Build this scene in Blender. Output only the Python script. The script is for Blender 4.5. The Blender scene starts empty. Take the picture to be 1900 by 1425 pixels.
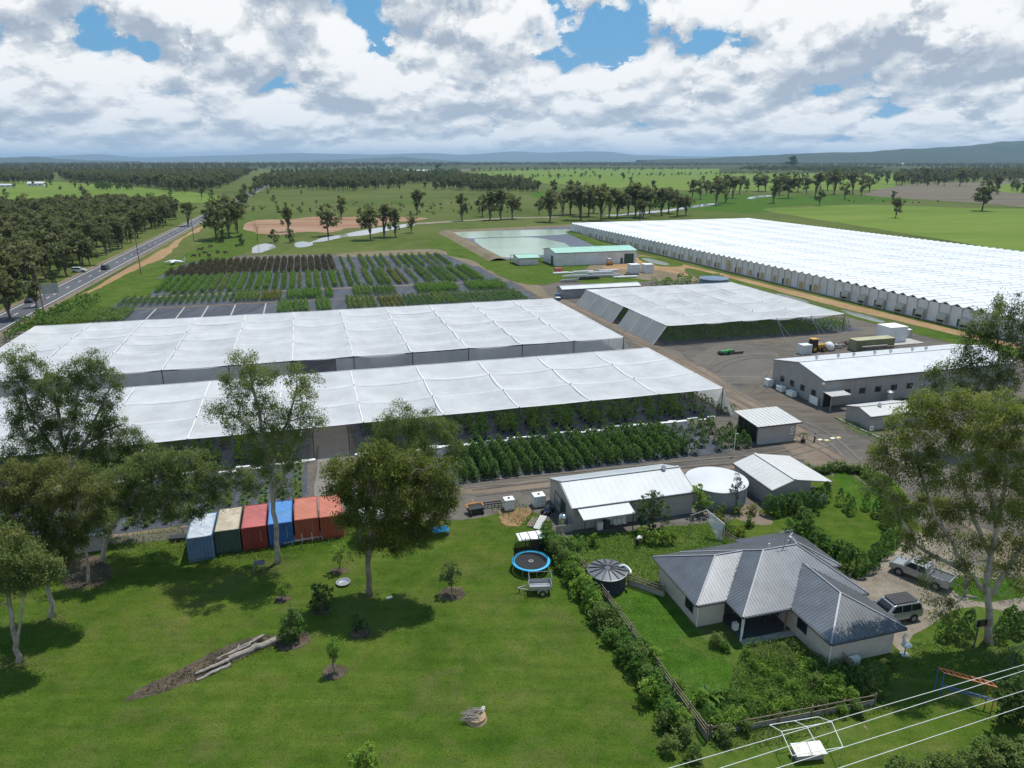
import bpy, math, random
import numpy as np
from mathutils import Vector, Matrix
R = math.radians
sc = bpy.context.scene
COL = sc.collection

# ------------------------------------------------------------------ camera
CH, CP, CF = 38.0, R(17.46), 1318.0           # height (m), pitch below horizontal, focal length in photo pixels
cam = bpy.data.cameras.new('camera'); camo = bpy.data.objects.new('camera', cam); COL.objects.link(camo)
cam.sensor_width = 36; cam.lens = 36 * CF / 1900
cam.clip_start = 0.5; cam.clip_end = 90000
camo.location = (0, 0, CH); camo.rotation_euler = (R(90) - CP, 0, 0)
sc.camera = camo
# ------------------------------------------------------------------ render / view
sc.view_settings.view_transform = 'Standard'; sc.view_settings.look = 'None'
sc.view_settings.exposure = -0.12; sc.view_settings.gamma = 1.0; sc.view_settings.use_curve_mapping = False
sc.render.resolution_x = 1024; sc.render.resolution_y = 768
# ------------------------------------------------------------------ sun + sky
SUNV = Vector((0.24, 0.30, 1.0)).normalized()
sun = bpy.data.lights.new('sun', 'SUN'); suno = bpy.data.objects.new('sun', sun); COL.objects.link(suno)
sun.energy = 5.0; sun.angle = R(0.53); sun.color = (1.0, 0.955, 0.89)
suno.rotation_euler = (-SUNV).to_track_quat('-Z', 'Y').to_euler(); suno.location = (0, 0, 300)
world = bpy.data.worlds.new('World'); sc.world = world; world.use_nodes = True

class NT:
    def __init__(s, tree): s.t = tree; s.n = tree.nodes; s.l = tree.links
    def new(s, typ, **kw):
        n = s.n.new(typ)
        for k, v in kw.items():
            if k == 'ins':
                for a, b in v.items(): s.set(n.inputs[a], b)
            else: setattr(n, k, v)
        return n
    def set(s, sock, v):
        if isinstance(v, bpy.types.NodeSocket): s.l.new(v, sock)
        elif isinstance(v, bpy.types.Node): s.l.new(v.outputs[0], sock)
        else:
            if sock.type == 'RGBA' and len(v) == 3: v = (*v, 1)
            sock.default_value = v
    def m(s, op, a, b=0.0, c=0.0, clamp=False):
        n = s.new('ShaderNodeMath', operation=op, use_clamp=clamp)
        s.set(n.inputs[0], a); s.set(n.inputs[1], b)
        if op in ('MULTIPLY_ADD', 'SMOOTH_MIN', 'WRAP', 'COMPARE'): s.set(n.inputs[2], c)
        return n.outputs[0]
    def ramp(s, f, stops, interp='LINEAR'):
        n = s.new('ShaderNodeValToRGB'); s.set(n.inputs[0], f); cr = n.color_ramp; cr.interpolation = interp
        while len(cr.elements) < len(stops): cr.elements.new(0.5)
        for e, (p, c) in zip(cr.elements, stops):
            e.position = p; e.color = (c, c, c, 1) if isinstance(c, (int, float)) else (*c, 1)
        return n.outputs[0]
    def noise(s, vec, scale, detail=4.0, rough=0.55, dist=0.0, dims='3D'):
        n = s.new('ShaderNodeTexNoise', noise_dimensions=dims)
        if vec is not None: s.set(n.inputs['Vector'], vec)
        n.inputs['Scale'].default_value = scale; n.inputs['Detail'].default_value = detail
        n.inputs['Roughness'].default_value = rough; n.inputs['Distortion'].default_value = dist
        return n.outputs[0]
    def mix(s, f, a, b, mode='MIX'):
        n = s.new('ShaderNodeMix', data_type='RGBA', blend_type=mode)
        s.set(n.inputs[0], f); s.set(n.inputs[6], a); s.set(n.inputs[7], b)
        return n.outputs[2]

def build_world():
    w = NT(world.node_tree); w.n.clear()
    out = w.new('ShaderNodeOutputWorld'); bg = w.new('ShaderNodeBackground'); w.l.new(bg.outputs[0], out.inputs[0])
    bg.inputs['Strength'].default_value = 0.1
    sky = w.new('ShaderNodeTexSky', sky_type='NISHITA', sun_disc=False)
    sky.sun_elevation = math.asin(SUNV.z); sky.sun_rotation = math.atan2(SUNV.x, SUNV.y)
    sky.altitude = 60; sky.air_density = 1.0; sky.dust_density = 0.6; sky.ozone_density = 2.0
    tc = w.new('ShaderNodeTexCoord'); sp = w.new('ShaderNodeSeparateXYZ'); w.l.new(tc.outputs['Generated'], sp.inputs[0])
    x, y, z = sp.outputs
    el = w.m('ARCSINE', w.m('MAXIMUM', z, 0.0))
    az = w.m('ARCTAN2', x, y)
    d = w.m('ADD', el, 0.075)
    def coords(dd):
        c = w.new('ShaderNodeCombineXYZ')
        w.set(c.inputs[0], w.m('MULTIPLY', az, 5.2))
        w.set(c.inputs[1], w.m('MULTIPLY', w.m('LOGARITHM', dd, math.e), 1.55))
        return c.outputs[0]
    def gauss(a0, e0, sa, se):
        ga = w.m('POWER', w.m('DIVIDE', w.m('SUBTRACT', az, R(a0)), R(sa)), 2.0)
        ge = w.m('POWER', w.m('DIVIDE', w.m('SUBTRACT', el, R(e0)), R(se)), 2.0)
        return w.m('EXPONENT', w.m('MULTIPLY', w.m('ADD', ga, ge), -1.0))
    def dens(dd):
        v = coords(dd)
        a = w.noise(v, 1.5, 3.0, 0.5, 0.0, '2D')
        f = w.noise(v, 9.0, 6.0, 0.65, 0.0, '2D')
        vo = []
        wv = w.new('ShaderNodeVectorMath', operation='MULTIPLY_ADD'); w.set(wv.inputs[0], f); wv.inputs[1].default_value = (0.30, 0.30, 0); w.set(wv.inputs[2], v)
        for sc_ in (2.6, 7.0):
            b = w.new('ShaderNodeTexVoronoi', feature='F1', voronoi_dimensions='2D'); w.set(b.inputs['Vector'], wv); b.inputs['Scale'].default_value = sc_
            vo.append(b.outputs['Distance'])
        v1 = w.m('POWER', vo[0], 2.0); v2 = w.m('POWER', vo[1], 2.0)
        r = w.m('ADD', a, w.m('MULTIPLY', f, 0.12))
        return w.m('SUBTRACT', r, w.m('ADD', w.m('MULTIPLY', v1, 0.30), w.m('MULTIPLY', v2, 0.14)))
    holes = w.m('ADD', w.m('ADD', w.m('MULTIPLY', gauss(6.5, 9.4, 4.6, 2.7), 1.15), w.m('MULTIPLY', gauss(13.5, 8.6, 4.6, 2.2), 1.1)),
                w.m('ADD', w.m('MULTIPLY', gauss(-31, 11.5, 9, 1.4), 0.9), w.m('MULTIPLY', gauss(-3.5, 7.0, 2.2, 0.9), 0.5)))
    clear = w.m('SUBTRACT', w.m('MULTIPLY', holes, 0.22), w.m('MULTIPLY', gauss(10.6, 8.2, 1.6, 1.5), 0.24))
    base = dens(d); up = dens(w.m('MULTIPLY', d, 1.09)); up2 = dens(w.m('MULTIPLY', d, 1.35))
    D = w.m('SUBTRACT', base, clear)
    # cover thickens with the distance, thins overhead
    cov = w.m('SUBTRACT', D, w.m('MULTIPLY', w.m('MAXIMUM', w.m('SUBTRACT', el, 0.22), 0.0), 0.55))
    cov = w.m('ADD', cov, w.m('MULTIPLY', w.m('EXPONENT', w.m('MULTIPLY', el, -5.0)), 0.17))
    mask = w.ramp(cov, [(0.30, 0.0), (0.345, 0.8), (0.40, 1.0)])
    lit = w.m('MULTIPLY', w.m('SUBTRACT', base, up), 3.6)
    lit2 = w.m('MULTIPLY', w.m('SUBTRACT', base, up2), 1.25)
    thick = w.m('MULTIPLY', w.m('SUBTRACT', cov, 0.42), -0.8)
    lum = w.m('ADD', w.m('ADD', w.m('ADD', lit, lit2), thick), 0.72, clamp=True)
    ccol = w.ramp(lum, [(0.0, (4.2, 4.9, 5.9)), (0.3, (5.9, 6.5, 7.3)), (0.55, (7.6, 8.0, 8.4)), (0.8, (9.6, 9.8, 9.9)), (1.0, (11.0, 11.0, 11.0))])
    # far clouds fade into bluish air near the horizon
    far = w.m('EXPONENT', w.m('MULTIPLY', el, -17.0))
    ccol = w.mix(w.m('MULTIPLY', far, 0.45), ccol, (7.0, 8.1, 9.2))
    skyc = w.mix(0.75, sky.outputs[0], (1.05, 4.1, 7.6))
    col = w.mix(mask, skyc, ccol)
    w.l.new(col, bg.inputs['Color'])
build_world()
world.cycles.sampling_method = 'MANUAL'; world.cycles.sample_map_resolution = 1024
sc.cycles.max_bounces = 6; sc.cycles.transparent_max_bounces = 14; sc.cycles.volume_bounces = 0

# ------------------------------------------------------------------ helpers
SA, CA = math.sin(CP), math.cos(CP)
def ray(px, py):
    dx = (px - 950) / CF; dy = (712.5 - py) / CF
    return Vector((dx, CA + dy * SA, -SA + dy * CA))
def G(px, py, z=0.0):                         # point of the place seen at a photo pixel, on the level z
    r = ray(px, py); t = (z - CH) / r.z
    return Vector((r.x * t, r.y * t, z))
def V(px, py, y):                             # same, on the vertical plane at distance y
    r = ray(px, py); t = y / r.y
    return Vector((r.x * t, y, CH + r.z * t))
SITE = R(16.0)                                # the farm's buildings are all turned by 16 degrees
c16, s16 = math.cos(SITE), math.sin(SITE)
def S(u, v, z=0.0): return Vector((u * c16 - v * s16, u * s16 + v * c16, z))

class MB:
    def __init__(s): s.v = []; s.f = []; s.m = []
    def add(s, vs, fs, mi=0):
        o = len(s.v); s.v += [tuple(p) for p in vs]; s.f += [tuple(i + o for i in f) for f in fs]; s.m += [mi] * len(fs); return s
    def box(s, x0, x1, y0, y1, z0, z1, mi=0):
        return s.add([(x0,y0,z0),(x1,y0,z0),(x1,y1,z0),(x0,y1,z0),(x0,y0,z1),(x1,y0,z1),(x1,y1,z1),(x0,y1,z1)],
                     [(0,3,2,1),(4,5,6,7),(0,1,5,4),(1,2,6,5),(2,3,7,6),(3,0,4,7)], mi)
    def cbox(s, cx, cy, cz, sx, sy, sz, rz=0, mi=0, taper=1.0):
        c, d = math.cos(rz), math.sin(rz); vs = []
        for k, z in ((1, -sz/2), (taper, sz/2)):
            for a, b in ((-1,-1),(1,-1),(1,1),(-1,1)):
                X, Y = a*sx/2*k, b*sy/2*k; vs.append((cx + X*c - Y*d, cy + X*d + Y*c, cz + z))
        return s.add(vs, [(0,3,2,1),(4,5,6,7),(0,1,5,4),(1,2,6,5),(2,3,7,6),(3,0,4,7)], mi)
    def bar(s, a, b, w, h=None, mi=0, up=(0,0,1)):
        h = h or w; a = Vector(a); b = Vector(b); d = (b - a)
        if d.length < 1e-6: return s
        d.normalize(); upv = Vector(up)
        if abs(d.dot(upv)) > 0.98: upv = Vector((1, 0, 0))
        x = d.cross(upv).normalized() * (w/2); y = x.cross(d).normalized() * (h/2)
        vs = [p + i*x + j*y for p in (a, b) for i, j in ((-1,-1),(1,-1),(1,1),(-1,1))]
        return s.add(vs, [(0,1,2,3),(7,6,5,4),(0,4,5,1),(1,5,6,2),(2,6,7,3),(3,7,4,0)], mi)
    def tube(s, pts, r, n=7, mi=0, cap=True):
        pts = [Vector(p) for p in pts]; k = len(pts); rs = r if isinstance(r, (list, tuple)) else [r]*k
        o = len(s.v); px = None
        for i, p in enumerate(pts):
            d = (pts[min(i+1, k-1)] - pts[max(i-1, 0)]).normalized()
            if px is None: px = d.cross(Vector((0.13, 0.98, 0.1) if abs(d.z) > .9 else (0,0,1))).normalized()
            else: px = (px - d * px.dot(d)).normalized()
            q = d.cross(px)
            for j in range(n):
                t = 2*math.pi*j/n; s.v.append(tuple(p + (px*math.cos(t) + q*math.sin(t)) * rs[i]))
        for i in range(k-1):
            for j in range(n):
                s.f.append((o+i*n+j, o+i*n+(j+1)%n, o+(i+1)*n+(j+1)%n, o+(i+1)*n+j)); s.m.append(mi)
        if cap:
            s.f.append(tuple(o+j for j in range(n))[::-1]); s.m.append(mi)
            s.f.append(tuple(o+(k-1)*n+j for j in range(n))); s.m.append(mi)
        return s
    def cyl(s, cx, cy, z0, z1, r, n=20, mi=0, r1=None):
        return s.tube([(cx,cy,z0),(cx,cy,z1)], [r, r if r1 is None else r1], n, mi)
    def lathe(s, prof, cx=0, cy=0, n=32, mi=0):
        o = len(s.v); k = len(prof)
        for r, z in prof:
            for j in range(n): t = 2*math.pi*j/n; s.v.append((cx+r*math.cos(t), cy+r*math.sin(t), z))
        for i in range(k-1):
            for j in range(n): s.f.append((o+i*n+j, o+i*n+(j+1)%n, o+(i+1)*n+(j+1)%n, o+(i+1)*n+j)); s.m.append(mi)
        return s
    def prism(s, poly, a, b, axis='z', mi=0):   # extrude a 2-D outline between a and b
        n = len(poly)
        def P(p, t):
            return (p[0], p[1], t) if axis == 'z' else ((p[0], t, p[1]) if axis == 'y' else (t, p[0], p[1]))
        vs = [P(p, a) for p in poly] + [P(p, b) for p in poly]
        fs = [tuple(range(n))[::-1], tuple(range(n, 2*n))] + [(i, (i+1)%n, n+(i+1)%n, n+i) for i in range(n)]
        return s.add(vs, fs, mi)
    def slab(s, poly3, t, mi=0):                # a planar 3-D outline given a thickness downwards
        n = len(poly3); p = [Vector(q) for q in poly3]
        vs = p + [q - Vector((0,0,t)) for q in p]
        return s.add(vs, [tuple(range(n)), tuple(range(n,2*n))[::-1]] + [(i, n+i, n+(i+1)%n, (i+1)%n) for i in range(n)], mi)
    def mesh(s, name, mats):
        me = bpy.data.meshes.new(name); me.from_pydata(s.v, [], s.f)
        for m in (mats if isinstance(mats, (list, tuple)) else [mats]): me.materials.append(m)
        if any(s.m): me.polygons.foreach_set('material_index', s.m)
        return me
    def build(s, name, mats, parent=None, loc=(0,0,0), rz=0.0, smooth=False, **tags):
        me = s.mesh(name, mats)
        if smooth: me.polygons.foreach_set('use_smooth', [True]*len(me.polygons))
        return put(name, me, parent, loc, rz, **tags)

def put(name, data, parent=None, loc=(0,0,0), rz=0.0, **tags):
    o = bpy.data.objects.new(name, data); COL.objects.link(o)
    o.location = loc; o.rotation_euler = (0, 0, rz)
    if parent is not None: o.parent = parent
    for k, v in tags.items():
        if v: o[k] = v
    return o
def thing(name, label, cat, loc=(0,0,0), rz=0.0, group=None):
    return put(name, None, None, loc, rz, label=label, category=cat, group=group)
def copy_tree(o, loc, rz, label=None, scale=None, group=None):
    c = o.copy(); COL.objects.link(c); c.location = loc; c.rotation_euler = (0, 0, rz)
    if scale is not None: c.scale = scale if hasattr(scale, '__len__') else (scale,)*3
    if label: c['label'] = label
    if group: c['group'] = group
    for ch in KIDS(o):
        d = ch.copy(); COL.objects.link(d); d.parent = c
    return c
_kids = {}
def KIDS(o):
    if o.name not in _kids: _kids[o.name] = [c for c in COL.objects if c.parent == o]
    return _kids[o.name]

# ------------------------------------------------------------------ materials
def newmat(name):
    m = bpy.data.materials.new(name); m.use_nodes = True; t = NT(m.node_tree); t.n.clear()
    out = t.new('ShaderNodeOutputMaterial'); return m, t, out
def surf(name, col, rough=0.6, var=0.12, scale=2.0, bump=0.0, bscale=20.0, metal=0.0, col2=None, dirt=None, dirtamt=0.5, spec=0.5, objvar=0.0, dscale=0.6):
    m, t, out = newmat(name); b = t.new('ShaderNodeBsdfPrincipled'); t.l.new(b.outputs[0], out.inputs[0])
    geo = t.new('ShaderNodeNewGeometry'); pos = geo.outputs['Position']
    n = t.noise(pos, scale, 5.0, 0.6)
    lo = tuple(c*(1-var*1.6) for c in col) if col2 is None else col2
    hi = tuple(min(1, c*(1+var)) for c in col)
    c = t.mix(t.ramp(n, [(0.3, 0.0), (0.7, 1.0)]), lo, hi)
    if dirt is not None:
        d = t.noise(pos, dscale, 6.0, 0.65, 0.4)
        c = t.mix(t.m('MULTIPLY', t.ramp(d, [(0.48, 0.0), (0.68, 1.0)]), dirtamt), c, dirt)
    if objvar:
        oi = t.new('ShaderNodeObjectInfo'); k = t.m('MULTIPLY_ADD', oi.outputs['Random'], objvar*2, 1-objvar)
        c = t.mix(1.0, c, t.new('ShaderNodeCombineColor', ins={0: k, 1: k, 2: k}).outputs[0], 'MULTIPLY')
    t.set(b.inputs['Base Color'], c); b.inputs['Roughness'].default_value = rough; b.inputs['Metallic'].default_value = metal
    b.inputs['Specular IOR Level'].default_value = spec
    if bump:
        bn = t.new('ShaderNodeBump'); bn.inputs['Strength'].default_value = bump; bn.inputs['Distance'].default_value = 0.05
        t.set(bn.inputs['Height'], t.noise(pos, bscale, 4.0, 0.6)); t.l.new(bn.outputs[0], b.inputs['Normal'])
    return m
def ground_mat(name, stops, s1=0.05, s2=1.2, rough=0.95, fine=0.35, bump=0.5, fs=9.0, streak=None, dry=None):
    """stops: colours from dark to light picked by a large and a small noise"""
    m, t, out = newmat(name); b = t.new('ShaderNodeBsdfPrincipled'); t.l.new(b.outputs[0], out.inputs[0])
    pos = t.new('ShaderNodeNewGeometry').outputs['Position']
    if streak:
        mp = t.new('ShaderNodeMapping'); t.l.new(pos, mp.inputs[0]); mp.inputs['Rotation'].default_value = (0,0,streak[0]); mp.inputs['Scale'].default_value = (streak[1], streak[2], 1); pos2 = mp.outputs[0]
    else: pos2 = pos
    a = t.noise(pos2, s1, 5.0, 0.6, 0.6); c = t.noise(pos2, s2, 5.0, 0.65); f = t.noise(pos, fs, 3.0, 0.7)
    k = t.m('ADD', t.m('ADD', t.m('MULTIPLY', a, 0.9), t.m('MULTIPLY', c, 0.75)), t.m('MULTIPLY', f, fine))
    k = t.m('MULTIPLY', t.m('SUBTRACT', k, (0.9+0.75+fine)/2 - 0.42), 1.25)
    n = len(stops); col = t.ramp(k, [(0.12 + 0.76*i/(n-1), s) for i, s in enumerate(stops)])
    if dry:
        dn = t.noise(pos, dry[2], 6.0, 0.7, 0.8); col = t.mix(t.m('MULTIPLY', t.ramp(dn, [(0.50, 0.0), (0.66, 1.0)]), dry[1]), col, dry[0])
        mp2 = t.new('ShaderNodeMapping'); t.l.new(pos, mp2.inputs[0]); mp2.inputs['Rotation'].default_value = (0,0,.5); mp2.inputs['Scale'].default_value = (.12, 1.1, 1)
        sn = t.noise(mp2.outputs[0], 1.0, 3.0, 0.6); col = t.mix(0.5, col, t.ramp(sn, [(0.3, .72), (0.7, 1.2)]), 'MULTIPLY') if False else t.mix(1.0, col, t.ramp(sn, [(0.3, .76), (0.7, 1.0)]), 'MULTIPLY')
        gn = t.noise(pos, 14.0, 3.0, 0.75); col = t.mix(1.0, col, t.ramp(gn, [(0.3, .60), (0.7, 1.0)]), 'MULTIPLY')
    t.set(b.inputs['Base Color'], col); b.inputs['Roughness'].default_value = rough; b.inputs['Specular IOR Level'].default_value = 0.04
    if bump:
        bn = t.new('ShaderNodeBump'); bn.inputs['Strength'].default_value = bump; bn.inputs['Distance'].default_value = 0.12
        t.set(bn.inputs['Height'], t.m('ADD', f, c)); t.l.new(bn.outputs[0], b.inputs['Normal'])
    return m
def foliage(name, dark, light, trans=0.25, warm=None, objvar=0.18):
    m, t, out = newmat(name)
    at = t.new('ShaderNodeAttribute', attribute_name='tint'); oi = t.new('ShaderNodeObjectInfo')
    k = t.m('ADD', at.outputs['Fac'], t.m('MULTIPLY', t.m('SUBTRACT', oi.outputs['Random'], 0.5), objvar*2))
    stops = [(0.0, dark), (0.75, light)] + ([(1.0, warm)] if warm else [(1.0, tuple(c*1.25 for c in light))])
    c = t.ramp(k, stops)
    d = t.new('ShaderNodeBsdfPrincipled', ins={'Base Color': c, 'Roughness': 0.55}); d.inputs['Specular IOR Level'].default_value = 0.18
    tr = t.new('ShaderNodeBsdfTranslucent', ins={'Color': t.mix(1.0, c, (1.1, 1.25, 0.6), 'MULTIPLY')})
    mx = t.new('ShaderNodeMixShader'); mx.inputs[0].default_value = trans
    t.l.new(d.outputs[0], mx.inputs[1]); t.l.new(tr.outputs[0], mx.inputs[2]); t.l.new(mx.outputs[0], out.inputs[0])
    return m

# ------------------------------------------------------------------ foliage geometry
def rng(seed): return np.random.default_rng(seed)
def leaves(name, mat, C, size, seed, asp=0.55, up=0.6, droop=0.0, tint=None, extra=None):
    """a mesh of many small leaf-shaped faces around the points C"""
    r = rng(seed); n = len(C); C = np.asarray(C, dtype=np.float64)
    nn = r.normal(size=(n, 3)); nn[:, 2] = np.abs(nn[:, 2]) + up; nn /= np.linalg.norm(nn, axis=1)[:, None]
    tt = r.normal(size=(n, 3)); tt[:, 2] -= droop*2.2
    tt -= nn * np.sum(tt*nn, axis=1)[:, None]; tt /= np.linalg.norm(tt, axis=1)[:, None] + 1e-9
    bb = np.cross(nn, tt)
    sz = (np.asarray(size) * np.ones(n) * r.uniform(0.6, 1.35, n))[:, None]
    vs = np.stack([C - tt*sz*.5, C + bb*sz*asp*.5 + tt*sz*.05, C + tt*sz*.55, C - bb*sz*asp*.5 + tt*sz*.05], axis=1).reshape(-1, 3)
    if tint is None: tint = np.full(n, 0.5)
    tint = np.clip(tint + r.normal(size=n)*0.14, 0, 1)
    return mesh_quads(name, vs, n, tint, [mat])
def mesh_quads(name, vs, n, tint, mats):
    me = bpy.data.meshes.new(name)
    me.vertices.add(4*n); me.vertices.foreach_set('co', vs.astype(np.float32).ravel())
    me.loops.add(4*n); me.loops.foreach_set('vertex_index', np.arange(4*n, dtype=np.int32))
    me.polygons.add(n); me.polygons.foreach_set('loop_start', np.arange(0, 4*n, 4, dtype=np.int32))
    try: me.polygons.foreach_set('loop_total', np.full(n, 4, dtype=np.int32))
    except Exception: pass
    for m in mats: me.materials.append(m)
    me.update(calc_edges=True); me.validate()
    a = me.attributes.new('tint', 'FLOAT', 'FACE'); a.data.foreach_set('value', tint.astype(np.float32))
    return me
def blob(r, c, rad, n, flat=1.0, shell=0.55):
    """points biased to the outside of an ellipsoid"""
    p = r.normal(size=(n, 3)); p /= np.linalg.norm(p, axis=1)[:, None]
    p *= (shell + (1-shell)*r.random(n)**0.7)[:, None]
    return np.asarray(c) + p * np.asarray(rad)
def crown_points(r, lobes, clumps, per, csize, shell=0.5):
    """lobes: (x,y,z,rx,ry,rz); returns points, tint and clump centres"""
    P, T, K = [], [], []
    zmin = min(l[2]-l[5] for l in lobes); zmax = max(l[2]+l[5] for l in lobes)
    vol = sum((l[3]*l[4]*l[5])**(2/3) for l in lobes)
    for l in lobes:
        m = max(3, int(clumps * (l[3]*l[4]*l[5])**(2/3) / vol))
        cc = blob(r, l[:3], l[3:], m, shell=shell)
        for c in cc:
            s = csize * r.uniform(0.6, 1.4); k = max(4, int(per * r.uniform(0.6, 1.4)))
            q = blob(r, c, (s*.62, s*.62, s*.48), k, shell=.3) + np.array([0, 0, 1])*(-r.random(k)[:, None]**3*s*.5)
            P.append(q); K.append(c)
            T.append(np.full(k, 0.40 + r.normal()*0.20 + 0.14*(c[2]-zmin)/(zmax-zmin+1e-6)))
    return np.concatenate(P), np.concatenate(T), np.array(K)
def bushy_mesh(seed, h, rad, n, ls, mat, k=9, csize=.3, shell=.55, asp=.55, squeeze=1.0, low=0.0):
    r = rng(seed); L = []
    for i in range(k):
        a = r.uniform(0, 6.28); q = rad*r.uniform(.1, .62); s = rad*r.uniform(.32, .58); z = r.uniform(s*.6, max(s*.7, h-s*.7)); q *= (1.15-z/h*.6)*squeeze
        L.append((q*math.cos(a), q*math.sin(a), z, s, s, s*r.uniform(.8, 1.3)))
    P, T, K = crown_points(r, L, n/14, 14, csize, shell=shell); P[:, 2] = np.maximum(P[:, 2], .03) + low
    return leaves('foliage', mat, P, ls, seed, asp=asp, up=.6, tint=T)
def wobble(a, b, n, amt, r):
    a = Vector(a); b = Vector(b); L = (b-a).length; out = [a]
    for i in range(1, n):
        t = i/n; out.append(a.lerp(b, t) + Vector(r.normal(size=3)*amt*L*math.sin(math.pi*t)))
    return out + [b]

# ground zones
def noise1(seed):
    r = random.Random(seed); ph = [(r.uniform(0.3, 3.2), r.uniform(0, 6.28), r.uniform(.4, 1)) for _ in range(7)]
    return lambda t: sum(a*math.sin(f*t+p) for f, p, a in ph) / 3.0
ZC = [0]
def zone(name, pts, mat, z, jag=0.3, step=2.0, seed=1, closed_curve=True, **tags):
    """a sheet on the ground with an uneven outline, z metres up"""
    ZC[0] += 1; z += (ZC[0] % 17)*.0006
    P = [Vector((p[0], p[1], 0)) for p in pts]; n = len(P); out = []; f = noise1(seed); g = noise1(seed+99); s = 0
    if closed_curve:
        Q = []
        for i in range(n):
            p0, p1, p2, p3 = P[i-1], P[i], P[(i+1) % n], P[(i+2) % n]
            for k in range(6):
                t = k/6; Q.append(0.5*((2*p1)+(p2-p0)*t+(2*p0-5*p1+4*p2-p3)*t*t+(3*p1-p0-3*p2+p3)*t*t*t))
        P = Q; n = len(P)
    for i in range(n):
        a, b = P[i], P[(i+1) % n]; L = (b-a).length; k = max(1, int(L/step)); nr = Vector((-(b-a).y, (b-a).x, 0)).normalized() if L > 0 else Vector()
        for j in range(k):
            q = a.lerp(b, j/k); s += L/k
            out.append(q + nr * jag * (f(s/step*0.45) + 0.6*g(s/step*1.9)))
    from mathutils.geometry import tessellate_polygon
    tris = tessellate_polygon([out])
    me = bpy.data.meshes.new(name); me.from_pydata([(p.x, p.y, z) for p in out], [], [tuple(t) for t in tris]); me.materials.append(mat)
    # all faces up
    fl = [p.index for p in me.polygons if p.normal.z < 0]
    if len(fl) > len(me.polygons)/2: me.flip_normals()
    return put(name, me, kind='structure', **tags)
def ribbon(name, pts, w, mat, z, parent=None, kind='structure', dash=None, off=0.0, **tags):
    """a strip w wide along a line"""
    P = [Vector((p[0], p[1], 0)) for p in pts]; mb = MB(); 
    N = []
    for i in range(len(P)):
        d = (P[min(i+1, len(P)-1)] - P[max(i-1, 0)]).normalized(); N.append(Vector((-d.y, d.x, 0)))
    if not dash:
        vs = []
        for p, nn in zip(P, N): vs += [p + nn*(off-w/2) + Vector((0,0,z)), p + nn*(off+w/2) + Vector((0,0,z))]
        mb.add(vs, [(2*i, 2*i+2, 2*i+3, 2*i+1) for i in range(len(P)-1)])
    else:
        on, per = dash
        for i in range(len(P)-1):
            a, b = P[i], P[i+1]; L = (b-a).length; d = (b-a)/L; nn = Vector((-d.y, d.x, 0)); t = 0
            while t < L:
                q = a + d*t; e = a + d*min(L, t+on)
                mb.add([q+nn*(off-w/2)+Vector((0,0,z)), e+nn*(off-w/2)+Vector((0,0,z)), e+nn*(off+w/2)+Vector((0,0,z)), q+nn*(off+w/2)+Vector((0,0,z))], [(0,1,2,3)]); t += per
    return mb.build(name, mat, parent, kind=kind, **tags)
def inpoly(x, y, P):
    c = False; n = len(P); j = n-1
    for i in range(n):
        if (P[i][1] > y) != (P[j][1] > y) and x < (P[j][0]-P[i][0])*(y-P[i][1])/(P[j][1]-P[i][1]) + P[i][0]: c = not c
        j = i
    return c
def scatter_pts(P, spacing, seed, jit=0.4, grow=0.0):
    r = random.Random(seed); xs = [p[0] for p in P]; ys = [p[1] for p in P]; out = []; y = min(ys)
    while y < max(ys):
        sp = spacing * (1 + grow*max(0, y-min(ys))/1000); x = min(xs) + r.random()*sp
        while x < max(xs):
            a, b = x + r.uniform(-jit, jit)*sp, y + r.uniform(-jit, jit)*sp
            if inpoly(a, b, P): out.append((a, b))
            x += sp
        y += sp
    return out
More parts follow.
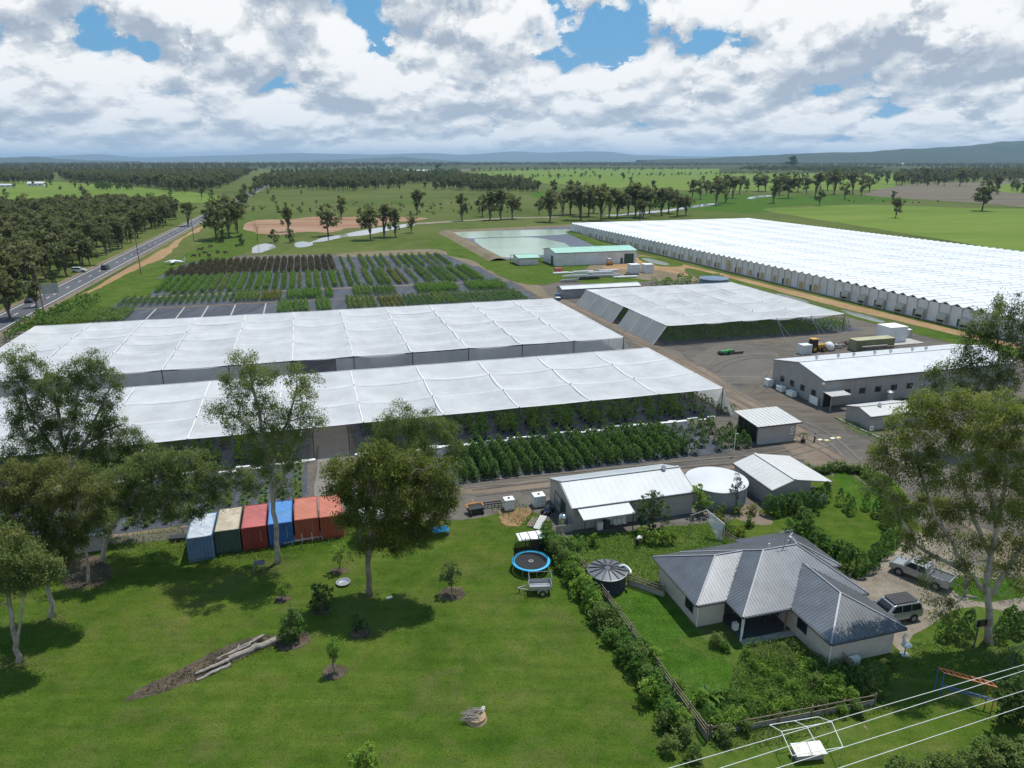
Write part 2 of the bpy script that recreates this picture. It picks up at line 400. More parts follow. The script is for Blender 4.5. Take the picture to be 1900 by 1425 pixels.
def gn_scatter(name, pts, src, scales, label, cat, seed=0, zs=None, group=None):
    """one object of many plants too far off to tell apart, instanced from real ones"""
    me = bpy.data.meshes.new(name); me.from_pydata([(p[0], p[1], (zs[i] if zs is not None else 0)) for i, p in enumerate(pts)], [], [])
    r = rng(seed); n = len(pts)
    a = me.attributes.new('sc', 'FLOAT', 'POINT'); a.data.foreach_set('value', np.asarray(scales, dtype=np.float32))
    a = me.attributes.new('rz', 'FLOAT', 'POINT'); a.data.foreach_set('value', r.uniform(0, 6.28, n).astype(np.float32))
    a = me.attributes.new('pick', 'INT', 'POINT'); a.data.foreach_set('value', r.integers(0, len(src), n).astype(np.int32))
    o = put(name, me, label=label, category=cat, kind='stuff', group=group)
    ng = bpy.data.node_groups.new(name + '_nodes', 'GeometryNodeTree')
    ng.interface.new_socket('Geometry', in_out='INPUT', socket_type='NodeSocketGeometry'); ng.interface.new_socket('Geometry', in_out='OUTPUT', socket_type='NodeSocketGeometry')
    N = ng.nodes; Lk = ng.links; gi = N.new('NodeGroupInput'); go = N.new('NodeGroupOutput'); j = N.new('GeometryNodeJoinGeometry')
    sA = N.new('GeometryNodeInputNamedAttribute'); sA.data_type = 'FLOAT'; sA.inputs[0].default_value = 'sc'
    rA = N.new('GeometryNodeInputNamedAttribute'); rA.data_type = 'FLOAT'; rA.inputs[0].default_value = 'rz'
    pA = N.new('GeometryNodeInputNamedAttribute'); pA.data_type = 'INT'; pA.inputs[0].default_value = 'pick'
    cx = N.new('ShaderNodeCombineXYZ'); Lk.new(rA.outputs['Attribute'], cx.inputs[2])
    def outp(n): return [s for s in n.outputs if s.enabled and s.name == 'Attribute'][0]
    for i, ob in enumerate(src):
        info = N.new('GeometryNodeObjectInfo'); info.transform_space = 'ORIGINAL'; info.inputs['Object'].default_value = ob; info.inputs['As Instance'].default_value = True
        ip = N.new('GeometryNodeInstanceOnPoints'); cmp = N.new('FunctionNodeCompare'); cmp.data_type = 'INT'; cmp.operation = 'EQUAL'
        Lk.new(outp(pA), [s for s in cmp.inputs if s.enabled and s.name == 'A'][0]); [s for s in cmp.inputs if s.enabled and s.name == 'B'][0].default_value = i
        Lk.new(cmp.outputs[0], ip.inputs['Selection']); Lk.new(gi.outputs[0], ip.inputs['Points']); Lk.new(info.outputs['Geometry'], ip.inputs['Instance'])
        Lk.new(cx.outputs[0], ip.inputs['Rotation']); Lk.new(outp(sA), ip.inputs['Scale']); Lk.new(ip.outputs[0], j.inputs[0])
    Lk.new(j.outputs[0], go.inputs[0])
    md = o.modifiers.new('scatter', 'NODES'); md.node_group = ng
    return o
def GP(lst, z=0.0): return [G(a, b, z) for a, b in lst]
def SP(lst): return [S(a, b) for a, b in lst]

# ------------------------------------------------------------------ materials of the setting
M = {}
M['pasture'] = ground_mat('pasture', [(.062,.088,.022), (.084,.122,.027), (.112,.152,.036), (.145,.172,.048), (.185,.180,.075)], 0.010, 0.13, fine=0.4, fs=1.4, bump=0.3, dry=((.17,.145,.075), .5, .02))
M['lawn'] = ground_mat('mown_lawn', [(.034,.080,.009), (.058,.118,.012), (.086,.150,.018), (.122,.174,.026), (.17,.182,.050)], 0.06, 0.5, fine=0.75, fs=7.0, bump=0.9, dry=((.165,.150,.060), .45, .22))
M['lush'] = ground_mat('lush_grass', [(.036,.090,.010), (.055,.132,.012), (.082,.168,.018), (.115,.180,.028)], 0.2, 1.1, fine=0.5, fs=5.0, bump=0.9, dry=((.13,.15,.05), .5, .3))
M['field'] = ground_mat('bright_field', [(.082,.128,.024), (.104,.160,.028), (.132,.185,.036), (.165,.195,.050)], 0.008, 0.05, fine=0.25, fs=0.5, bump=0.1, streak=(0.3, 0.35, 1.5))
M['plough'] = ground_mat('ploughed_field', [(.085,.075,.055), (.125,.108,.082), (.155,.135,.100), (.130,.130,.070)], 0.01, 0.08, fine=0.3, fs=0.6, bump=0.2, streak=(0.4, 0.2, 2.0))
M['gravel'] = ground_mat('yard_gravel', [(.082,.074,.067), (.125,.111,.098), (.170,.152,.133), (.215,.190,.162), (.25,.215,.175)], 0.05, 0.55, fine=0.7, fs=6.0, bump=0.6, streak=(SITE, 0.5, 1.5), dry=((.21,.165,.115), .6, .07))
M['wet'] = ground_mat('wet_gravel', [(.095,.086,.078), (.125,.110,.096), (.150,.130,.110)], 0.09, 0.6, rough=0.6, fine=0.4, fs=5.0, bump=0.3)
M['track'] = ground_mat('brown_track', [(.12,.095,.072), (.185,.145,.108), (.235,.185,.135)], 0.1, 0.5, fine=0.5, fs=5.0)
M['drive'] = ground_mat('pale_gravel', [(.135,.112,.088), (.195,.165,.13), (.25,.215,.17), (.30,.265,.215)], 0.2, 1.2, fine=0.8, fs=9.0)
M['conc'] = ground_mat('concrete_drive', [(.155,.14,.122), (.195,.178,.155), (.225,.205,.18)], 0.1, 0.6, fine=0.3, fs=4.0, bump=0.2)
M['clay'] = ground_mat('red_clay', [(.13,.11,.05), (.24,.14,.085), (.30,.19,.125), (.34,.25,.18)], 0.03, 0.16, fine=0.4, fs=1.0, bump=0.3, streak=(0.1, 0.4, 1.6))
M['orange'] = ground_mat('orange_dirt', [(.20,.13,.065), (.30,.19,.10), (.36,.25,.145)], 0.08, 0.5, fine=0.4, fs=2.0)
M['brown'] = ground_mat('bare_brown_earth', [(.12,.10,.060), (.165,.130,.085), (.20,.165,.115), (.12,.13,.055)], 0.06, 0.4, fine=0.4, fs=2.0)
M['mulch'] = ground_mat('mulch', [(.032,.026,.020), (.062,.050,.038), (.105,.085,.064), (.18,.135,.095)], 0.5, 2.5, fine=0.8, fs=12.0)
M['mat'] = ground_mat('weed_mat', [(.040,.043,.052), (.062,.067,.080), (.085,.092,.108), (.11,.118,.135)], 0.12, 0.9, rough=0.6, fine=0.4, fs=5.0, bump=0.2, streak=(SITE, 3.0, 0.4))
M['asphalt'] = ground_mat('asphalt', [(.080,.080,.088), (.105,.105,.114), (.13,.13,.138)], 0.03, 0.5, rough=0.8, fine=0.2, fs=4.0, bump=0.1)
M['paint'] = surf('road_paint', (.75,.75,.72), 0.6, 0.1, 1.0)
M['darkgrass'] = ground_mat('rank_grass', [(.030,.062,.009), (.050,.092,.012), (.078,.115,.020), (.12,.125,.042)], 0.15, 0.8, fine=0.6, fs=3.0, bump=0.8)
def water(name, col, rough=0.08):
    m, t, out = newmat(name); b = t.new('ShaderNodeBsdfPrincipled'); t.l.new(b.outputs[0], out.inputs[0])
    pos = t.new('ShaderNodeNewGeometry').outputs['Position']; n = t.noise(pos, 0.03, 4.0, 0.5, 0.5)
    t.set(b.inputs['Base Color'], t.mix(t.ramp(n, [(0.35, 0.0), (0.7, 1.0)]), col, tuple(c*1.18 for c in col)))
    b.inputs['Roughness'].default_value = rough
    bn = t.new('ShaderNodeBump'); bn.inputs['Strength'].default_value = 0.12; bn.inputs['Distance'].default_value = 0.03
    t.set(bn.inputs['Height'], t.noise(pos, 1.6, 3.0, 0.5)); t.l.new(bn.outputs[0], b.inputs['Normal']); return m
M['pondw'] = water('milky_water', (.25,.33,.25), 0.22); M['creek'] = water('shallow_water', (.25,.26,.25), 0.12)
M['liner'] = surf('pond_liner', (.060,.075,.105), 0.45, 0.2, 0.4, bump=0.2, bscale=1.0)

# ------------------------------------------------------------------ ground, far land and hills
gm = MB(); XS = [-42000, -12000, -4000, -1500, -600, -250, 0, 250, 600, 1500, 4000, 12000, 42000]; YS = [-400, 0, 150, 400, 900, 2000, 5000, 12000, 30000, 70000]
for j, y in enumerate(YS):
    for i, x in enumerate(XS): gm.v.append((x, y, 0))
k = len(XS)
for j in range(len(YS)-1):
    for i in range(k-1): gm.f.append((j*k+i, j*k+i+1, (j+1)*k+i+1, (j+1)*k+i)); gm.m.append(0)
gm.build('ground', M['pasture'], kind='structure')

def landmat(name, stops, s1, s2):
    return ground_mat(name, stops, s1, s2, fine=0.3, fs=0.02, bump=0.0)
M['farforest'] = landmat('far_woodland', [(.026,.038,.014), (.042,.056,.020), (.060,.074,.028), (.11,.135,.045)], 0.0007, 0.006)
M['farhill'] = landmat('wooded_hill', [(.022,.034,.014), (.030,.044,.018), (.042,.055,.022)], 0.0005, 0.003)
def hill(name, pts, y0, depth, seed, mat, rough=0.15, cols=160):
    """a ridge whose crest passes the given photo points at distance y0; falls to the ground on both sides"""
    r = random.Random(seed); f = noise1(seed); g = noise1(seed+5); vs = []; fs = []
    cr = []
    for i in range(cols+1):
        t = i/cols; px = pts[0][0] + (pts[-1][0]-pts[0][0])*t; j = 0
        while j < len(pts)-2 and pts[j+1][0] < px: j += 1
        a, b = pts[j], pts[j+1]; q = (px-a[0])/(b[0]-a[0]); q = q*q*(3-2*q)*.5 + q*.5; py = a[1] + (b[1]-a[1])*q
        p = V(px, py, y0); p.z = max(2, p.z*(1 + rough*0.35*f(t*30) + rough*.2*g(t*90))); cr.append(p)
    rows = [(-0.5, 0.0), (-0.34, .22), (-0.2, 0.52), (-0.1, .8), (0, 1.0), (.12, .85), (.3, .45), (0.5, 0.0)]
    for ri, (dy, h) in enumerate(rows):
        for i, p in enumerate(cr):
            w = 1 + (0.25*noise_w(i*0.31+ri*1.7+seed) if 0 < ri < 7 and ri != 4 else 0)
            sc_ = (y0 + dy*depth)/y0
            vs.append((p.x*(1 if dy <= 0 else sc_), p.y + dy*depth, p.z*h*w - (3 if h == 0 else 0)))
    c = cols+1
    for a in range(len(rows)-1):
        for i in range(cols): fs.append((a*c+i, a*c+i+1, (a+1)*c+i+1, (a+1)*c+i))
    mb = MB().add(vs, fs); return mb.build(name, mat, smooth=True, kind='structure')
def noise_w(t): return math.sin(t*1.3)*.5 + math.sin(t*2.9+1)*.3 + math.sin(t*6.1+2)*.2
hill('hills', [(-900,293),(-300,290),(60,292),(180,286),(260,292),(420,288),(560,284),(700,287),(800,284),(860,287),(950,281),(1010,284),(1080,281),(1130,281),(1180,287),(1300,290),(1500,288),(1700,291),(2100,289),(2800,291)], 28000, 9000, 3, M['farhill'])
hill('hills', [(-900,295),(-300,296),(-40,296),(20,292),(70,290),(110,295),(170,297.5),(260,299)], 13000, 3000, 8, M['farhill'], 0.1)
hill('hills', [(560,299),(640,296),(700,293),(745,291),(790,295),(850,299)], 15000, 2500, 15, M['farhill'], 0.1)
hill('hills', [(1180,297),(1290,294),(1380,290),(1500,284),(1580,283),(1700,275),(1780,272),(1850,264),(1900,262),(2000,258),(2200,262),(2500,275),(2800,290)], 9000, 4500, 21, M['farhill'], 0.1)
def far_land(name, ya, yb, x0, x1, z, seed, mat, nx=90, ny=30):
    vs = []; fs = []
    for j in range(ny+1):
        y = ya*(yb/ya)**(j/ny)
        for i in range(nx+1):
            x = (x0 + (x1-x0)*i/nx)*y
            e = 0 if j in (0, ny) else 1
            vs.append((x, y, e*z*(0.75 + 0.5*noise_w(i*.7+j*2.3+seed) + 0.35*noise_w(i*2.1-j*1.1)) if e else -1))
    for j in range(ny):
        for i in range(nx): a = j*(nx+1)+i; fs.append((a, a+1, a+nx+2, a+nx+1))
    return MB().add(vs, fs).build(name, mat, smooth=True, kind='structure')
far_land('far_woodland', 3600, 13000, -1.3, 1.3, 9, 2, M['farforest'])
far_land('far_woodland', 2300, 4200, 0.28, 1.3, 8, 5, M['farforest'], 60, 14)

def zp(name, px, mat, z, **kw): return zone(name, GP(px), M[mat], z, **kw)
# far paddocks
zp('field', [(860,346),(905,336),(1010,340),(1240,352),(1600,352),(1660,345),(1660,322),(1420,313.5),(1100,313),(890,319),(800,324),(840,335)], 'field', .02, jag=2, step=25, seed=3)
zp('field', [(-60,384),(150,372),(390,376),(398,362),(300,352),(110,338),(-60,340)], 'field', .02, jag=2, step=15, seed=4)
zp('field', [(1420,390),(1480,385),(1600,380),(1800,386),(2100,395),(2100,520),(1900,470),(1660,430)], 'field', .02, jag=1, step=12, seed=5)
zp('field', [(470,357),(900,362),(880,385),(600,382),(460,378)], 'pasture', .02, jag=2, step=12, seed=6)
zp('ploughed_field', [(1605,358),(1680,343),(1760,338),(1960,336),(2200,350),(2200,395),(1960,388),(1840,379),(1740,372),(1640,366)], 'plough', .03, jag=3, step=16, seed=7)
zp('field', [(1830,345),(1960,338),(1960,356),(1870,357)], 'field', .04, jag=2, step=12, seed=8)
zp('field', [(1815,321),(1980,315),(1980,330),(1850,333)], 'plough', .04, jag=3, step=20, seed=9)
zp('paddock', [(990,366),(1270,388),(1420,395),(1440,384),(1700,372),(1560,362),(1420,362),(1200,356),(1040,352)], 'lush', .03, jag=2, step=10, seed=10)
zp('field', [(585,316.5),(860,313.5),(850,318),(640,320)], 'plough', .03, jag=5, step=60, seed=16)
# bare red clay by the dam, wet sand
zp('bare_clay', [(448,416),(490,408),(540,407),(590,402),(640,403),(690,399),(745,402),(790,405),(760,410),(715,413),(690,422),(640,424),(610,432),(560,431),(520,436),(470,431)], 'clay', .03, jag=2.2, step=6, seed=11)
zp('pond_water', [(466,468),(474,456),(492,452),(506,454),(512,459),(498,464),(482,469)], 'creek', .05, jag=.5, step=4, seed=12)
zp('pond_water', [(546,452),(560,448),(580,451),(576,456),(560,459),(548,458)], 'creek', .05, jag=.5, step=4, seed=13)
zp('creek', [(576,450),(600,441),(640,434),(680,426),(700,423),(762,415),(768,418),(720,428),(680,436),(640,440),(606,447)], 'creek', .05, jag=1.2, step=6, seed=14)
zp('dirt_track', [(770,414),(870,408),(940,404),(1030,402),(1030,403.5),(940,406),(870,410),(772,417)], 'drive', .05, jag=.8, step=8, seed=15)
zp('creek', [(1120,399),(1160,397),(1210,392),(1260,386),(1310,378),(1330,379),(1270,388),(1220,394),(1150,400)], 'creek', .05, jag=1.5, step=8, seed=17)
zp('creek', [(1385,367),(1410,363),(1440,363),(1420,365),(1395,369)], 'creek', .05, jag=1.5, step=8, seed=18)
# rank grass strips near the dam and nursery
zp('verge_grass', [(830,440),(858,436),(925,478),(1010,470),(1120,470),(1040,520),(960,525),(905,500),(880,485),(820,470),(790,450)], 'darkgrass', .03, jag=1, step=5, seed=19)
zp('verge_grass', [(640,470),(800,462),(825,474),(720,478),(640,478)], 'brown', .04, jag=1, step=5, seed=20)

# ------------------------------------------------------------------ lawn, yard, drives
zp('mulch_bed', [(118,1045),(170,1030),(205,1050),(200,1078),(150,1092),(118,1085)], 'mulch', .022, jag=.25, step=1, seed=68)
zp('lawn', [(-500,1010),(0,1000),(200,1000),(345,985),(640,975),(850,950),(940,945),(1010,958),(1040,1010),(1120,1120),(1300,1400),(1400,1800),(-900,1800)], 'lawn', .004, jag=.15, step=1.5, seed=21)
zp('yard_gravel', [(-400,1045),(0,1018),(200,1011),(300,1001),(352,988),(500,975),(640,962),(850,966),(960,945),(1010,960),(1060,1000),(1290,975),(1420,950),(1500,880),(1620,880),(1690,960),(1900,1080),(2600,1150),(2600,700),(1960,640),(1790,628),(1700,612),(1600,590),(1430,545),(1200,498),(1178,470),(1010,478),(880,485),(820,472),(590,472),(330,482),(240,560),(150,600),(60,612),(-200,660)], 'gravel', .008, jag=.25, step=2.0, seed=22)
zp('grass_bank', [(-400,700),(60,610),(150,600),(230,560),(300,500),(330,480),(250,500),(60,560),(-400,640)], 'darkgrass', .012, jag=.5, step=3, seed=23)
zp('brown_track', [(820,474),(905,482),(925,500),(1000,530),(1010,560),(950,560),(940,548),(880,520),(850,500)], 'brown', .014, jag=.5, step=3, seed=24)
zp('grass_patch', [(918,482),(928,478),(952,492),(985,506),(1000,520),(965,518),(935,505),(918,492)], 'lush', .02, jag=.5, step=3, seed=25)
zp('grass_patch', [(1000,498),(1040,492),(1085,508),(1190,512),(1200,522),(1110,528),(1050,522),(1000,520)], 'darkgrass', .02, jag=1, step=3, seed=26)
zp('brown_track', [(1080,490),(1190,482),(1300,505),(1320,520),(1210,520),(1110,505)], 'brown', .022, jag=.6, step=3, seed=27)
zp('orange_dirt', [(1180,478),(1200,475),(1300,498),(1420,527),(1540,556),(1700,595),(1920,650),(1920,668),(1700,612),(1540,575),(1400,543),(1290,516),(1210,500),(1140,500),(1120,494)], 'orange', .026, jag=.3, step=3, seed=28)
zp('drain', [(1183,478),(1200,476),(1260,487),(1262,494),(1225,494),(1195,486)], 'darkgrass', .03, jag=.3, step=3, seed=29)
zp('drain', [(1270,502),(1290,500),(1420,534),(1540,566),(1700,604),(1920,656),(1920,672),(1700,620),(1540,580),(1400,548),(1290,514)], 'darkgrass', .034, jag=.3, step=3, seed=30)
for i, pl in enumerate([[(1190,480),(1205,480),(1240,489),(1236,492),(1210,488)], [(1440,545),(1460,548),(1500,560),(1490,562),(1450,552)], [(1560,575),(1600,584),(1640,596),(1630,598),(1580,585)]]):
    zp('drain_water', pl, 'creek', .04, jag=.2, step=2, seed=31+i)
zp('brown_track', [(1020,556),(1060,560),(1150,605),(1240,650),(1330,700),(1430,760),(1520,820),(1600,870),(1560,890),(1480,850),(1380,770),(1290,700),(1200,650),(1130,605)], 'track', .016, jag=.5, step=3, seed=40)
zp('wet_gravel', [(1190,650),(1250,648),(1300,690),(1410,750),(1470,790),(1560,820),(1600,860),(1540,850),(1500,870),(1400,890),(1395,868),(1500,835),(1440,770),(1340,705)], 'wet', .020, jag=.5, step=2, seed=41)
zp('wet_gravel', [(1340,640),(1430,650),(1420,690),(1330,690),(1280,665)], 'wet', .020, jag=.8, step=3, seed=42)
zp('brown_track', [(860,905),(1100,882),(1400,862),(1500,840),(1500,852),(1400,872),(1100,896),(860,918)], 'track', .018, jag=.25, step=2, seed=43)
zp('brown_track', [(-200,1010),(0,985),(230,968),(350,940),(350,975),(200,1000),(0,1015),(-200,1040)], 'track', .018, jag=.3, step=2, seed=44)
zone('concrete_drive', SP([(-1.6,76),(3.8,76),(3.6,92),(3.4,118),(-1.2,118),(-1.2,92)]), M['conc'], .022, jag=.08, step=2, seed=45, closed_curve=False)
zp('bare_soil', [(925,950),(975,942),(985,952),(965,975),(935,972)], 'orange', .02, jag=.2, step=1, seed=46)
zp('mulch_bed', [(880,920),(960,912),(950,935),(905,950),(860,965),(840,958)], 'wet', .020, jag=.3, step=1, seed=47)

# house garden and back lawn
zp('garden_grass', [(1075,1085),(1105,1085),(1230,1110),(1300,1175),(1380,1240),(1500,1300),(1560,1320),(1320,1372),(1290,1365),(1140,1150)], 'lush', .016, jag=.2, step=1, seed=50)
zp('garden_bed', [(1040,1000),(1180,985),(1330,970),(1370,1010),(1230,1040),(1230,1110),(1100,1088)], 'darkgrass', .014, jag=.2, step=1, seed=51)
zp('garden_grass', [(1325,985),(1370,960),(1440,938),(1560,872),(1640,880),(1690,930),(1690,970),(1600,1070),(1560,1050),(1460,990),(1380,1000)], 'lawn', .020, jag=.15, step=1, seed=52)
zp('garden_grass', [(1550,880),(1620,880),(1680,920),(1640,950),(1590,940)], 'lush', .024, jag=.2, step=1, seed=53)
zp('bare_soil', [(1345,925),(1372,912),(1385,940),(1430,960),(1420,975),(1360,960)], 'track', .024, jag=.2, step=1, seed=54)
zp('gravel_drive', [(1575,1062),(1660,1030),(1680,985),(1760,1010),(1900,1090),(2500,1200),(2500,1260),(1900,1140),(1780,1130),(1700,1180),(1660,1200)], 'drive', .012, jag=.2, step=1, seed=55)
zp('roadside_grass', [(1660,1180),(1780,1128),(1900,1142),(2500,1260),(2600,1700),(1400,1700),(1310,1385),(1560,1325),(1630,1300),(1660,1220)], 'darkgrass', .008, jag=.2, step=1, seed=56)
zp('roadside_grass', [(1640,1235),(1760,1200),(1860,1250),(1900,1330),(1780,1400),(1500,1440),(1450,1425),(1600,1370),(1590,1300)], 'lawn', .012, jag=.3, step=1, seed=57)
zp('garden_bed', [(1255,1190),(1370,1190),(1400,1215),(1520,1215),(1640,1205),(1650,1250),(1620,1300),(1400,1340),(1330,1320),(1360,1240)], 'darkgrass', .020, jag=.2, step=1, seed=58)
zp('garden_grass', [(1770,1075),(1900,1080),(1900,1110),(1790,1110)], 'lush', .018, jag=.2, step=1, seed=59)
zp('dry_grass', [(1625,1300),(1680,1290),(1740,1330),(1690,1375),(1610,1350)], 'brown', .018, jag=.35, step=1, seed=66)
zp('dirt_road', [(1780,960),(1900,1000),(2400,1060),(2400,1160),(1900,1070),(1840,1010)], 'track', .014, jag=.3, step=2, seed=67)

# ------------------------------------------------------------------ highway
RD = [G(-900,861), G(-200,634), G(0,580), G(200,496.5), G(262,467.5), G(350,412), G(400,380), G(447,351), G(492,322.5), G(505,313)]
d0 = (G(350,411)-G(0,580)).normalized(); p0 = G(200,495.5)
RD = [p0 + d0*t for t in (-600,-300,-150,-60,0,60,150,260,420,700,1100,1600,2400,3600)]
road = ribbon('road', RD, 8.6, M['asphalt'], .05)
ribbon('road_shoulder', RD, 12.5, M['brown'], .03)
for o_ in (-3.4, 3.4): ribbon('edge_line', RD, 0.20, M['paint'], .058, parent=road, off=o_)
ribbon('centre_line', RD, 0.22, M['paint'], .058, parent=road, dash=(3, 12))
nrm = Vector((-d0.y, d0.x, 0))
zone('bare_shoulder', [p0 + d0*a - nrm*b for a, b in ((-60,8),(-30,8),(20,8.5),(60,9),(100,8),(160,8),(175,10),(140,11.5),(100,10),(60,13.5),(30,15),(0,13),(-20,11),(-50,10))], M['orange'], .034, jag=.6, step=5, seed=61)
zone('verge_grass', [p0 + d0*a - nrm*b for a, b in ((-120,12),(0,20),(100,22),(200,16),(220,34),(80,48),(0,40),(-60,34),(-140,24))], M['darkgrass'], .030, jag=1, step=5, seed=62)

# ------------------------------------------------------------------ haze (real air)
hz = MB().box(-45000, 45000, -600, 72000, -4, 460)
hm, ht, ho = newmat('haze_air'); pv = ht.new('ShaderNodeVolumePrincipled'); pv.inputs['Color'].default_value = (0.52, 0.75, 1.0, 1)
pv.inputs['Density'].default_value = 4.5e-5; pv.inputs['Anisotropy'].default_value = 0.2; ht.l.new(pv.outputs[0], ho.inputs['Volume'])
hz.build('haze', hm, kind='stuff', label='thin blue air fading the far hills and woodland', category='haze')

# ------------------------------------------------------------------ building materials
M['roofw'] = surf('white_steel_roof', (.54,.55,.56), 0.5, 0.05, 0.4, dirt=(.45,.44,.42), dirtamt=0.3, dscale=0.25)
M['rooflg'] = surf('pale_grey_roof', (.39,.415,.425), 0.45, 0.06, 0.4, dirt=(.40,.40,.38), dirtamt=0.35, dscale=0.3)
M['roofcream'] = surf('cream_roof', (.50,.495,.475), 0.5, 0.05, 0.4, dirt=(.45,.43,.38), dirtamt=0.3)
M['roofgreen'] = surf('mint_roof', (.30,.52,.42), 0.45, 0.06, 0.3)
M['roofdark'] = surf('slate_grey_roof', (.150,.158,.170), 0.36, 0.10, 0.7, dirt=(.095,.098,.102), dirtamt=0.4, dscale=0.45, metal=.45, spec=.7)
M['ridge'] = surf('ridge_capping', (.24,.25,.27), 0.5, 0.1, 1.0)
M['leaflitter'] = surf('dead_leaves', (.19,.125,.07), 0.9, 0.5, 9.0, bump=0.8)
M['wallgrey'] = surf('grey_cladding', (.30,.295,.29), 0.55, 0.05, 0.3, dirt=(.20,.18,.16), dirtamt=0.35, dscale=0.35)
M['wallshed'] = surf('warm_grey_cladding', (.36,.345,.33), 0.55, 0.05, 0.3, dirt=(.24,.21,.18), dirtamt=0.3, dscale=0.35)
M['wallwhite'] = surf('white_panel', (.62,.63,.65), 0.5, 0.04, 0.3, dirt=(.40,.35,.29), dirtamt=0.5, dscale=0.35, objvar=.06)
M['wallhouse'] = surf('rendered_wall', (.50,.47,.42), 0.8, 0.08, 1.2, bump=0.2, dirt=(.33,.29,.24), dirtamt=0.35)
M['trimdark'] = surf('dark_trim', (.055,.060,.068), 0.45, 0.1, 1.0)
M['black'] = surf('black_screen', (.012,.012,.013), 0.8, 0.2, 2.0)
M['green'] = surf('dark_green_steel', (.025,.065,.045), 0.45, 0.1, 1.0)
M['white'] = surf('white_paint', (.72,.72,.70), 0.5, 0.05, 1.0, dirt=(.5,.47,.42), dirtamt=0.3, dscale=1.2)
M['galv'] = surf('galvanised_steel', (.42,.43,.44), 0.38, 0.12, 3.0, metal=0.6)
M['silver'] = surf('polished_steel', (.55,.56,.57), 0.22, 0.08, 2.0, metal=0.9)
M['glass'] = surf('dark_glass', (.018,.022,.028), 0.08, 0.1, 1.0)
M['wood'] = surf('weathered_timber', (.21,.165,.12), 0.85, 0.25, 4.0, bump=0.4)
M['ply'] = surf('raw_plywood', (.48,.33,.17), 0.8, 0.15, 1.0)
M['greywood'] = surf('grey_dead_wood', (.30,.265,.225), 0.85, 0.3, 5.0, bump=0.6)
M['rust'] = surf('rusty_iron', (.15,.065,.035), 0.85, 0.3, 3.0)
M['concrete'] = surf('concrete', (.38,.36,.33), 0.85, 0.1, 1.0, dirt=(.25,.23,.2), dirtamt=0.4)
M['rubber'] = surf('tyre_rubber', (.016,.016,.017), 0.8, 0.1, 3.0)
M['blackplastic'] = surf('black_plastic', (.020,.021,.023), 0.5, 0.15, 3.0)
def cloth_mat(name, col, transp, trans, objvar=0):
    m, t, out = newmat(name); pos = t.new('ShaderNodeNewGeometry').outputs['Position']
    n = t.noise(pos, 0.22, 5.0, 0.6, 0.3); c = t.mix(t.ramp(n, [(0.3, 0), (0.7, 1)]), tuple(x*.80 for x in col), col)
    d = t.new('ShaderNodeBsdfDiffuse', ins={'Color': c}); tl = t.new('ShaderNodeBsdfTranslucent', ins={'Color': c})
    mx = t.new('ShaderNodeMixShader'); mx.inputs[0].default_value = trans; t.l.new(d.outputs[0], mx.inputs[1]); t.l.new(tl.outputs[0], mx.inputs[2])
    tp = t.new('ShaderNodeBsdfTransparent'); m2 = t.new('ShaderNodeMixShader')
    f = t.noise(pos, 0.35, 4.0, 0.6); t.set(m2.inputs[0], t.m('MULTIPLY', t.ramp(f, [(0.3, 0.75), (0.7, 1.25)]), transp))
    t.l.new(mx.outputs[0], m2.inputs[1]); t.l.new(tp.outputs[0], m2.inputs[2]); t.l.new(m2.outputs[0], out.inputs[0]); return m
M['net'] = cloth_mat('white_shade_cloth', (.71,.715,.72), 0.16, 0.22)
M['netwall'] = cloth_mat('hanging_shade_cloth', (.74,.75,.75), 0.30, 0.55)
M['netskirt'] = cloth_mat('grey_shade_cloth', (.50,.51,.50), 0.10, 0.35)
M['seam'] = surf('cloth_seam', (.72,.725,.73), 0.7, 0.03, 1.0)

def ribbed(poly, rd, spacing, rw=0.06, rh=0.045, t=0.06, mi=0, mb=None):
    """a planar roof sheet with raised ribs running along rd"""
    mb = mb or MB(); P = [Vector(p) for p in poly]; n = (P[1]-P[0]).cross(P[2]-P[0]).normalized()
    if n.z < 0: P = P[::-1]; n = -n
    mb.slab(P, t, mi); rd = Vector(rd); rd = (rd - n*rd.dot(n)).normalized(); e = rd.cross(n).normalized(); o = P[0]
    A = [((p-o).dot(e), (p-o).dot(rd)) for p in P]; a0 = min(a[0] for a in A); a1 = max(a[0] for a in A)
    k = max(1, int((a1-a0)/spacing)); s = (a1-a0)/k
    for i in range(k+1):
        a = min(max(a0 + i*s, a0+.03), a1-.03); hits = []
        for j in range(len(A)):
            p, q = A[j], A[(j+1) % len(A)]
            if (p[0] <= a) != (q[0] <= a): hits.append(p[1] + (q[1]-p[1])*(a-p[0])/(q[0]-p[0]))
        if len(hits) >= 2:
            b0, b1 = min(hits), max(hits)
            if b1-b0 > .2: mb.bar(o + e*a + rd*(b0+.01) + n*rh*.5, o + e*a + rd*(b1-.01) + n*rh*.5, rw, rh, mi, up=n)
    return mb
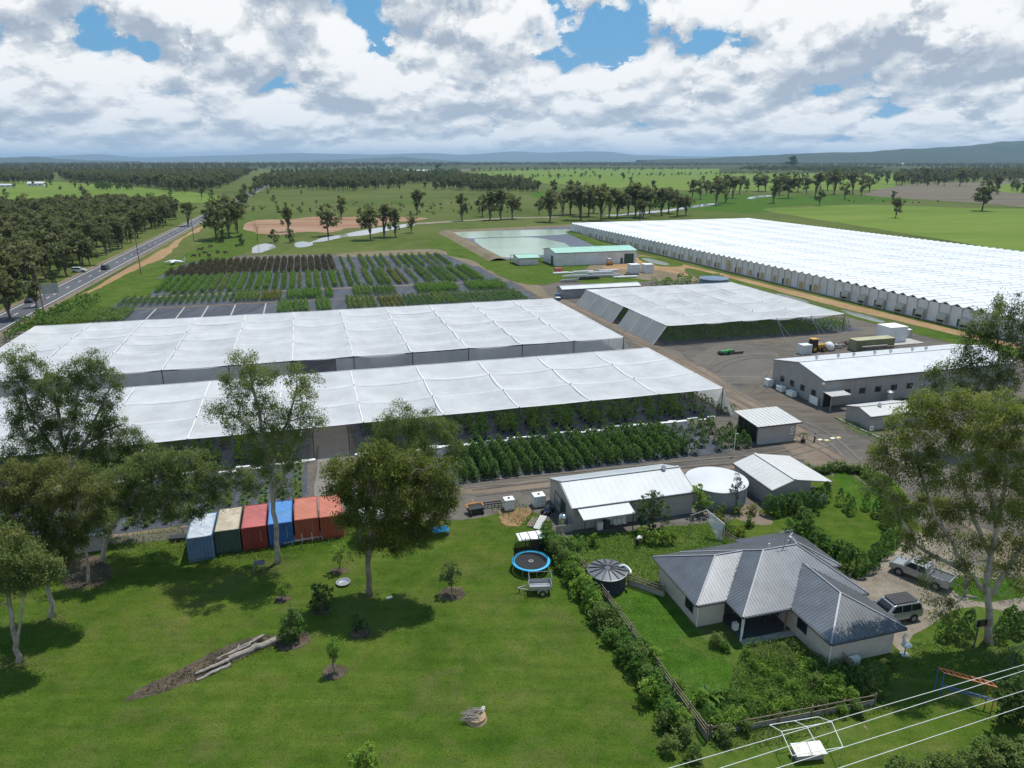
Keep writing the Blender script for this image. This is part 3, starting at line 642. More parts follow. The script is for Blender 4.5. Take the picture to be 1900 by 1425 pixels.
def window(par, x, y, z, w, h, face, fm='trimdark', bars=1):
    """window set in a wall; face: unit axis the window looks along"""
    mb = MB(); fx, fy = face; tx, ty = -fy, fx
    P = lambda a, b, d: (x + tx*a + fx*d, y + ty*a + fy*d, z + b)
    t = .06
    for a0, a1, b0, b1 in ((-w/2, w/2, -h/2, -h/2+t), (-w/2, w/2, h/2-t, h/2), (-w/2, -w/2+t, -h/2+t, h/2-t), (w/2-t, w/2, -h/2+t, h/2-t)):
        mb.bar(P((a0+a1)/2, b0, .03), P((a0+a1)/2, b1, .03), a1-a0, .07, up=(fx, fy, 0)) if (b1-b0) > (a1-a0) else mb.bar(P(a0, (b0+b1)/2, .03), P(a1, (b0+b1)/2, .03), .07, b1-b0)
    for i in range(bars):
        a = -w/2 + w*(i+1)/(bars+1); mb.bar(P(a, -h/2+t, .03), P(a, h/2-t, .03), .04, .05, up=(fx, fy, 0))
    f = mb.build('window', M[fm], par)
    MB().bar(P(0, -h/2+.03, .012), P(0, h/2-.03, .012), w-.08, .015, up=(fx, fy, 0)).build('pane', M['glass'], f)
    return f
def gable(name, label, cat, u0, v0, lu, lv, he, hr, along='u', roof='roofw', wall='wallgrey', over=0.15, rib=0.76, grp=None, skip=(), rot=None, ridge_at=0.5):
    """a steel shed: four walls, two ribbed roof slopes, ridge cap and gutters"""
    t = thing(name, label, cat, S(u0, v0), SITE if rot is None else rot, grp)
    th = .12
    if along == 'u':
        r = lv*ridge_at
        for x in (0, lu-th):
            MB().prism([(0, 0), (lv, 0), (lv, he), (r, hr-.02), (0, he)], x, x+th, 'x').build('gable_wall', M[wall], t)
        for k_, y in enumerate((0, lv-th)):
            if k_ in skip: continue
            mb = MB().box(th, lu-th, y, y+th, 0, he); nrib = int(lu/1.0)
            for i in range(1, nrib): mb.box(lu*i/nrib-.02, lu*i/nrib+.02, y-.02 if y == 0 else y+th, y if y == 0 else y+th+.02, .05, he-.05)
            mb.build('wall', M[wall], t)
        o = over; s0 = (hr-he)/r; s1 = (hr-he)/(lv-r)
        ribbed([(-o,-o,he-o*s0+.08),(lu+o,-o,he-o*s0+.08),(lu+o,r,hr+.08),(-o,r,hr+.08)], (0,1,s0), rib, .03, .010).build('roof_sheet', M[roof], t)
        ribbed([(-o,r,hr+.08),(lu+o,r,hr+.08),(lu+o,lv+o,he-o*s1+.08),(-o,lv+o,he-o*s1+.08)], (0,1,-s1), rib, .03, .010).build('roof_sheet', M[roof], t)
        MB().bar((-o,r,hr+.12),(lu+o,r,hr+.12),.35,.06).build('ridge_cap', M[roof], t)
        for y, z in ((-o-.07, he-o*s0-.02), (lv+o+.07, he-o*s1-.02)): MB().bar((-o,y,z),(lu+o,y,z),.13,.13).build('gutter', M['trimdark'] if roof != 'roofgreen' else M['green'], t)
        for x in (-o-.02, lu+o+.02):
            MB().bar((x,-o,he-o*s0+.03),(x,r,hr+.03),.04,.22,up=(1,0,0)).bar((x,r,hr+.03),(x,lv+o,he-o*s1+.03),.04,.22,up=(1,0,0)).build('barge_board', M['trimdark'] if roof != 'roofgreen' else M['green'], t)
    else:
        r = lu*ridge_at
        for y in (0, lv-th):
            MB().prism([(0, 0), (lu, 0), (lu, he), (r, hr-.02), (0, he)], y, y+th, 'y').build('gable_wall', M[wall], t)
        for k_, x in enumerate((0, lu-th)):
            if k_ in skip: continue
            MB().box(x, x+th, th, lv-th, 0, he).build('wall', M[wall], t)
        o = over; s0 = (hr-he)/r; s1 = (hr-he)/(lu-r)
        ribbed([(-o,-o,he-o*s0+.08),(r,-o,hr+.08),(r,lv+o,hr+.08),(-o,lv+o,he-o*s0+.08)], (1,0,s0), rib, .03, .010).build('roof_sheet', M[roof], t)
        ribbed([(r,-o,hr+.08),(lu+o,-o,he-o*s1+.08),(lu+o,lv+o,he-o*s1+.08),(r,lv+o,hr+.08)], (1,0,-s1), rib, .03, .010).build('roof_sheet', M[roof], t)
        MB().bar((r,-o,hr+.12),(r,lv+o,hr+.12),.35,.06).build('ridge_cap', M[roof], t)
        for x, z in ((-o-.07, he-o*s0-.02), (lu+o+.07, he-o*s1-.02)): MB().bar((x,-o,z),(x,lv+o,z),.13,.13).build('gutter', M['trimdark'], t)
        for y in (-o-.02, lv+o+.02):
            MB().bar((-o,y,he-o*s0+.03),(r,y,hr+.03),.04,.22,up=(0,1,0)).bar((r,y,hr+.03),(lu+o,y,he-o*s1+.03),.04,.22,up=(0,1,0)).build('barge_board', M['trimdark'], t)
    return t
def vent_mb(r=.3):
    mb = MB().cyl(0,0,0,.25,r*.55,10); mb.lathe([(r*.55,.25),(r,.35),(r*1.05,.5),(r*.8,.68),(r*.3,.78),(0.01,.8)],n=14)
    return mb
def door(par, x, y, z0, w, h, face, mat='green', name='door'):
    fx, fy = face; tx, ty = -fy, fx
    d = MB().bar((x+fx*.03, y+fy*.03, z0), (x+fx*.03, y+fy*.03, z0+h), w, .06, up=(fx, fy, 0))
    for k in range(1, int(h/.45)): d.bar((x+fx*.065-tx*w*.48, y+fy*.065-ty*w*.48, z0+k*.45), (x+fx*.065+tx*w*.48, y+fy*.065+ty*w*.48, z0+k*.45), .02, .03)
    return d.build(name, M[mat], par)

# ------------------------------------------------------------------ shade houses
def nethouse(name, label, u0, u1, v0, v1, nu, nv, H, sagu, sagv, seed, cell=0.9, postskip=None):
    t = thing(name, label, 'shade house', S(u0, v0), SITE); U = u1-u0; Vv = v1-v0; r = rng(seed)
    NX = int(U/cell); NY = int(Vv/cell); dz = r.uniform(0.55, 1.45, size=(nu+1, nv+1)); ez = r.normal(size=(nu+2, nv+2))*0.07
    def hz_(x, y):
        fu = x/U*nu; fv = y/Vv*nv; i = min(int(fu), nu-1); j = min(int(fv), nv-1); a = fu-i; b = fv-j
        k = dz[i, j]; e = ez[i,j]*(1-a)*(1-b)+ez[i+1,j]*a*(1-b)+ez[i,j+1]*(1-a)*b+ez[i+1,j+1]*a*b
        pa = 4*a*(1-a); pb = 4*b*(1-b)
        ed_ = min(1.0, .22 + min(fu, nu-fu, 9)*1.6, .22 + min(fv, nv-fv, 9)*2.2)
        return H + e*ed_ - sagu*ed_*pa*(1-.35*pb) - sagv*ed_*k*(pb**0.6)*(pa**0.5) - 0.12*pb*k*ed_
    # cells finer near the cables
    vs = []; fs = []
    for j in range(NY+1):
        for i in range(NX+1):
            x = U*i/NX; y = Vv*j/NY; vs.append((x, y, hz_(x, y)))
    for j in range(NY):
        for i in range(NX): a = j*(NX+1)+i; fs.append((a, a+1, a+NX+2, a+NX+1))
    MB().add(vs, fs).build('shade_cloth', M['net'], t, smooth=True)
    for i in range(nu+1):
        x = U*i/nu; mb = MB(); L = [(x, Vv*k/(nv*8), hz_(min(x, U-1e-6), min(Vv*k/(nv*8), Vv-1e-6))+.03) for k in range(nv*8+1)]
        for p, q in zip(L, L[1:]): mb.bar(p, q, .12, .012)
        mb.build('seam', M['seam'], t)
    for j in range(nv+1):
        y = Vv*j/nv; mb = MB(); L = [(U*k/(nu*8), y, hz_(min(U*k/(nu*8), U-1e-6), min(y, Vv-1e-6))+.05) for k in range(nu*8+1)]
        for p, q in zip(L, L[1:]): mb.bar(p, q, .10, .015)
        mb.build('seam', M['seam'], t)
    pm = MB().cyl(0,0,0,H+.12,.075,8).mesh('post', M['trimdark'])
    for i in range(nu+1):
        for j in range(nv+1):
            if postskip and postskip(i, j): continue
            put('post', pm, t, (U*i/nu, Vv*j/nv, 0))
    return t
nb = nethouse('shade_house', 'front white shade-cloth house behind the tall gum, open along its near side above leafy rows', -60.5, 60.5, 92, 118, 11, 3, 4.25, .20, .60, 1)
na = nethouse('shade_house', 'largest white shade-cloth house, behind the front one, pleated in many bays', -57, 59.7, 127, 171, 11, 6, 4.25, .22, .85, 2, cell=.8)
nc = nethouse('shade_house', 'white shade-cloth house on the right with sloping grey skirts down its left side', 73.0, 118.2, 133.8, 180.5, 5, 5, 4.25, .20, .95, 3, cell=.75)
def curtain(par, a, b, h, name='side_curtain', mat='netwall', lean=(0,0), h0=0.05, n=40, amp=.06):
    vs = []; fs = []; a = Vector(a); b = Vector(b); nr = Vector((-(b-a).y, (b-a).x, 0)).normalized()
    for i in range(n+1):
        p = a.lerp(b, i/n)
        for k, z in enumerate((h0, h*.5, h)):
            f = 1-z/h; q = p + Vector((lean[0]*f, lean[1]*f, 0)) + nr*amp*math.sin(i*2.1+k)*(1.0 if k < 2 else 0); vs.append((q.x, q.y, z))
    for i in range(n):
        for k in range(2): o = i*3+k; fs.append((o, o+3, o+4, o+1))
    return MB().add(vs, fs).build(name, M[mat], par, smooth=True)
curtain(na, (0, 0, 0), (52.5, 0, 0), 4.0, n=90); curtain(na, (60.5, 0, 0), (116.7, 0, 0), 4.0, n=90)
curtain(na, (116.75, 0, 0), (116.75, 44, 0), 4.0, lean=(1.2, 0), n=60); curtain(na, (0,44,0), (116,44,0), 4.0, n=90)
curtain(nb, (121.0, 0, 0), (121.0, 26, 0), 4.0, lean=(1.2, 0), n=30); 
curtain(nb, (0, 26, 0), (60, 26, 0), 4.0, n=60); curtain(nb, (65, 26, 0), (121, 26, 0), 4.0, n=60)
for par, x, dx, dy in ((nb, 121.05, 1.7, -2.6), (na, 116.8, 1.7, -1.5)):   # corner tie-down flaps
    MB().add([(x,0,4.3),(x+dx*.45,dy*.5-.2,.1),(x+dx,dy*.35,.05),(x+.5,2.5,.3)], [(0,1,2),(0,2,3)]).build('tie_down_flap', M['netskirt'], par)
# right-hand house: skirts, guys, opening
for a, b in ((0.2, 18.8), (22.3, 46.5)):
    curtain(nc, (0, a, 0), (0, b, 0), 4.25, 'skirt', 'netskirt', lean=(-2.7, 0.6), n=24, amp=.05)
for y in (0.2, 6.5, 12.5, 18.8, 22.3, 30, 38, 46.5): MB().bar((-.02, y, 4.3), (-2.72, y+.6, .1), .16, .03, up=(0,0,1)).build('seam', M['seam'], nc)
for x in (27, 36.2, 45.2): MB().bar((x, 0, 4.25), (x+.6, -3.2, 0), .05).bar((x, 0, 4.25), (x+2.4, -3.2, 0), .05).build('guy_wire', M['galv'], nc)

# weed mats
for i, (a, b, c, d) in enumerate([(14.5, 53.5, 78.2, 90.2), (4.4, 60.4, 91.6, 118), (-57, -1.8, 91.6, 118), (-38, -2.2, 76.5, 90.0), (-57, 59.6, 127.2, 171), (72.5, 124, 133.8, 181)]):
    zone('weed_mat', SP([(a, c), (b, c), (b, d), (a, d)]), M['mat'], .038, jag=.08, step=2, seed=70+i, closed_curve=False)
def strip_blocks(name, u0, u1, v, w, seed):
    r = random.Random(seed); mb = MB(); u = u0
    while u < u1:
        L = r.uniform(.5, 2.2); 
        if r.random() < .86: mb.cbox(u+L/2, v+r.uniform(-w, w)*.5, .12, L*.95, r.uniform(.25, .6), r.uniform(.12, .28), r.uniform(-.12, .12))
        u += L*r.uniform(.45, .8)
    return mb.build(name, M['white'], None, (0,0,.03), SITE, kind='stuff', label='broken strip of white covered edging stones along the open side of the front shade house', category='edging')
strip_blocks('white_edging', -37, -2, 90.3, 1.2, 4); strip_blocks('white_edging', 4, 58, 90.6, 1.2, 5)

# ------------------------------------------------------------------ big greenhouse
def greenhouse():
    a = R(17.6); N = 80; P = 3.22; EV, RG, D = 4.85, 5.5, 113.0
    t = thing('greenhouse', 'vast white multi-span greenhouse with a saw-tooth front of narrow gables', 'greenhouse', (32.5, 398.5, 0), a - math.pi/2)
    wall = MB(); wall.prism([(.04, 0), (P-.04, 0), (P-.04, EV), (P/2, RG-.03), (.04, EV)], 0, .1, 'y')
    wm = wall.mesh('wall_panel', M['wallwhite'])
    rm_ = MB(); 
    for x0, z0, x1, z1 in ((-.02, EV-.03, P/2, RG), (P/2, RG, P+.02, EV-.03)):
        n = 14
        for k in range(n):
            y0 = -.18 + (D+.3)*k/n; y1 = -.18 + (D+.3)*(k+1)/n
            dz = (k % 2)*.05
            rm_.add([(x0,y0,z0+dz),(x1,y0,z1+dz),(x1,y1,z1+dz+.01),(x0,y1,z0+dz+.01)], [(0,1,2,3)])
            rm_.bar((x0,y1,z0+.06),(x1,y1,z1+.06),.12,.05,up=(0,1,0))
    rm_.bar((P/2,-.2,RG+.04),(P/2,D,RG+.04),.14,.05)
    rmm = rm_.mesh('roof_span', [surf('white_greenhouse_film', (.70,.705,.715), 0.4, 0.05, 0.08, dirt=(.60,.62,.64), dirtamt=0.7, dscale=0.06, objvar=.07)])
    pip = MB().bar((0,-.09,0),(0,-.09,EV),.12,.1,up=(0,1,0)).box(-.2,.2,-.2,-.02,EV-.28,EV+.02).mesh('downpipe', M['galv'])
    gv = MB().box(P/2-.55,P/2+.55,-.05,-.01,EV-.02,EV+.42); 
    for k in range(4): gv.box(P/2-.5,P/2+.5,-.1,-.05,EV+.02+k*.1,EV+.06+k*.1)
    gvm = gv.mesh('gable_vent', M['trimdark'])
    pad = MB().prism([(-.05,1.35),(-.95,1.1),(-.95,1.75),(-.5,2.6),(-.05,2.65)], .45, P-.45, 'x')
    pad.box(.4,.55,-1.0,-.02,0,1.8); pad.box(P-.55,P-.4,-1.0,-.02,0,1.8); pad.box(.55,P-.55,-.9,-.6,.28,.45)
    padm = pad.mesh('cooling_hood', surf('beige_panel', (.40,.39,.34), 0.6, 0.08, 1.0))
    slot = MB().box(.57,P-.57,-.3,-.02,.5,1.3)
    for k in range(3): slot.box(.57,P-.57,-.36,-.3,.62+k*.22,.66+k*.22)
    slotm = slot.mesh('intake_grille', M['black'])
    ply = MB().box(.75,P-.75,-.05,-.01,.3,2.35); plym = ply.mesh('plywood_sheet', M['ply'])
    plyt = MB().box(.75,P-.75,-.05,-.01,.3,3.9).mesh('plywood_sheet', M['ply'])
    dr = MB().box(P-.95,P-.2,-.06,-.01,.05,2.05).mesh('door', M['green'])
    for i in range(N):
        x = P*i; put('wall_panel', wm, t, (x,0,0)); put('roof_span', rmm, t, (x,0,0)); put('downpipe', pip, t, (x,0,0))
        if i >= 63: put('gable_vent', gvm, t, (x,0,0))
        if i >= 63 and i % 2 == 0: h = put('cooling_hood', padm, t, (x,0,0)); put('intake_grille', slotm, h)
        elif 6 < i < 62 and i % 2 == 0 and i != 46: put('plywood_sheet', plym, t, (x,0,0))
        if i == 46: put('plywood_sheet', plyt, t, (x,0,0))
        if i % 4 == 3: put('door', dr, t, (x,0,0))
    MB().box(-.1,-.02,0,D,0,EV).build('end_wall', M['wallwhite'], t); MB().box(P*N+.02,P*N+.1,0,D,0,EV).build('end_wall', M['wallwhite'], t)
    MB().box(0,P*N,D,D+.1,0,EV).build('back_wall', M['wallwhite'], t)
    MB().box(0,P*N,-.35,.0,0,.22).build('kerb', M['concrete'], t)
greenhouse()

# ------------------------------------------------------------------ long grey packing shed and neighbours
sh = gable('packing_shed', 'long grey packing shed with a pale roof and a row of round roof vents', 'shed', 78, 90.5, 39.5, 13.2, 4.4, 5.7, 'u', 'roofw', 'wallgrey')
vm = vent_mb(.28).mesh('roof_vent', M['silver'])
for u in (4.2, 8.6, 11.8, 16.2, 19.6, 24.3, 27.3): put('roof_vent', vm, sh, (u, 7.6, 5.55))
for v in (2.2, 5.0, 7.7, 10.4): window(sh, 0, v, 1.7, 1.0, 1.0, (-1,0), 'trimdark')
for u in (4.6, 7.6, 10.7, 13.9, 17.1): window(sh, u, 0, 2.1, 1.2, .95, (0,-1), 'trimdark')
MB().cbox(-.35,-.15,4.0,.35,.3,.3).build('flood_light', M['white'], sh)
pc = ribbed([(-.4,-2.4,2.55),(3.3,-2.4,2.55),(3.3,-.02,2.75),(-.4,-.02,2.75)], (0,1,0.1), .5).build('porch_roof', M['roofcream'], sh)
for x in (-.2, 3.1): MB().box(x-.06,x+.06,-2.3,-2.18,0,2.52).build('porch_post', M['wallgrey'], sh)
MB().box(.2,1.6,-.06,-.01,0,2.2).build('door', M['black'], sh)
# things around it
def boxthing(name, label, cat, u, v, sx, sy, sz, mat, rz=0, lid=None, grp=None, legs=0.0, mids=0, z=0.0):
    t = thing(name, label, cat, S(u, v, z), SITE+rz, grp)
    b = MB().cbox(0,0,legs+sz/2,sx,sy,sz)
    for k in range(mids):
        q = legs + sz*(k+1)/(mids+1); b.cbox(0,0,q,sx+.04,sy+.04,.05)
    b.build('body', M[mat], t)
    MB().cbox(0,0,legs+sz+.04,sx+.06,sy+.06,.08).build('lid', M[lid or mat], t)
    if legs:
        for a in (-1,1):
            for c in (-1,1): MB().cbox(a*sx*.42,c*sy*.42,legs/2,.08,.08,legs).build('leg', M[mat], t)
    return t
boxthing('chest_freezer', 'white chest by the left end wall of the packing shed, nearer the road corner', 'freezer', 76.8, 96.6, .9, 1.6, .75, 'white', legs=.08)
boxthing('chest_freezer', 'white chest by the left end wall of the packing shed, second from its near corner', 'freezer', 76.8, 99.4, .9, 1.5, .75, 'white', legs=.08)
boxthing('crate', 'tall white crate at the far left corner of the packing shed', 'crate', 76.6, 102.6, 1.1, 1.1, 1.2, 'white', mids=2)
MB().cbox(0,0,.75,.08,2.0,1.3).build('whiteboard', M['white'], None, S(77.5,91.9), SITE, label='white panel leaning on the packing shed beside its porch', category='panel')
t = thing('water_tank', 'small galvanised tank on a frame in front of the packing shed windows', 'tank', S(90.2,89.4), SITE); MB().cyl(0,0,.3,1.8,.55,16).build('tank_body', M['galv'], t); MB().lathe([(.58,1.8),(.3,2.0),(.02,2.05)],n=16).build('tank_lid', M['galv'], t)
for a in (-.4,.4): MB().box(a-.05,a+.05,-.4,.4,0,.3).build('leg', M['galv'], t)
t = thing('handcart', 'small metal handcart beside the packing shed wall', 'cart', S(93.6,89.6), SITE); MB().cbox(0,0,.5,.9,.5,.08).build('tray', M['galv'], t); MB().tube([(-.4,0,.5),(-.7,0,1.2)],.03).build('handle', M['galv'], t)
for a in (-.3,.3): MB().tube([(.2,a-.04,.18),(.2,a+.04,.18)],.18,12).build('wheel', M['rubber'], t)

sm = gable('garden_shed', 'low pale-roofed grey shed among shrubs across the road from the black-sided hut', 'shed', 77.6, 79.6, 8.5, 5.0, 2.2, 2.85, 'u', 'roofcream', 'wallgrey')
put('roof_vent', vm, sm, (3.2, 2.0, 2.6))
hu = thing('hut', 'grey hut with a pale flat roof and black mesh left side', 'hut', S(58.6, 79.6), SITE)
MB().box(0,6.2,0,.12,0,2.6).build('wall', M['wallshed'], hu); MB().box(6.08,6.2,.12,5.0,0,2.7).build('wall', M['wallshed'], hu); MB().box(0,6.08,4.88,5.0,0,2.8).build('wall', M['wallshed'], hu)
MB().box(0,.06,.12,4.88,.15,2.65).build('mesh_screen', M['black'], hu)
for y in (.2, 2.4, 4.7): MB().box(-.06,0,y-.05,y+.05,0,2.7).build('screen_post', M['trimdark'], hu)
ribbed([(-.5,-.5,2.78),(6.7,-.5,2.78),(6.7,5.5,3.12),(-.5,5.5,3.12)], (0,1,.06), .6).build('roof_sheet', M['roofcream'], hu)
MB().box(-.52,6.72,-.58,-.5,2.62,2.8).build('gutter', M['trimdark'], hu)
MB().box(0,6.2,-.3,0,0,.1).build('slab_edge', M['concrete'], hu)
sg = MB().box(5.35,5.8,-.03,-.005,1.35,2.0).build('notice_sign', M['white'], hu)
MB().box(5.45,5.7,-.035,-.031,1.5,1.85).build('notice_print', M['wallgrey'], sg)
MB().box(5.3,5.85,-.03,-.005,.9,1.1).build('notice_sign', M['white'], hu)
def text(par, s, size, loc, rot, mat, name='lettering'):
    c = bpy.data.curves.new(name, 'FONT'); c.body = s; c.size = size; c.align_x = 'CENTER'; c.extrude = .004
    o = bpy.data.objects.new('t', c); COL.objects.link(o); dg = bpy.context.evaluated_depsgraph_get(); me = bpy.data.meshes.new_from_object(o.evaluated_get(dg))
    bpy.data.objects.remove(o); me.materials.clear(); me.materials.append(M[mat]); q = put(name, me, par, loc); q.rotation_euler = rot; return q

# ------------------------------------------------------------------ near sheds and tanks
s1 = gable('workshop_shed', 'long pale-roofed grey shed with a white awning behind the trampoline', 'shed', 25.1, 63.8, 14.3, 7.6, 2.7, 4.0, 'u', 'rooflg', 'wallshed', ridge_at=.5)
ribbed([(.4,-2.0,2.2),(6.3,-2.0,2.2),(6.3,-.25,2.6),(.4,-.25,2.6)], (0,1,.2), .5, .03, .012).build('awning', M['roofw'], s1)
for x in (.6, 6.1): MB().box(x-.04,x+.04,-1.95,-1.87,0,2.15).build('awning_post', M['trimdark'], s1)
MB().box(3.8,6.2,-.06,-.01,.05,2.05).build('sliding_door', M['white'], s1); MB().box(4.95,5.02,-.09,-.06,.05,2.05).build('door_rail', M['galv'], s1)
put('roof_vent', vm, s1, (12.4, 3.6, 3.8)); door(s1, 0, 3.0, .2, 1.4, 1.9, (-1,0), 'green', 'roller_door')
s2 = gable('carport_shed', 'pale gable shed with an open post-held carport side beside the round white tank', 'shed', 48.7, 62.4, 7.8, 7.6, 2.3, 3.2, 'v', 'roofcream', 'wallgrey', ridge_at=.36, skip=(1,))
MB().box(5.0,5.12,.12,7.48,0,2.75).build('wall', M['wallgrey'], s2)
for c_ in [c for c in COL.objects if c.parent == s2 and c.name.startswith('gable_wall')]:
    for v_ in c_.data.vertices:
        if v_.co.x > 5.2: v_.co.x = 5.12; v_.co.z = 0 if v_.co.z < .1 else 2.75
for y in (.1, 3.8, 7.5): MB().box(7.6,7.75,y-.07,y+.07,0,2.25).build('carport_post', M['wallgrey'], s2)
def tank(name, label, u, v, r, h, hr, roof, body, n=48, ribs=0, bands=4):
    t = thing(name, label, 'water tank', S(u, v), SITE)
    mb = MB(); prof = []
    for i in range(bands*8+1):
        z = h*i/(bands*8); prof.append((r + .03*math.cos(i*math.pi), z))
    mb.lathe(prof, n=n); mb.build('tank_wall', M[body], t, smooth=False)
    MB().lathe([(r+.1,h-.05),(r+.1,h+.03),(r*.7,h+hr*.45),(r*.35,h+hr*.8),(.01,h+hr)], n=n).build('tank_roof', M[roof], t, smooth=False)
    for i in range(ribs):
        a = 2*math.pi*i/ribs; c, s = math.cos(a), math.sin(a)
        MB().bar((c*.3, s*.3, h+hr+.0), ((r+.08)*c*.68, (r+.08)*s*.68, h+hr*.48+.04), .09, .07).bar(((r+.08)*c*.68, (r+.08)*s*.68, h+hr*.48+.04), ((r+.08)*c, (r+.08)*s, h+.07), .09, .07).build('roof_rib', M['blackplastic'], t)
    MB().lathe([(r+.05,h-.12),(r+.14,h-.10),(r+.14,h+.0),(r+.05,h+.02)], n=n).build('rim', M['galv'], t)
    return t
tw = tank('water_tank', 'large round grey tank with a bright white lid between two pale-roofed sheds', 44.2, 66.8, 3.5, 2.2, .45, 'roofw', 'wallgrey')
td = tank('water_tank', 'dark round tank with a spoked grey lid beside the house garden fence', 24.5, 53.2, 1.72, 1.65, .28, 'roofdark', 'blackplastic', ribs=14)
MB().tube([(1.1,-.1,1.88),(1.6,-.1,1.95),(1.8,-.4,1.9),(1.9,-.9,1.8),(1.75,-1.3,1.75)], .11, 8).build('white_pipe', M['white'], td, smooth=True)
M['bluetank'] = surf('blue_tank', (.10,.16,.24), 0.45, 0.1, 0.6)
tank('water_tank', 'round slate-blue tank beyond the right-hand shade house, by shrubs', 121.0, 194.5, 4.4, 3.2, .5, 'bluetank', 'bluetank')
t = thing('water_tank', 'small shiny steel tank against the left end of the workshop shed', 'water tank', S(24.3,64.6), SITE)
MB().lathe([(.5,0),(.52,.2),(.5,.4),(.52,.6),(.5,.8),(.52,1.0),(.5,1.2),(.52,1.4),(.4,1.6),(.02,1.7)],n=20).build('tank_body', M['silver'], t, smooth=True)
MB().cyl(0,0,1.68,1.78,.15,10).build('tank_cap', M['blackplastic'], t)

# ------------------------------------------------------------------ green-roofed sheds and yard behind
gs = gable('machinery_shed', 'long white shed with a mint green roof near the lined dam', 'shed', 90.0, 254.0, 33.0, 14.5, 4.9, 6.0, 'u', 'roofgreen', 'wallwhite', over=.3, rib=1.5)
MB().box(28.0,32.0,-.08,-.02,0,3.7).build('roller_door', M['green'], gs); MB().box(26.4,27.4,-.08,-.02,0,2.2).build('door', M['green'], gs); MB().box(-.08,-.02,3.0,5.6,0,3.4).build('roller_door', M['green'], gs)
g2 = gable('site_office', 'small white building with a mint green roof and railed verandah by the lined dam', 'office', 77.5, 259.5, 7.0, 9.0, 2.9, 3.5, 'u', 'roofgreen', 'wallwhite', over=.9, rib=1.0)
for x in (-.8, 7.8): 
    for y in (-.8, 9.8): MB().box(x-.07,x+.07,y-.07,y+.07,0,2.75).build('verandah_post', M['green'], g2)
MB().box(-1.2,7.9,-1.0,-.9,.9,1.0).box(-1.2,-1.1,-1.0,9,.9,1.0).box(-1.2,7.9,-.98,-.92,.45,.5).build('railing', M['galv'], g2)
ws = gable('store_shed', 'low narrow shed with a pale roof beyond the shade houses, blue bins at its end', 'shed', 69.8, 190.8, 24.5, 4.6, 2.7, 3.3, 'u', 'roofw', 'wallgrey', over=.2, rib=1.0)
window(ws, 16, 0, 1.9, 1.4, .8, (0,-1)); window(ws, 19.8, 0, 1.9, 1.4, .8, (0,-1))
M['blue'] = surf('blue_steel', (.035,.09,.22), 0.5, 0.15, 0.8, dirt=(.12,.13,.15), dirtamt=.4)
t = boxthing('portable_toilet', 'white and blue cabin beside the store shed and the right-hand shade house', 'cabin', 77.6, 187.0, 3.6, 2.4, 2.6, 'blue', lid='white', mids=1)
for i in range(2): boxthing('bin', ['dark blue bin at the left end of the store shed', 'low blue and white bin in front of the taller dark blue one'][i], 'bin', 68.4-i*.6, 190.6-i*1.6, 1.3, 1.3, 1.5-i*.7, 'blue', lid='white' if i else None)
t = thing('pallet', 'flat stack of brown boards left of the store shed', 'boards', S(62.8, 193.5), SITE)
for k in range(4): MB().cbox(0,k*.35-.5,.15+.05*(k%2),3.2,.3,.12).build('board', M['wood'], t)
# forklift
t = thing('forklift', 'white and orange forklift parked before the mint-roofed machinery shed', 'forklift', S(110.5,250.8), SITE)
MB().cbox(0,0,.75,2.2,1.2,.8).cbox(.7,0,1.25,.9,1.1,.5).build('body', surf('lift_orange', (.5,.22,.05), .5), t)
MB().box(-.9,-.8,-.5,-.4,.3,2.6).box(-.9,-.8,.4,.5,.3,2.6).box(.5,.58,-.5,-.42,1,2.5).box(.5,.58,.42,.5,1,2.5).build('mast', M['trimdark'], t); MB().cbox(-.15,0,2.6,1.5,1.2,.1).build('canopy', M['white'], t)
for a in (-.7,.7):
    for b in (-.6,.6): MB().tube([(a,b-.1,.35),(a,b+.1,.35)],.35,12).build('wheel', M['rubber'], t)
for i, (u, v) in enumerate(((111.2,231.0),(116.0,230.0))):
    boxthing('crate', ['large white crate on a pale slab in the yard, left of two', 'large white crate on a pale slab in the yard, right of two'][i], 'crate', u, v, 3.4, 3.4, 3.0, 'wallwhite', lid='white', mids=1)
# pipe and sheet stacks
r_ = random.Random(5)
for i, (u, v, L, n, mt) in enumerate([(88,228,9,5,'white'),(93,235,9,6,'white'),(99,232,10,6,'wallwhite'),(97,225,13,7,'galv'),(104,222,9,4,'white'),(90,222,8,5,'blackplastic'),(86,236,7,4,'white'),(104,237,8,4,'wallwhite'),(82,219,6,6,'galv'),(108,226,5,4,'blackplastic')]):
    t = thing('pipe_stack', ['bundle of long white pipes','stack of white lengths nearest the mint-roofed shed','pale sheet bundle mid yard','wide low stack of grey steel sections at the front','short white bundle at the right','black pipe heap at the left end','small white stack at the far left','pale bundle behind the crates','row of grey troughs lying on grass','dark boxes by the white crates'][i] + ' in the materials yard', 'pipe stack', S(u, v), SITE)
    for k in range(n): MB().cbox(r_.uniform(-.4,.4), (k % 4)*.55-1, .25+.42*(k//4)+r_.uniform(0,.1), L*r_.uniform(.8,1), .45, .38).build('pipe', M[mt], t)
t = thing('red_crate', 'red crated load in the materials yard before the mint-roofed shed', 'crate', S(85.5,238.5), SITE)
MB().cbox(0,0,.9,2.6,1.6,1.5).build('load', surf('faded_red', (.42,.09,.08), .7), t); MB().cbox(0,0,.1,2.8,1.8,.15).build('pallet', M['wood'], t)

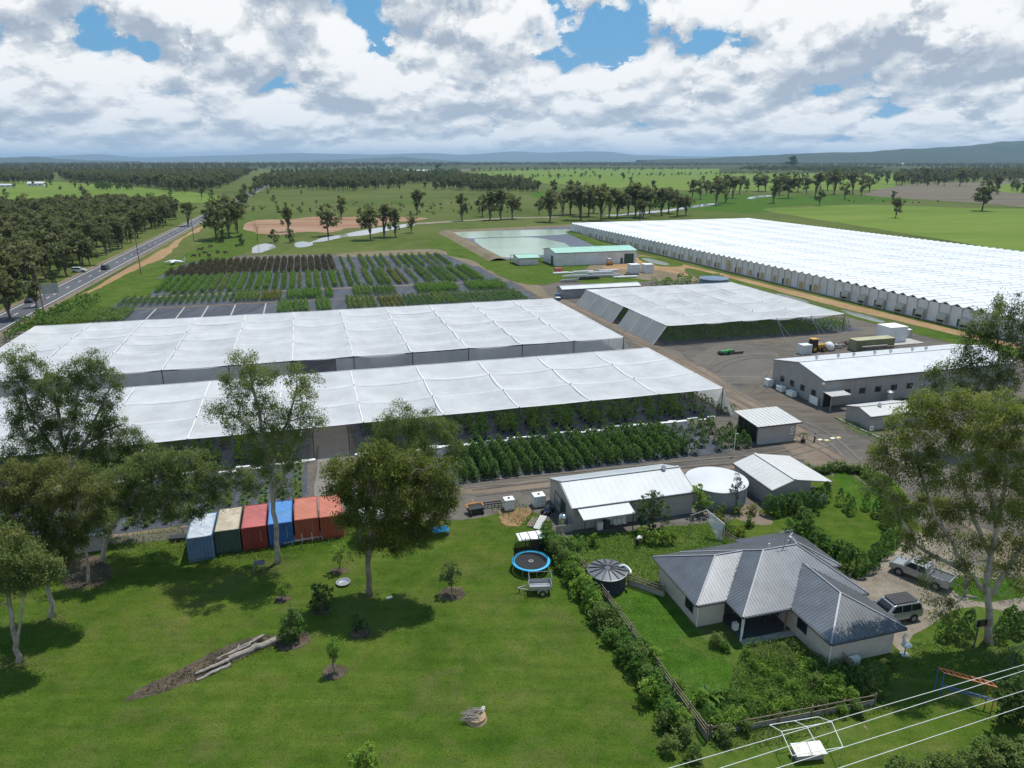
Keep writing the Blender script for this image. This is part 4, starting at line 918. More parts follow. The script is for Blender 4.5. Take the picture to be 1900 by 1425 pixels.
# dams
def pond():
    t = zone('dam_liner', GP([(826,432),(840,427),(1058,421),(1062,431),(1075,440),(1135,462),(1130,468),(1005,478),(925,483)]), M['liner'], .10, jag=.1, step=4, seed=81, closed_curve=False)
    zone('dam_water', GP([(838,436),(842,431),(1048,426),(1058,433),(1010,438),(905,441),(872,443)]), M['pondw'], .14, jag=.6, step=5, seed=82)
    zone('dam_water', GP([(880,447),(905,443),(985,441),(1040,450),(1060,459),(1052,466),(1004,474),(930,477)]), M['pondw'], .14, jag=.6, step=5, seed=83)
    for i, (a, b) in enumerate((((826,431),(925,484)), ((826,431),(1060,420)), ((1060,431),(1140,466)))):
        p, q = G(*a), G(*b); mb = MB(); d = (q-p).normalized(); nn = Vector((-d.y, d.x, 0))
        o = len(mb.v); mb.add([p+nn*w+Vector((0,0,z)) for w, z in ((-4,0),(-1,1.0),(1,1.0),(4,.1))] + [q+nn*w+Vector((0,0,z)) for w, z in ((-4,0),(-1,1.0),(1,1.0),(4,.1))], [(0,4,5,1),(1,5,6,2),(2,6,7,3)])
        mb.build('dam_bank', M['brown'] if i < 2 else M['darkgrass'], kind='structure')
pond()

# ------------------------------------------------------------------ house
def house():
    t = thing('house', 'grey hip-roofed house with several wings and a shaded front verandah', 'house', S(28.9, 37.4), SITE)
    EH = 2.55
    # blocks in local coordinates: x0,x1,y0,y1
    def walls(x0, x1, y0, y1, h=EH-.12):
        th = .14
        MB().box(x0,x1,y0,y0+th,0,h).build('wall', M['wallhouse'], t); MB().box(x0,x1,y1-th,y1,0,h).build('wall', M['wallhouse'], t)
        MB().box(x0,x0+th,y0+th,y1-th,0,h).build('wall', M['wallhouse'], t); MB().box(x1-th,x1,y0+th,y1-th,0,h).build('wall', M['wallhouse'], t)
    walls(.5, 3.0, 7.9, 14.9); walls(3.04, 14.4, 8.6, 14.86); walls(7.9, 13.9, .6, 8.56); walls(9.3, 15.2, 9.9, 15.4)
    K = .45
    def hip(x0, x1, y0, y1, rl=None, rr=None, rf=None, rb=None, along='x', z0=EH, sheets='FBLR', caps='FBLR'):
        W_ = (y1-y0)/2 if along == 'x' else (x1-x0)/2; H = z0 + K*W_
        if along == 'x':
            l = W_ if rl is None else rl; r = W_ if rr is None else rr; ym = (y0+y1)/2; A = (x0+l, ym, H); B = (x1-r, ym, H)
            F = [((x0,y0,z0),(x1,y0,z0),B,A), (0,1,K)]; Bk = [((x1,y1,z0),(x0,y1,z0),A,B), (0,-1,K)]; Lf = [((x0,y1,z0),(x0,y0,z0),A), (1,0,K)]; Rt = [((x1,y0,z0),(x1,y1,z0),B), (-1,0,K)]
        else:
            l = W_ if rl is None else rl; r = W_ if rr is None else rr; xm = (x0+x1)/2; A = (xm, y0+l, H); B = (xm, y1-r, H)
            F = [((x0,y0,z0),(x1,y0,z0),A), (0,1,K)]; Bk = [((x1,y1,z0),(x0,y1,z0),B), (0,-1,K)]; Lf = [((x0,y1,z0),(x0,y0,z0),A,B), (1,0,K)]; Rt = [((x1,y0,z0),(x1,y1,z0),B,A), (-1,0,K)]
        for c, s in (('F', F), ('B', Bk), ('L', Lf), ('R', Rt)):
            if c in sheets: ribbed(s[0], s[1], .30, .05, .018).build('roof_sheet', M['roofdark'], t)
        cr = {'F': [((x0,y0,z0), A), ((x1,y0,z0), A if along == 'y' else B)], 'B': [((x0,y1,z0), A if along == 'x' else B), ((x1,y1,z0), B)], 'R': [(A, B)], 'L': []}
        segs = [sg for c in caps for sg in cr[c]] if isinstance(caps, str) else caps(A, B)
        if True:
            for a, b in segs: MB().bar(Vector(a)+Vector((0,0,.04)), Vector(b)+Vector((0,0,.05)), .13, .04).build('ridge_cap', M['ridge'], t)
        g = MB()
        for a, b in (((x0,y0),(x1,y0)),((x1,y0),(x1,y1)),((x1,y1),(x0,y1)),((x0,y1),(x0,y0))):
            cx, cy = (x0+x1)/2, (y0+y1)/2; mx, my = (a[0]+b[0])/2, (a[1]+b[1])/2; ox = .06*(1 if mx > cx+.01 else -1 if mx < cx-.01 else 0); oy = .06*(1 if my > cy+.01 else -1 if my < cy-.01 else 0)
            g.bar((a[0]+ox,a[1]+oy,z0-.09),(b[0]+ox,b[1]+oy,z0-.09),.12,.13)
        g.build('gutter', M['trimdark'], t)
    hip(0.0, 11.2, 7.4, 15.4, caps=lambda A, B: [((0,7.4,EH),A),((0,15.4,EH),A),(A,(6.7,A[1],A[2]))])                       # left wing
    hip(2.8, 15.1, 4.95, 15.44, rr=3.6)             # tall middle block with the verandah
    hip(7.4, 14.5, .15, 12.2, along='y', caps=lambda A, B: [((7.4,.15,EH),A),((14.5,.15,EH),A),(A,(A[0],8.2,A[2]))])            # right wing
    hip(9.2, 15.9, 9.3, 15.95, caps=lambda A, B: [((15.9,9.3,EH),B),((15.9,15.95,EH),B)])                      # rear right wing
    # leaves in the valleys
    for a, b in (((2.9,7.5,EH+.05),(6.3,10.9,EH+.05+K*3.45)), ((7.5,5.05,EH+.05),(10.9,8.5,EH+.05+K*3.45)), ((15.05,9.45,EH+.08),(12.5,12.0,EH+K*2.6+.1))):
        r = rng(int(a[0]*10)); n = 110; p = np.array(a) + (np.array(b)-np.array(a))*r.random(n)[:,None] + r.normal(size=(n,3))*np.array([.09,.09,.01])
        put('leaf_litter', leaves('leaf_litter', M['leaflitter'], p, .13, 7, tint=r.random(n)), t, kind='stuff')
    # verandah
    MB().box(3.1,8.0,5.3,8.6,0,.12).build('deck', M['trimdark'], t)
    MB().box(2.9,7.9,4.6,5.25,0,.10).build('paving', M['concrete'], t)
    for x in (3.0, 7.2): MB().box(x-.06,x+.06,5.12,5.24,.1,EH-.15).build('verandah_post', M['white'] if x < 4 else M['wood'], t)
    MB().tube([(3.0,5.0,EH-.15),(3.0,5.05,1.0),(2.85,4.95,.3)],.05).build('downpipe', M['white'], t)
    MB().tube([(.15,7.35,EH-.12),(.42,7.8,EH-.3),(.42,7.8,.1)],.05).build('downpipe', M['white'], t); MB().tube([(7.5,.2,EH-.12),(7.8,.5,EH-.3),(7.8,.5,.1)],.05).build('downpipe', M['white'], t)
    window(t, .5, 9.3, 1.45, 1.3, 1.3, (-1,0)); window(t, 5.5, 8.6, 1.3, 1.9, 1.5, (0,-1)); window(t, 7.9, 4.0, 1.4, 1.2, 1.0, (-1,0))
    door(t, 4.0, 8.6, .1, .9, 2.0, (0,-1), 'trimdark')
    MB().cyl(11.6,11.2,3.6,5.0,.06,8).cbox(11.6,11.2,5.05,.3,.3,.12).build('flue', M['galv'], t)
    MB().tube([(10.2,10.2,4.85),(10.2,10.2,6.5)],.03).bar((9.6,10.2,6.4),(10.9,10.2,6.5),.03).bar((9.8,9.9,6.4),(9.8,10.5,6.4),.02).bar((10.5,9.9,6.46),(10.5,10.5,6.46),.02).build('aerial', M['galv'], t)
    MB().cyl(8.9,10.6,4.6,5.2,.07,8).build('vent_pipe', M['white'], t)
    MB().cbox(9.9,.2,.4,.9,.4,.7).build('air_conditioner', M['white'], t)
    # furniture under the roof
    q = thing('verandah_table', 'dark table under the house verandah roof', 'table', S(28.9+6.9, 37.4+6.9, .12), SITE); MB().cbox(0,0,.72,1.4,.8,.06).build('table_top', M['trimdark'], q)
    for a in (-.6,.6):
        for b in (-.3,.3): MB().cbox(a,b,.35,.06,.06,.7).build('leg', M['trimdark'], q)
    q = thing('barbecue', 'white box beside the verandah opening', 'box', S(28.9+3.3, 37.4+6.5, .12), SITE); MB().cbox(0,0,.35,.4,.4,.55).build('body', M['white'], q); MB().cbox(0,0,.66,.44,.44,.06).build('lid', M['white'], q)
house()

# ------------------------------------------------------------------ vegetation
M['gum'] = foliage('gum_leaves', (.060,.086,.026), (.190,.240,.080), .48, (.27,.25,.09))
M['gumbrown'] = foliage('bronze_gum_leaves', (.072,.086,.024), (.215,.220,.070), .46, (.30,.22,.10))
M['gumbright'] = foliage('bright_gum_leaves', (.078,.100,.020), (.235,.265,.060), .46, (.32,.31,.09))
M['gumfar'] = foliage('far_gum_leaves', (.066,.076,.032), (.185,.195,.088), .38, (.21,.185,.10), objvar=.22)
M['gumgrey'] = foliage('blue_grey_leaves', (.05,.068,.045), (.13,.155,.11), .15)
M['deep'] = foliage('deep_green_leaves', (.024,.054,.014), (.080,.145,.034), .28, (.07,.12,.03))
M['bushg'] = foliage('green_leaves', (.036,.090,.014), (.130,.240,.036), .34, (.15,.22,.035))
M['limeg'] = foliage('lime_leaves', (.065,.140,.016), (.21,.33,.045), .36, (.22,.26,.04))
M['gold'] = foliage('yellow_green_leaves', (.060,.085,.012), (.19,.20,.030), .28, (.28,.25,.04))
M['maroon'] = foliage('bronze_shrub_leaves', (.034,.032,.013), (.085,.072,.028), .15, (.11,.08,.035))
M['conifer'] = foliage('conifer_leaves', (.030,.070,.014), (.105,.190,.038), .30, (.17,.25,.05))
M['weeds'] = foliage('weed_leaves', (.048,.088,.018), (.17,.245,.055), .34, (.20,.19,.08))
M['bark'] = surf('pale_gum_bark', (.36,.33,.29), 0.85, 0.25, 1.4, bump=0.5, dirt=(.16,.13,.10), dirtamt=0.75, dscale=0.9)
M['barkshade'] = surf('shaded_grey_bark', (.21,.18,.15), 0.9, 0.3, 1.6, bump=0.6, dirt=(.10,.08,.06), dirtamt=.7, dscale=1.2)  # darker bark for the forked gum, shade on its trunk put into the colour
M['barkd'] = surf('dark_bark', (.13,.105,.085), 0.9, 0.3, 3.0, bump=0.5)

def depth(p): return p.y*CA - (p.z-CH)*SA
def near_tree(name, label, cat, base, paths, lobes, leafm, count, bark='bark', r0=.42, lsize=.19, seed=1, csize=.85, thick=1.0, droop=1.1, dense=1.0, asp=.4):
    """paths: photo polylines (px,py[,dy]) of the trunk and main limbs; lobes: (px,py,rpx,dy) of the crown"""
    b = G(*base); yb = b.y; r = rng(seed)
    t = thing(name, label, cat, b)
    loc = lambda px, py, dy=0: V(px, py, yb+dy) - b
    mb = MB(); pts = []
    for i, pa in enumerate(paths):
        P = [loc(*q) for q in pa]; P[0] = Vector((0,0,-.1)) if i == 0 else P[0]
        n = len(P); ra = r0*.62*(1 if i == 0 else .62); rb = ra*.42
        Q = []
        for a, c in zip(P, P[1:]): Q += wobble(a, c, 3, .03, r)[:-1]
        Q.append(P[-1]); m = len(Q)
        rs = [ra*(1.35 if (k == 0 and i == 0) else 1) + (rb-ra)*(k/(m-1)) for k in range(m)]
        mb.tube(Q, rs, 8); pts += [(q, rr) for q, rr in list(zip(Q, rs))[max(1, m//3):]]
    L = []
    for l in lobes:
        c = loc(l[0], l[1], l[3] if len(l) > 3 else 0); rad = l[2]*depth(c+b)/CF
        L.append((c.x, c.y, c.z, rad, rad*.95, rad*.85))
    Pn, T, K = crown_points(r, L, int(count*dense*1.9/105), 105, csize*1.25, shell=.5)
    for l in L:
        c = Vector(l[:3]); q, rr = min(pts, key=lambda s: (s[0]-c).length + (3 if s[0].z > c.z else 0))
        e = c - Vector((0,0,l[5]*.15)); br = max(.05, min(rr*.7, .055*l[3]*1.3))
        mb.tube(wobble(q, e, 4, .06, r), [br, br*.8, br*.62, br*.5, br*.38], 6)
        near = sorted(K, key=lambda k: (k[0]-c.x)**2+(k[1]-c.y)**2+(k[2]-c.z)**2)[:9]
        for k in near:
            mb.tube(wobble(e, Vector(k), 3, .08, r), [br*.32, br*.25, br*.16, br*.08], 4, cap=False)
    mb.build('trunk', M[bark], t, smooth=True)
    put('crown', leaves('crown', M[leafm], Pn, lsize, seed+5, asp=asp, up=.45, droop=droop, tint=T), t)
    return t

near_tree('gum_tree', 'tall slender pale-trunked gum standing behind the blue and red shipping containers', 'tree', (515,1045),
    [[(515,1045),(513,990),(507,930),(500,880),(494,830),(482,770),(468,720),(462,680)], [(500,880),(520,820),(540,760),(552,712)], [(494,830),(462,790),(430,770)], [(507,930),(530,870),(560,800,1)]],
    [(452,672,30,0),(440,705,30,1),(478,700,32,-1),(470,745,36,0),(500,690,24,1),(545,695,26,0),(575,712,24,1),(560,740,28,-1),(520,765,34,0),(430,750,26,0),(402,762,18,0),(450,785,34,1),(490,810,40,0),(530,815,34,-1),(572,770,26,0),(592,785,14,0),(505,860,32,1),(540,855,22,0),(478,860,26,-1),(525,900,24,0),(470,905,20,0)],
    'gum', 21000, seed=11, r0=.42)
near_tree('gum_tree', 'broad leafy gum with a forked trunk standing on the lawn', 'tree', (685,1105),
    [[(685,1105),(683,1060),(684,1010),(690,975),(697,930),(705,890)], [(684,1040),(668,985),(650,920,1),(645,870,1)], [(684,1010),(715,960),(745,910,-1),(770,870,-1)], [(690,975),(680,920),(690,860)]],
    [(640,870,34,0),(655,905,34,1),(632,910,22,0),(690,850,38,0),(722,868,40,-1),(760,858,36,0),(790,880,36,1),(820,905,26,0),(700,905,46,1),(745,915,46,-1),(790,925,36,0),(690,950,36,-1),(735,965,36,0),(775,960,30,1),(715,995,22,0),(655,955,26,0),(820,940,20,0),(840,925,14,0),(672,1000,18,0),(760,995,20,0),(620,870,20,0),(615,900,16,0),(640,960,22,0),(665,1020,14,0),(730,1010,18,0),(790,985,22,0),(815,970,18,0),(715,835,24,0),(835,900,18,0),(825,860,16,0),(700,1000,18,1)],
    'gumbright', 38000, seed=12, r0=.46, asp=.5, bark='barkshade')
near_tree('gum_tree', 'darker round-headed gum just behind the broad forked gum on the lawn', 'tree', (765,975),
    [[(765,975),(762,930),(755,880),(750,830),(742,790)], [(758,900),(785,850),(805,810)], [(762,930),(735,860),(715,820)]],
    [(742,768,30,0),(718,790,26,0),(765,790,30,1),(738,815,38,0),(795,780,30,0),(825,795,28,0),(810,825,36,-1),(770,840,38,1),(715,840,28,0),(840,830,20,0),(800,862,32,0),(755,880,30,0),(842,860,18,0),(700,868,18,0),(835,890,20,0)],
    'gum', 17000, seed=13, r0=.4)
near_tree('gum_tree', 'large spreading gum at the left, its crown against the white shade-cloth roof', 'tree', (140,985),
    [[(140,985),(135,930),(128,880),(120,830),(110,780),(100,720)], [(130,890),(152,830),(180,770),(205,720)], [(128,880),(90,820),(55,760),(40,700)], [(152,830),(190,800),(230,785)], [(120,830),(140,760),(150,690)]],
    [(35,665,28,0),(62,690,32,1),(25,700,26,0),(50,735,30,0),(95,715,34,0),(130,690,26,0),(165,670,30,0),(185,690,22,1),(205,690,16,0),(215,705,14,0),(145,730,42,0),(105,760,44,1),(170,765,40,-1),(200,745,22,0),(225,725,12,0),(60,790,36,0),(30,770,22,0),(40,820,30,0),(110,810,42,0),(155,815,38,1),(205,795,34,0),(235,815,30,0),(262,830,22,0),(205,840,34,-1),(75,845,28,0),(180,855,30,0),(285,828,14,0),(20,840,18,0)],
    'gum', 46000, seed=14, r0=.5)
near_tree('gum_tree', 'leaning gum between the left trees and the faded blue container, its boughs reaching right', 'tree', (192,1040),
    [[(192,1040),(195,1010),(205,980),(222,960),(235,930),(250,900)], [(205,980),(180,930),(160,900)], [(235,930),(275,895),(320,870)], [(250,900),(290,915),(350,920)], [(250,900),(255,860),(265,835)]],
    [(180,900,32,0),(150,880,32,1),(225,890,36,0),(255,870,34,-1),(290,860,32,0),(325,850,28,0),(360,850,24,1),(300,895,34,0),(345,885,28,0),(385,870,22,0),(370,900,26,-1),(405,895,16,0),(340,920,24,0),(230,930,30,0),(205,940,22,0),(275,925,24,0),(400,918,16,0),(420,905,12,0),(375,935,14,0),(445,900,18,0),(432,875,16,0),(300,950,20,0),(330,945,22,1),(360,950,18,0),(260,950,22,1),(415,925,18,1),(455,880,16,1),(240,900,30,2),(310,920,26,2)],
    'gum', 34000, seed=15, r0=.4)
near_tree('gum_tree', 'bronze-tinted gum with a short pale trunk at the left edge of the lawn', 'tree', (97,1145),
    [[(97,1145),(93,1110),(86,1080),(80,1050),(82,1000),(85,950)], [(86,1070),(60,1010),(45,950)], [(82,1040),(120,980),(150,930)]],
    [(40,895,32,0),(75,885,32,1),(20,925,28,0),(60,930,38,0),(105,905,34,-1),(140,890,28,0),(100,945,38,0),(145,925,30,1),(175,940,22,0),(60,975,34,0),(20,965,26,0),(110,985,32,0),(150,968,24,0),(90,1020,28,0),(125,1030,20,0),(60,1015,22,0),(10,1000,22,0),(190,900,24,1),(180,965,20,0),(30,870,26,1),(100,860,26,1),(140,1000,22,0),(-10,930,26,0),(-20,890,26,0)],
    'gumbrown', 30000, seed=16, r0=.36)
near_tree('gum_tree', 'double-stemmed gum at the far left edge of the lawn', 'tree', (35,1228),
    [[(35,1228),(30,1190),(22,1140),(12,1090),(2,1050),(-5,1000)], [(33,1200),(38,1150),(42,1110),(50,1070),(60,1040)], [(12,1090),(-20,1050),(-40,1010)]],
    [(60,1035,26,0),(35,1055,26,0),(80,1052,18,1),(10,1030,26,0),(-10,1060,26,0),(-40,1010,34,0),(0,995,28,1),(-60,1060,30,0),(50,1080,16,0),(-30,1110,24,0),(100,1070,12,0),(25,1075,24,0),(70,1070,20,0),(90,1045,22,0),(20,1000,26,1),(-20,1085,24,0),(45,1020,26,1)],
    'gum', 20000, seed=17, r0=.33)
near_tree('gum_tree', 'thin gum with a bare pale trunk at the shady left corner of the lawn', 'tree', (165,1082),
    [[(165,1082),(163,1050),(158,1020),(152,990),(155,950)], [(158,1010),(135,970),(120,950)]],
    [(150,985,16,0),(170,965,20,0),(135,955,20,0),(190,985,12,0),(200,955,16,0)], 'gum', 3200, seed=18, r0=.24)
near_tree('gum_tree', 'huge sparse gum at the right with a thick fluted trunk beside the gravel drive', 'tree', (1835,1192),
    [[(1835,1192),(1836,1150),(1833,1115),(1830,1085),(1836,1040),(1848,985),(1862,920),(1872,860)], [(1831,1100),(1795,1060),(1770,1010),(1735,960),(1715,900),(1700,850)], [(1838,1030),(1805,960),(1790,900,1),(1775,840,1)], [(1833,1110),(1865,1060),(1900,1010),(1940,960)], [(1790,1060),(1750,1040),(1700,1010),(1672,960),(1668,930)], [(1795,1070),(1790,1105),(1815,1110)], [(1850,980),(1830,900),(1830,830)]],
    [(1700,770,36,0),(1665,800,30,0),(1640,840,24,0),(1730,755,36,1),(1770,750,38,0),(1810,760,36,-1),(1850,750,34,0),(1890,770,36,0),(1745,805,42,0),(1700,830,38,1),(1790,815,42,0),(1845,810,42,1),(1895,830,36,0),(1670,870,28,0),(1620,870,16,0),(1715,885,32,-1),(1760,880,34,0),(1815,875,40,0),(1865,880,36,0),(1910,890,36,0),(1690,935,30,0),(1735,945,32,1),(1790,940,34,0),(1850,945,32,-1),(1900,950,34,0),(1745,990,28,0),(1700,985,24,0),(1800,1000,24,0),(1860,1005,24,0),(1905,1020,26,0),(1720,1035,18,0),(1765,1120,16,-1),(1740,1140,12,-1),(1600,905,14,0),(1640,900,20,0),(1650,960,16,0),(1680,1010,16,0),(1640,830,20,1),(1780,1040,22,0),(1830,1050,20,1),(1880,1045,22,0),(1720,1075,12,-1),(1800,1075,14,0),(1900,1085,16,0),(1735,1110,12,-1),(1710,740,20,0),(1945,830,40,0),(1960,920,40,0),(1950,1010,30,0),(1880,1070,14,0),(1655,925,16,0)],
    'gumbright', 46000, seed=19, r0=.50, lsize=.19, csize=.85)
near_tree('gum_tree', 'dark gum at the upper right edge, behind the end of the packing shed', 'tree', (1860,830),
    [[(1860,830),(1862,790),(1858,740),(1855,690),(1850,640)], [(1858,740),(1820,700),(1780,680)], [(1858,720),(1890,660),(1900,610)]],
    [(1840,580,28,0),(1870,565,30,1),(1900,580,30,0),(1820,615,28,0),(1855,620,38,0),(1890,625,36,0),(1800,655,28,0),(1840,665,36,-1),(1885,680,38,0),(1770,670,22,0),(1745,690,24,0),(1725,700,16,0),(1780,700,28,0),(1815,705,28,0),(1730,720,16,0),(1860,715,28,0),(1940,600,36,0),(1940,660,40,0),(1800,620,20,0)],
    'gum', 18000, seed=20, r0=.5, lsize=.28, csize=1.2)
near_tree('grey_tree', 'small blue-grey leaved tree under the dark gum at the right edge', 'tree', (1882,800),
    [[(1882,800),(1880,780),(1882,755)], [(1880,785),(1895,765)]], [(1885,745,20,0),(1865,760,16,0),(1900,765,20,0),(1880,775,16,0),(1920,750,18,0)], 'gumgrey', 2600, seed=21, r0=.16, lsize=.34)

# --- saplings and shrubs on the lawn
def shrub(name, label, cat, base, lobes, leafm, n, seed, stem=None, bark='barkd', lsize=.2, mulch=0, droop=0, csize=.32, grp=None, asp=.6):
    b = G(*base); t = thing(name, label, cat, b, 0, grp); r = rng(seed); L = []
    for l in lobes:
        c = V(l[0], l[1], b.y + (l[3] if len(l) > 3 else 0)) - b; rad = l[2]*depth(c+b)/CF; c.z = max(c.z, rad*.75)
        L.append((c.x, c.y, c.z, rad, rad, rad*.95))
    P, T, K = crown_points(r, L, n/16, 16, csize); P[:, 2] = np.maximum(P[:, 2], .04)
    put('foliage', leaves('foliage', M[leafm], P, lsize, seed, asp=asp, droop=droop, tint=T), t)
    mb = MB(); top = max(L, key=lambda l: l[2]); sr = stem or .05
    mb.tube(wobble((0,0,0), Vector(top[:3]), 3, .03, r), [sr, sr*.9, sr*.7, sr*.4], 6)
    for l in L: mb.tube([(0,0,top[2]*.3), Vector(l[:3])], [sr*.6, sr*.3], 5)
    mb.build('stem', M[bark], t)
    if mulch:
        zone('mulch', [b + Vector((mulch*math.cos(a), mulch*.9*math.sin(a), 0)) for a in [k*math.pi/6 for k in range(12)]], M['mulch'], .03, jag=.08, step=.3, seed=seed)
    return t
shrub('sapling', 'small round young tree in a mulch ring, left of the big conifer bush', 'sapling', (524,1112), [(523,1093,10),(519,1088,6),(528,1098,6)], 'limeg', 420, 31, mulch=.75, lsize=.14)
shrub('shrub', 'bushy dark glossy shrub on the lawn left of the forked gum', 'shrub', (597,1132), [(592,1092,16),(605,1098,16),(584,1108,12),(600,1115,18),(588,1122,14)], 'deep', 1500, 32, lsize=.2, mulch=.9)
shrub('shrub', 'tall cone-shaped bronze-green bush at the end of the log pile', 'shrub', (540,1188), [(540,1130,10),(538,1145,17),(541,1160,22),(539,1175,22)], 'conifer', 2600, 33, lsize=.16, mulch=1.5)
shrub('shrub', 'low dark shrub in the shade of the forked gum', 'shrub', (667,1175), [(663,1160,12),(672,1158,11),(660,1147,8)], 'deep', 700, 34, lsize=.16, mulch=.9)
shrub('sapling', 'slim grey-green sapling in a mulch ring below the conifer bush', 'sapling', (621,1247), [(620,1203,14),(616,1192,9),(626,1215,11),(613,1212,9)], 'bushg', 900, 35, mulch=1.0, lsize=.13)
shrub('sapling', 'young round tree in front of the orange containers', 'sapling', (628,1060), [(620,1018,10),(632,1015,12),(625,1028,14),(638,1026,8)], 'limeg', 700, 36, mulch=.8, lsize=.16)
shrub('sapling', 'neat dark young tree in a big mulch disc, left of the trampoline', 'sapling', (838,1102), [(832,1052,13),(842,1058,14),(828,1068,13),(840,1075,13),(822,1072,8),(850,1062,8)], 'deep', 1500, 37, mulch=1.25, lsize=.14, stem=.05)
shrub('shrub', 'round green shrub at the bottom edge of the lawn', 'shrub', (675,1440), [(660,1405,14),(680,1395,16),(692,1412,14),(670,1420,18)], 'limeg', 1600, 38, lsize=.16)
shrub('shrub', 'broad green bush below the workshop shed awning', 'shrub', (1068,1040), [(1052,1008,14),(1072,1002,16),(1062,1022,18),(1082,1018,12)], 'bushg', 1700, 39, lsize=.17)
shrub('shrub', 'small pale-leaved bush right of the awning bush', 'shrub', (1102,1014), [(1098,1000,10),(1106,995,8),(1104,1006,10)], 'limeg', 500, 40, lsize=.2)
shrub('tree', 'dense dark tree against the front of the workshop shed', 'tree', (1212,985), [(1198,935,18),(1215,930,20),(1230,945,16),(1200,960,20),(1222,965,20),(1188,950,12),(1210,915,9)], 'deep', 3200, 41, lsize=.2, stem=.1)
for i, (a, b) in enumerate(((1193,1005),(1210,1010),(1228,1012),(1246,1010))):
    shrub('shrub', 'bright-leaved shrub in the garden row behind the house, ' + ['leftmost','second from left','third from left','rightmost'][i] + ' of four', 'shrub', (a,b), [(a-3,b-20,9),(a+5,b-22,8),(a,b-12,10)], 'limeg', 480, 42+i, lsize=.2, grp='bright shrubs behind the house')
shrub('tree', 'bright green climber tree between the workshop shed and the white-lidded tank', 'tree', (1303,955), [(1298,910,14),(1308,925,14),(1300,940,12),(1315,935,9)], 'limeg', 1300, 47, lsize=.22)
shrub('tree', 'small grey-leaved tree before the white-lidded tank', 'tree', (1368,945), [(1366,895,12),(1374,905,11),(1360,908,9),(1368,885,8)], 'gumgrey', 900, 48, lsize=.15, stem=.05)
HG = [(1340,948,10),(1343,972,11),(1368,948,10),(1396,948,11),(1352,985,9),(1372,990,10),(1390,972,8),(1330,962,8)]
for i, (a, b, rr) in enumerate(HG):
    shrub('shrub', ['low','rounded','reddish-tipped','lime-tipped','narrow','leafy','little','open'][i] + ' golden-tipped garden shrub in the bed right of the white-lidded tank', 'shrub', (a,b+6), [(a,b-8,rr),(a+2,b,rr*1.1),(a-2,b-2,rr)], 'gold' if i % 2 else 'weeds', 650, 50+i, lsize=.15, grp='garden shrubs between the tank and the house')
shrub('hedge', 'dense bright green hedge of shrubs along the back of the house roof', 'hedge', (1530,1030), [(1470,975,16),(1490,985,18),(1510,992,20),(1525,1005,20),(1545,1020,20),(1560,1035,18),(1480,990,16),(1575,1050,14),(1500,962,12)], 'bushg', 7000, 60, lsize=.2)
shrub('tree', 'small round tree behind the house roof', 'tree', (1497,975), [(1494,950,13),(1505,955,11),(1488,962,10)], 'weeds', 1100, 61, lsize=.18)

# --- cone shaped young trees
def cone_mesh(seed, n, h=1.9, rad=.55, ls=.15, leafm='conifer', low=.06, shape=.75):
    r = rng(seed); z = r.random(n)**.85; a = r.uniform(0, 6.283, n); k = np.clip((1-z)**shape*1.05 + .05, 0, 1)*np.clip(z*9+.35, 0, 1); rr = rad*k*(.62+.38*r.random(n)**.5)*(1+.16*np.sin(a*3+seed)+.1*np.sin(z*19+a*2))
    P = np.stack([rr*np.cos(a), rr*np.sin(a), low + z*(h-low)], axis=1)
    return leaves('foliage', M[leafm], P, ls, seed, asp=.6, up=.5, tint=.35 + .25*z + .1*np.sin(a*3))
def proto_plant(name, cat, meshes, pot=True, potm=None):
    """returns a placing function for one kind of potted plant"""
    potmesh = MB().cyl(0,0,0,.30,.17,8,r1=.21).mesh('pot', M['blackplastic'])
    def place(p, sc_, label, grp, k=0, rz=0.0, nm=name):
        t = thing(nm, label, cat, p, rz, grp); t.scale = (sc_[0], sc_[0], sc_[1]); m = meshes[k % len(meshes)]
        f = put('foliage', m, t, (0,0,.0))
        if pot: put('pot', potmesh, t)
        return t, f
    return place
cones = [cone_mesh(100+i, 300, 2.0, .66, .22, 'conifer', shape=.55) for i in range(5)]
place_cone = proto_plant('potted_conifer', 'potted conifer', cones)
r = random.Random(77); ncone = 0
for row in range(23):
    u = 16.6 + row*1.18 + (row//2)*.42
    for k in range(11):
        if ncone >= 262: break
        v = 79.0 + k*.88 + r.uniform(-.08, .08)
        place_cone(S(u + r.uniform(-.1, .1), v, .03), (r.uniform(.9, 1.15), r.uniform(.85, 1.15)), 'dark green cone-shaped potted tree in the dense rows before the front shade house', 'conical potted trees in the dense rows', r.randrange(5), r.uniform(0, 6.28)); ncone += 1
for i, (px, py) in enumerate([(1290,843),(1302,830),(1283,818),(1297,806),(1312,800),(1322,805),(1308,820),(1330,822),(1340,812),(1346,830),(1355,818),(1362,828),(1370,832),(1378,822),(1386,830),(1366,810),(1380,808),(1392,815),(1334,836),(1352,806),(1262,812),(1272,822),(1250,808),(1318,788),(1300,792),(1283,797)]):
    place_cone(G(px, py), (r.uniform(.85, 1.1), r.uniform(.85, 1.1)), 'cone-shaped potted tree standing loose on the black mat beside the black-sided hut', 'loose potted trees by the hut', i, r.uniform(0, 6.28))
place_small = proto_plant('young_conifer', 'young conifer', cones, pot=False)
spots = [(1505,945),(1512,952),(1493,950),(1424,955),(1434,958),(1446,955),(1458,952),(1470,950),(1482,946),(1520,938),(1531,930),(1478,958)]
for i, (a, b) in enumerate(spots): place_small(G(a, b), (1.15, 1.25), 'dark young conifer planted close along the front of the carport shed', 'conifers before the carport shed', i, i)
spots = [(1557,937),(1570,948),(1578,955),(1606,946)]
for i, (a, b) in enumerate(spots): place_small(G(a, b), (.8, 1.1), 'lone young conifer on the back lawn, ' + ['leftmost','second','third','rightmost'][i] + ' of four', None, i, i)
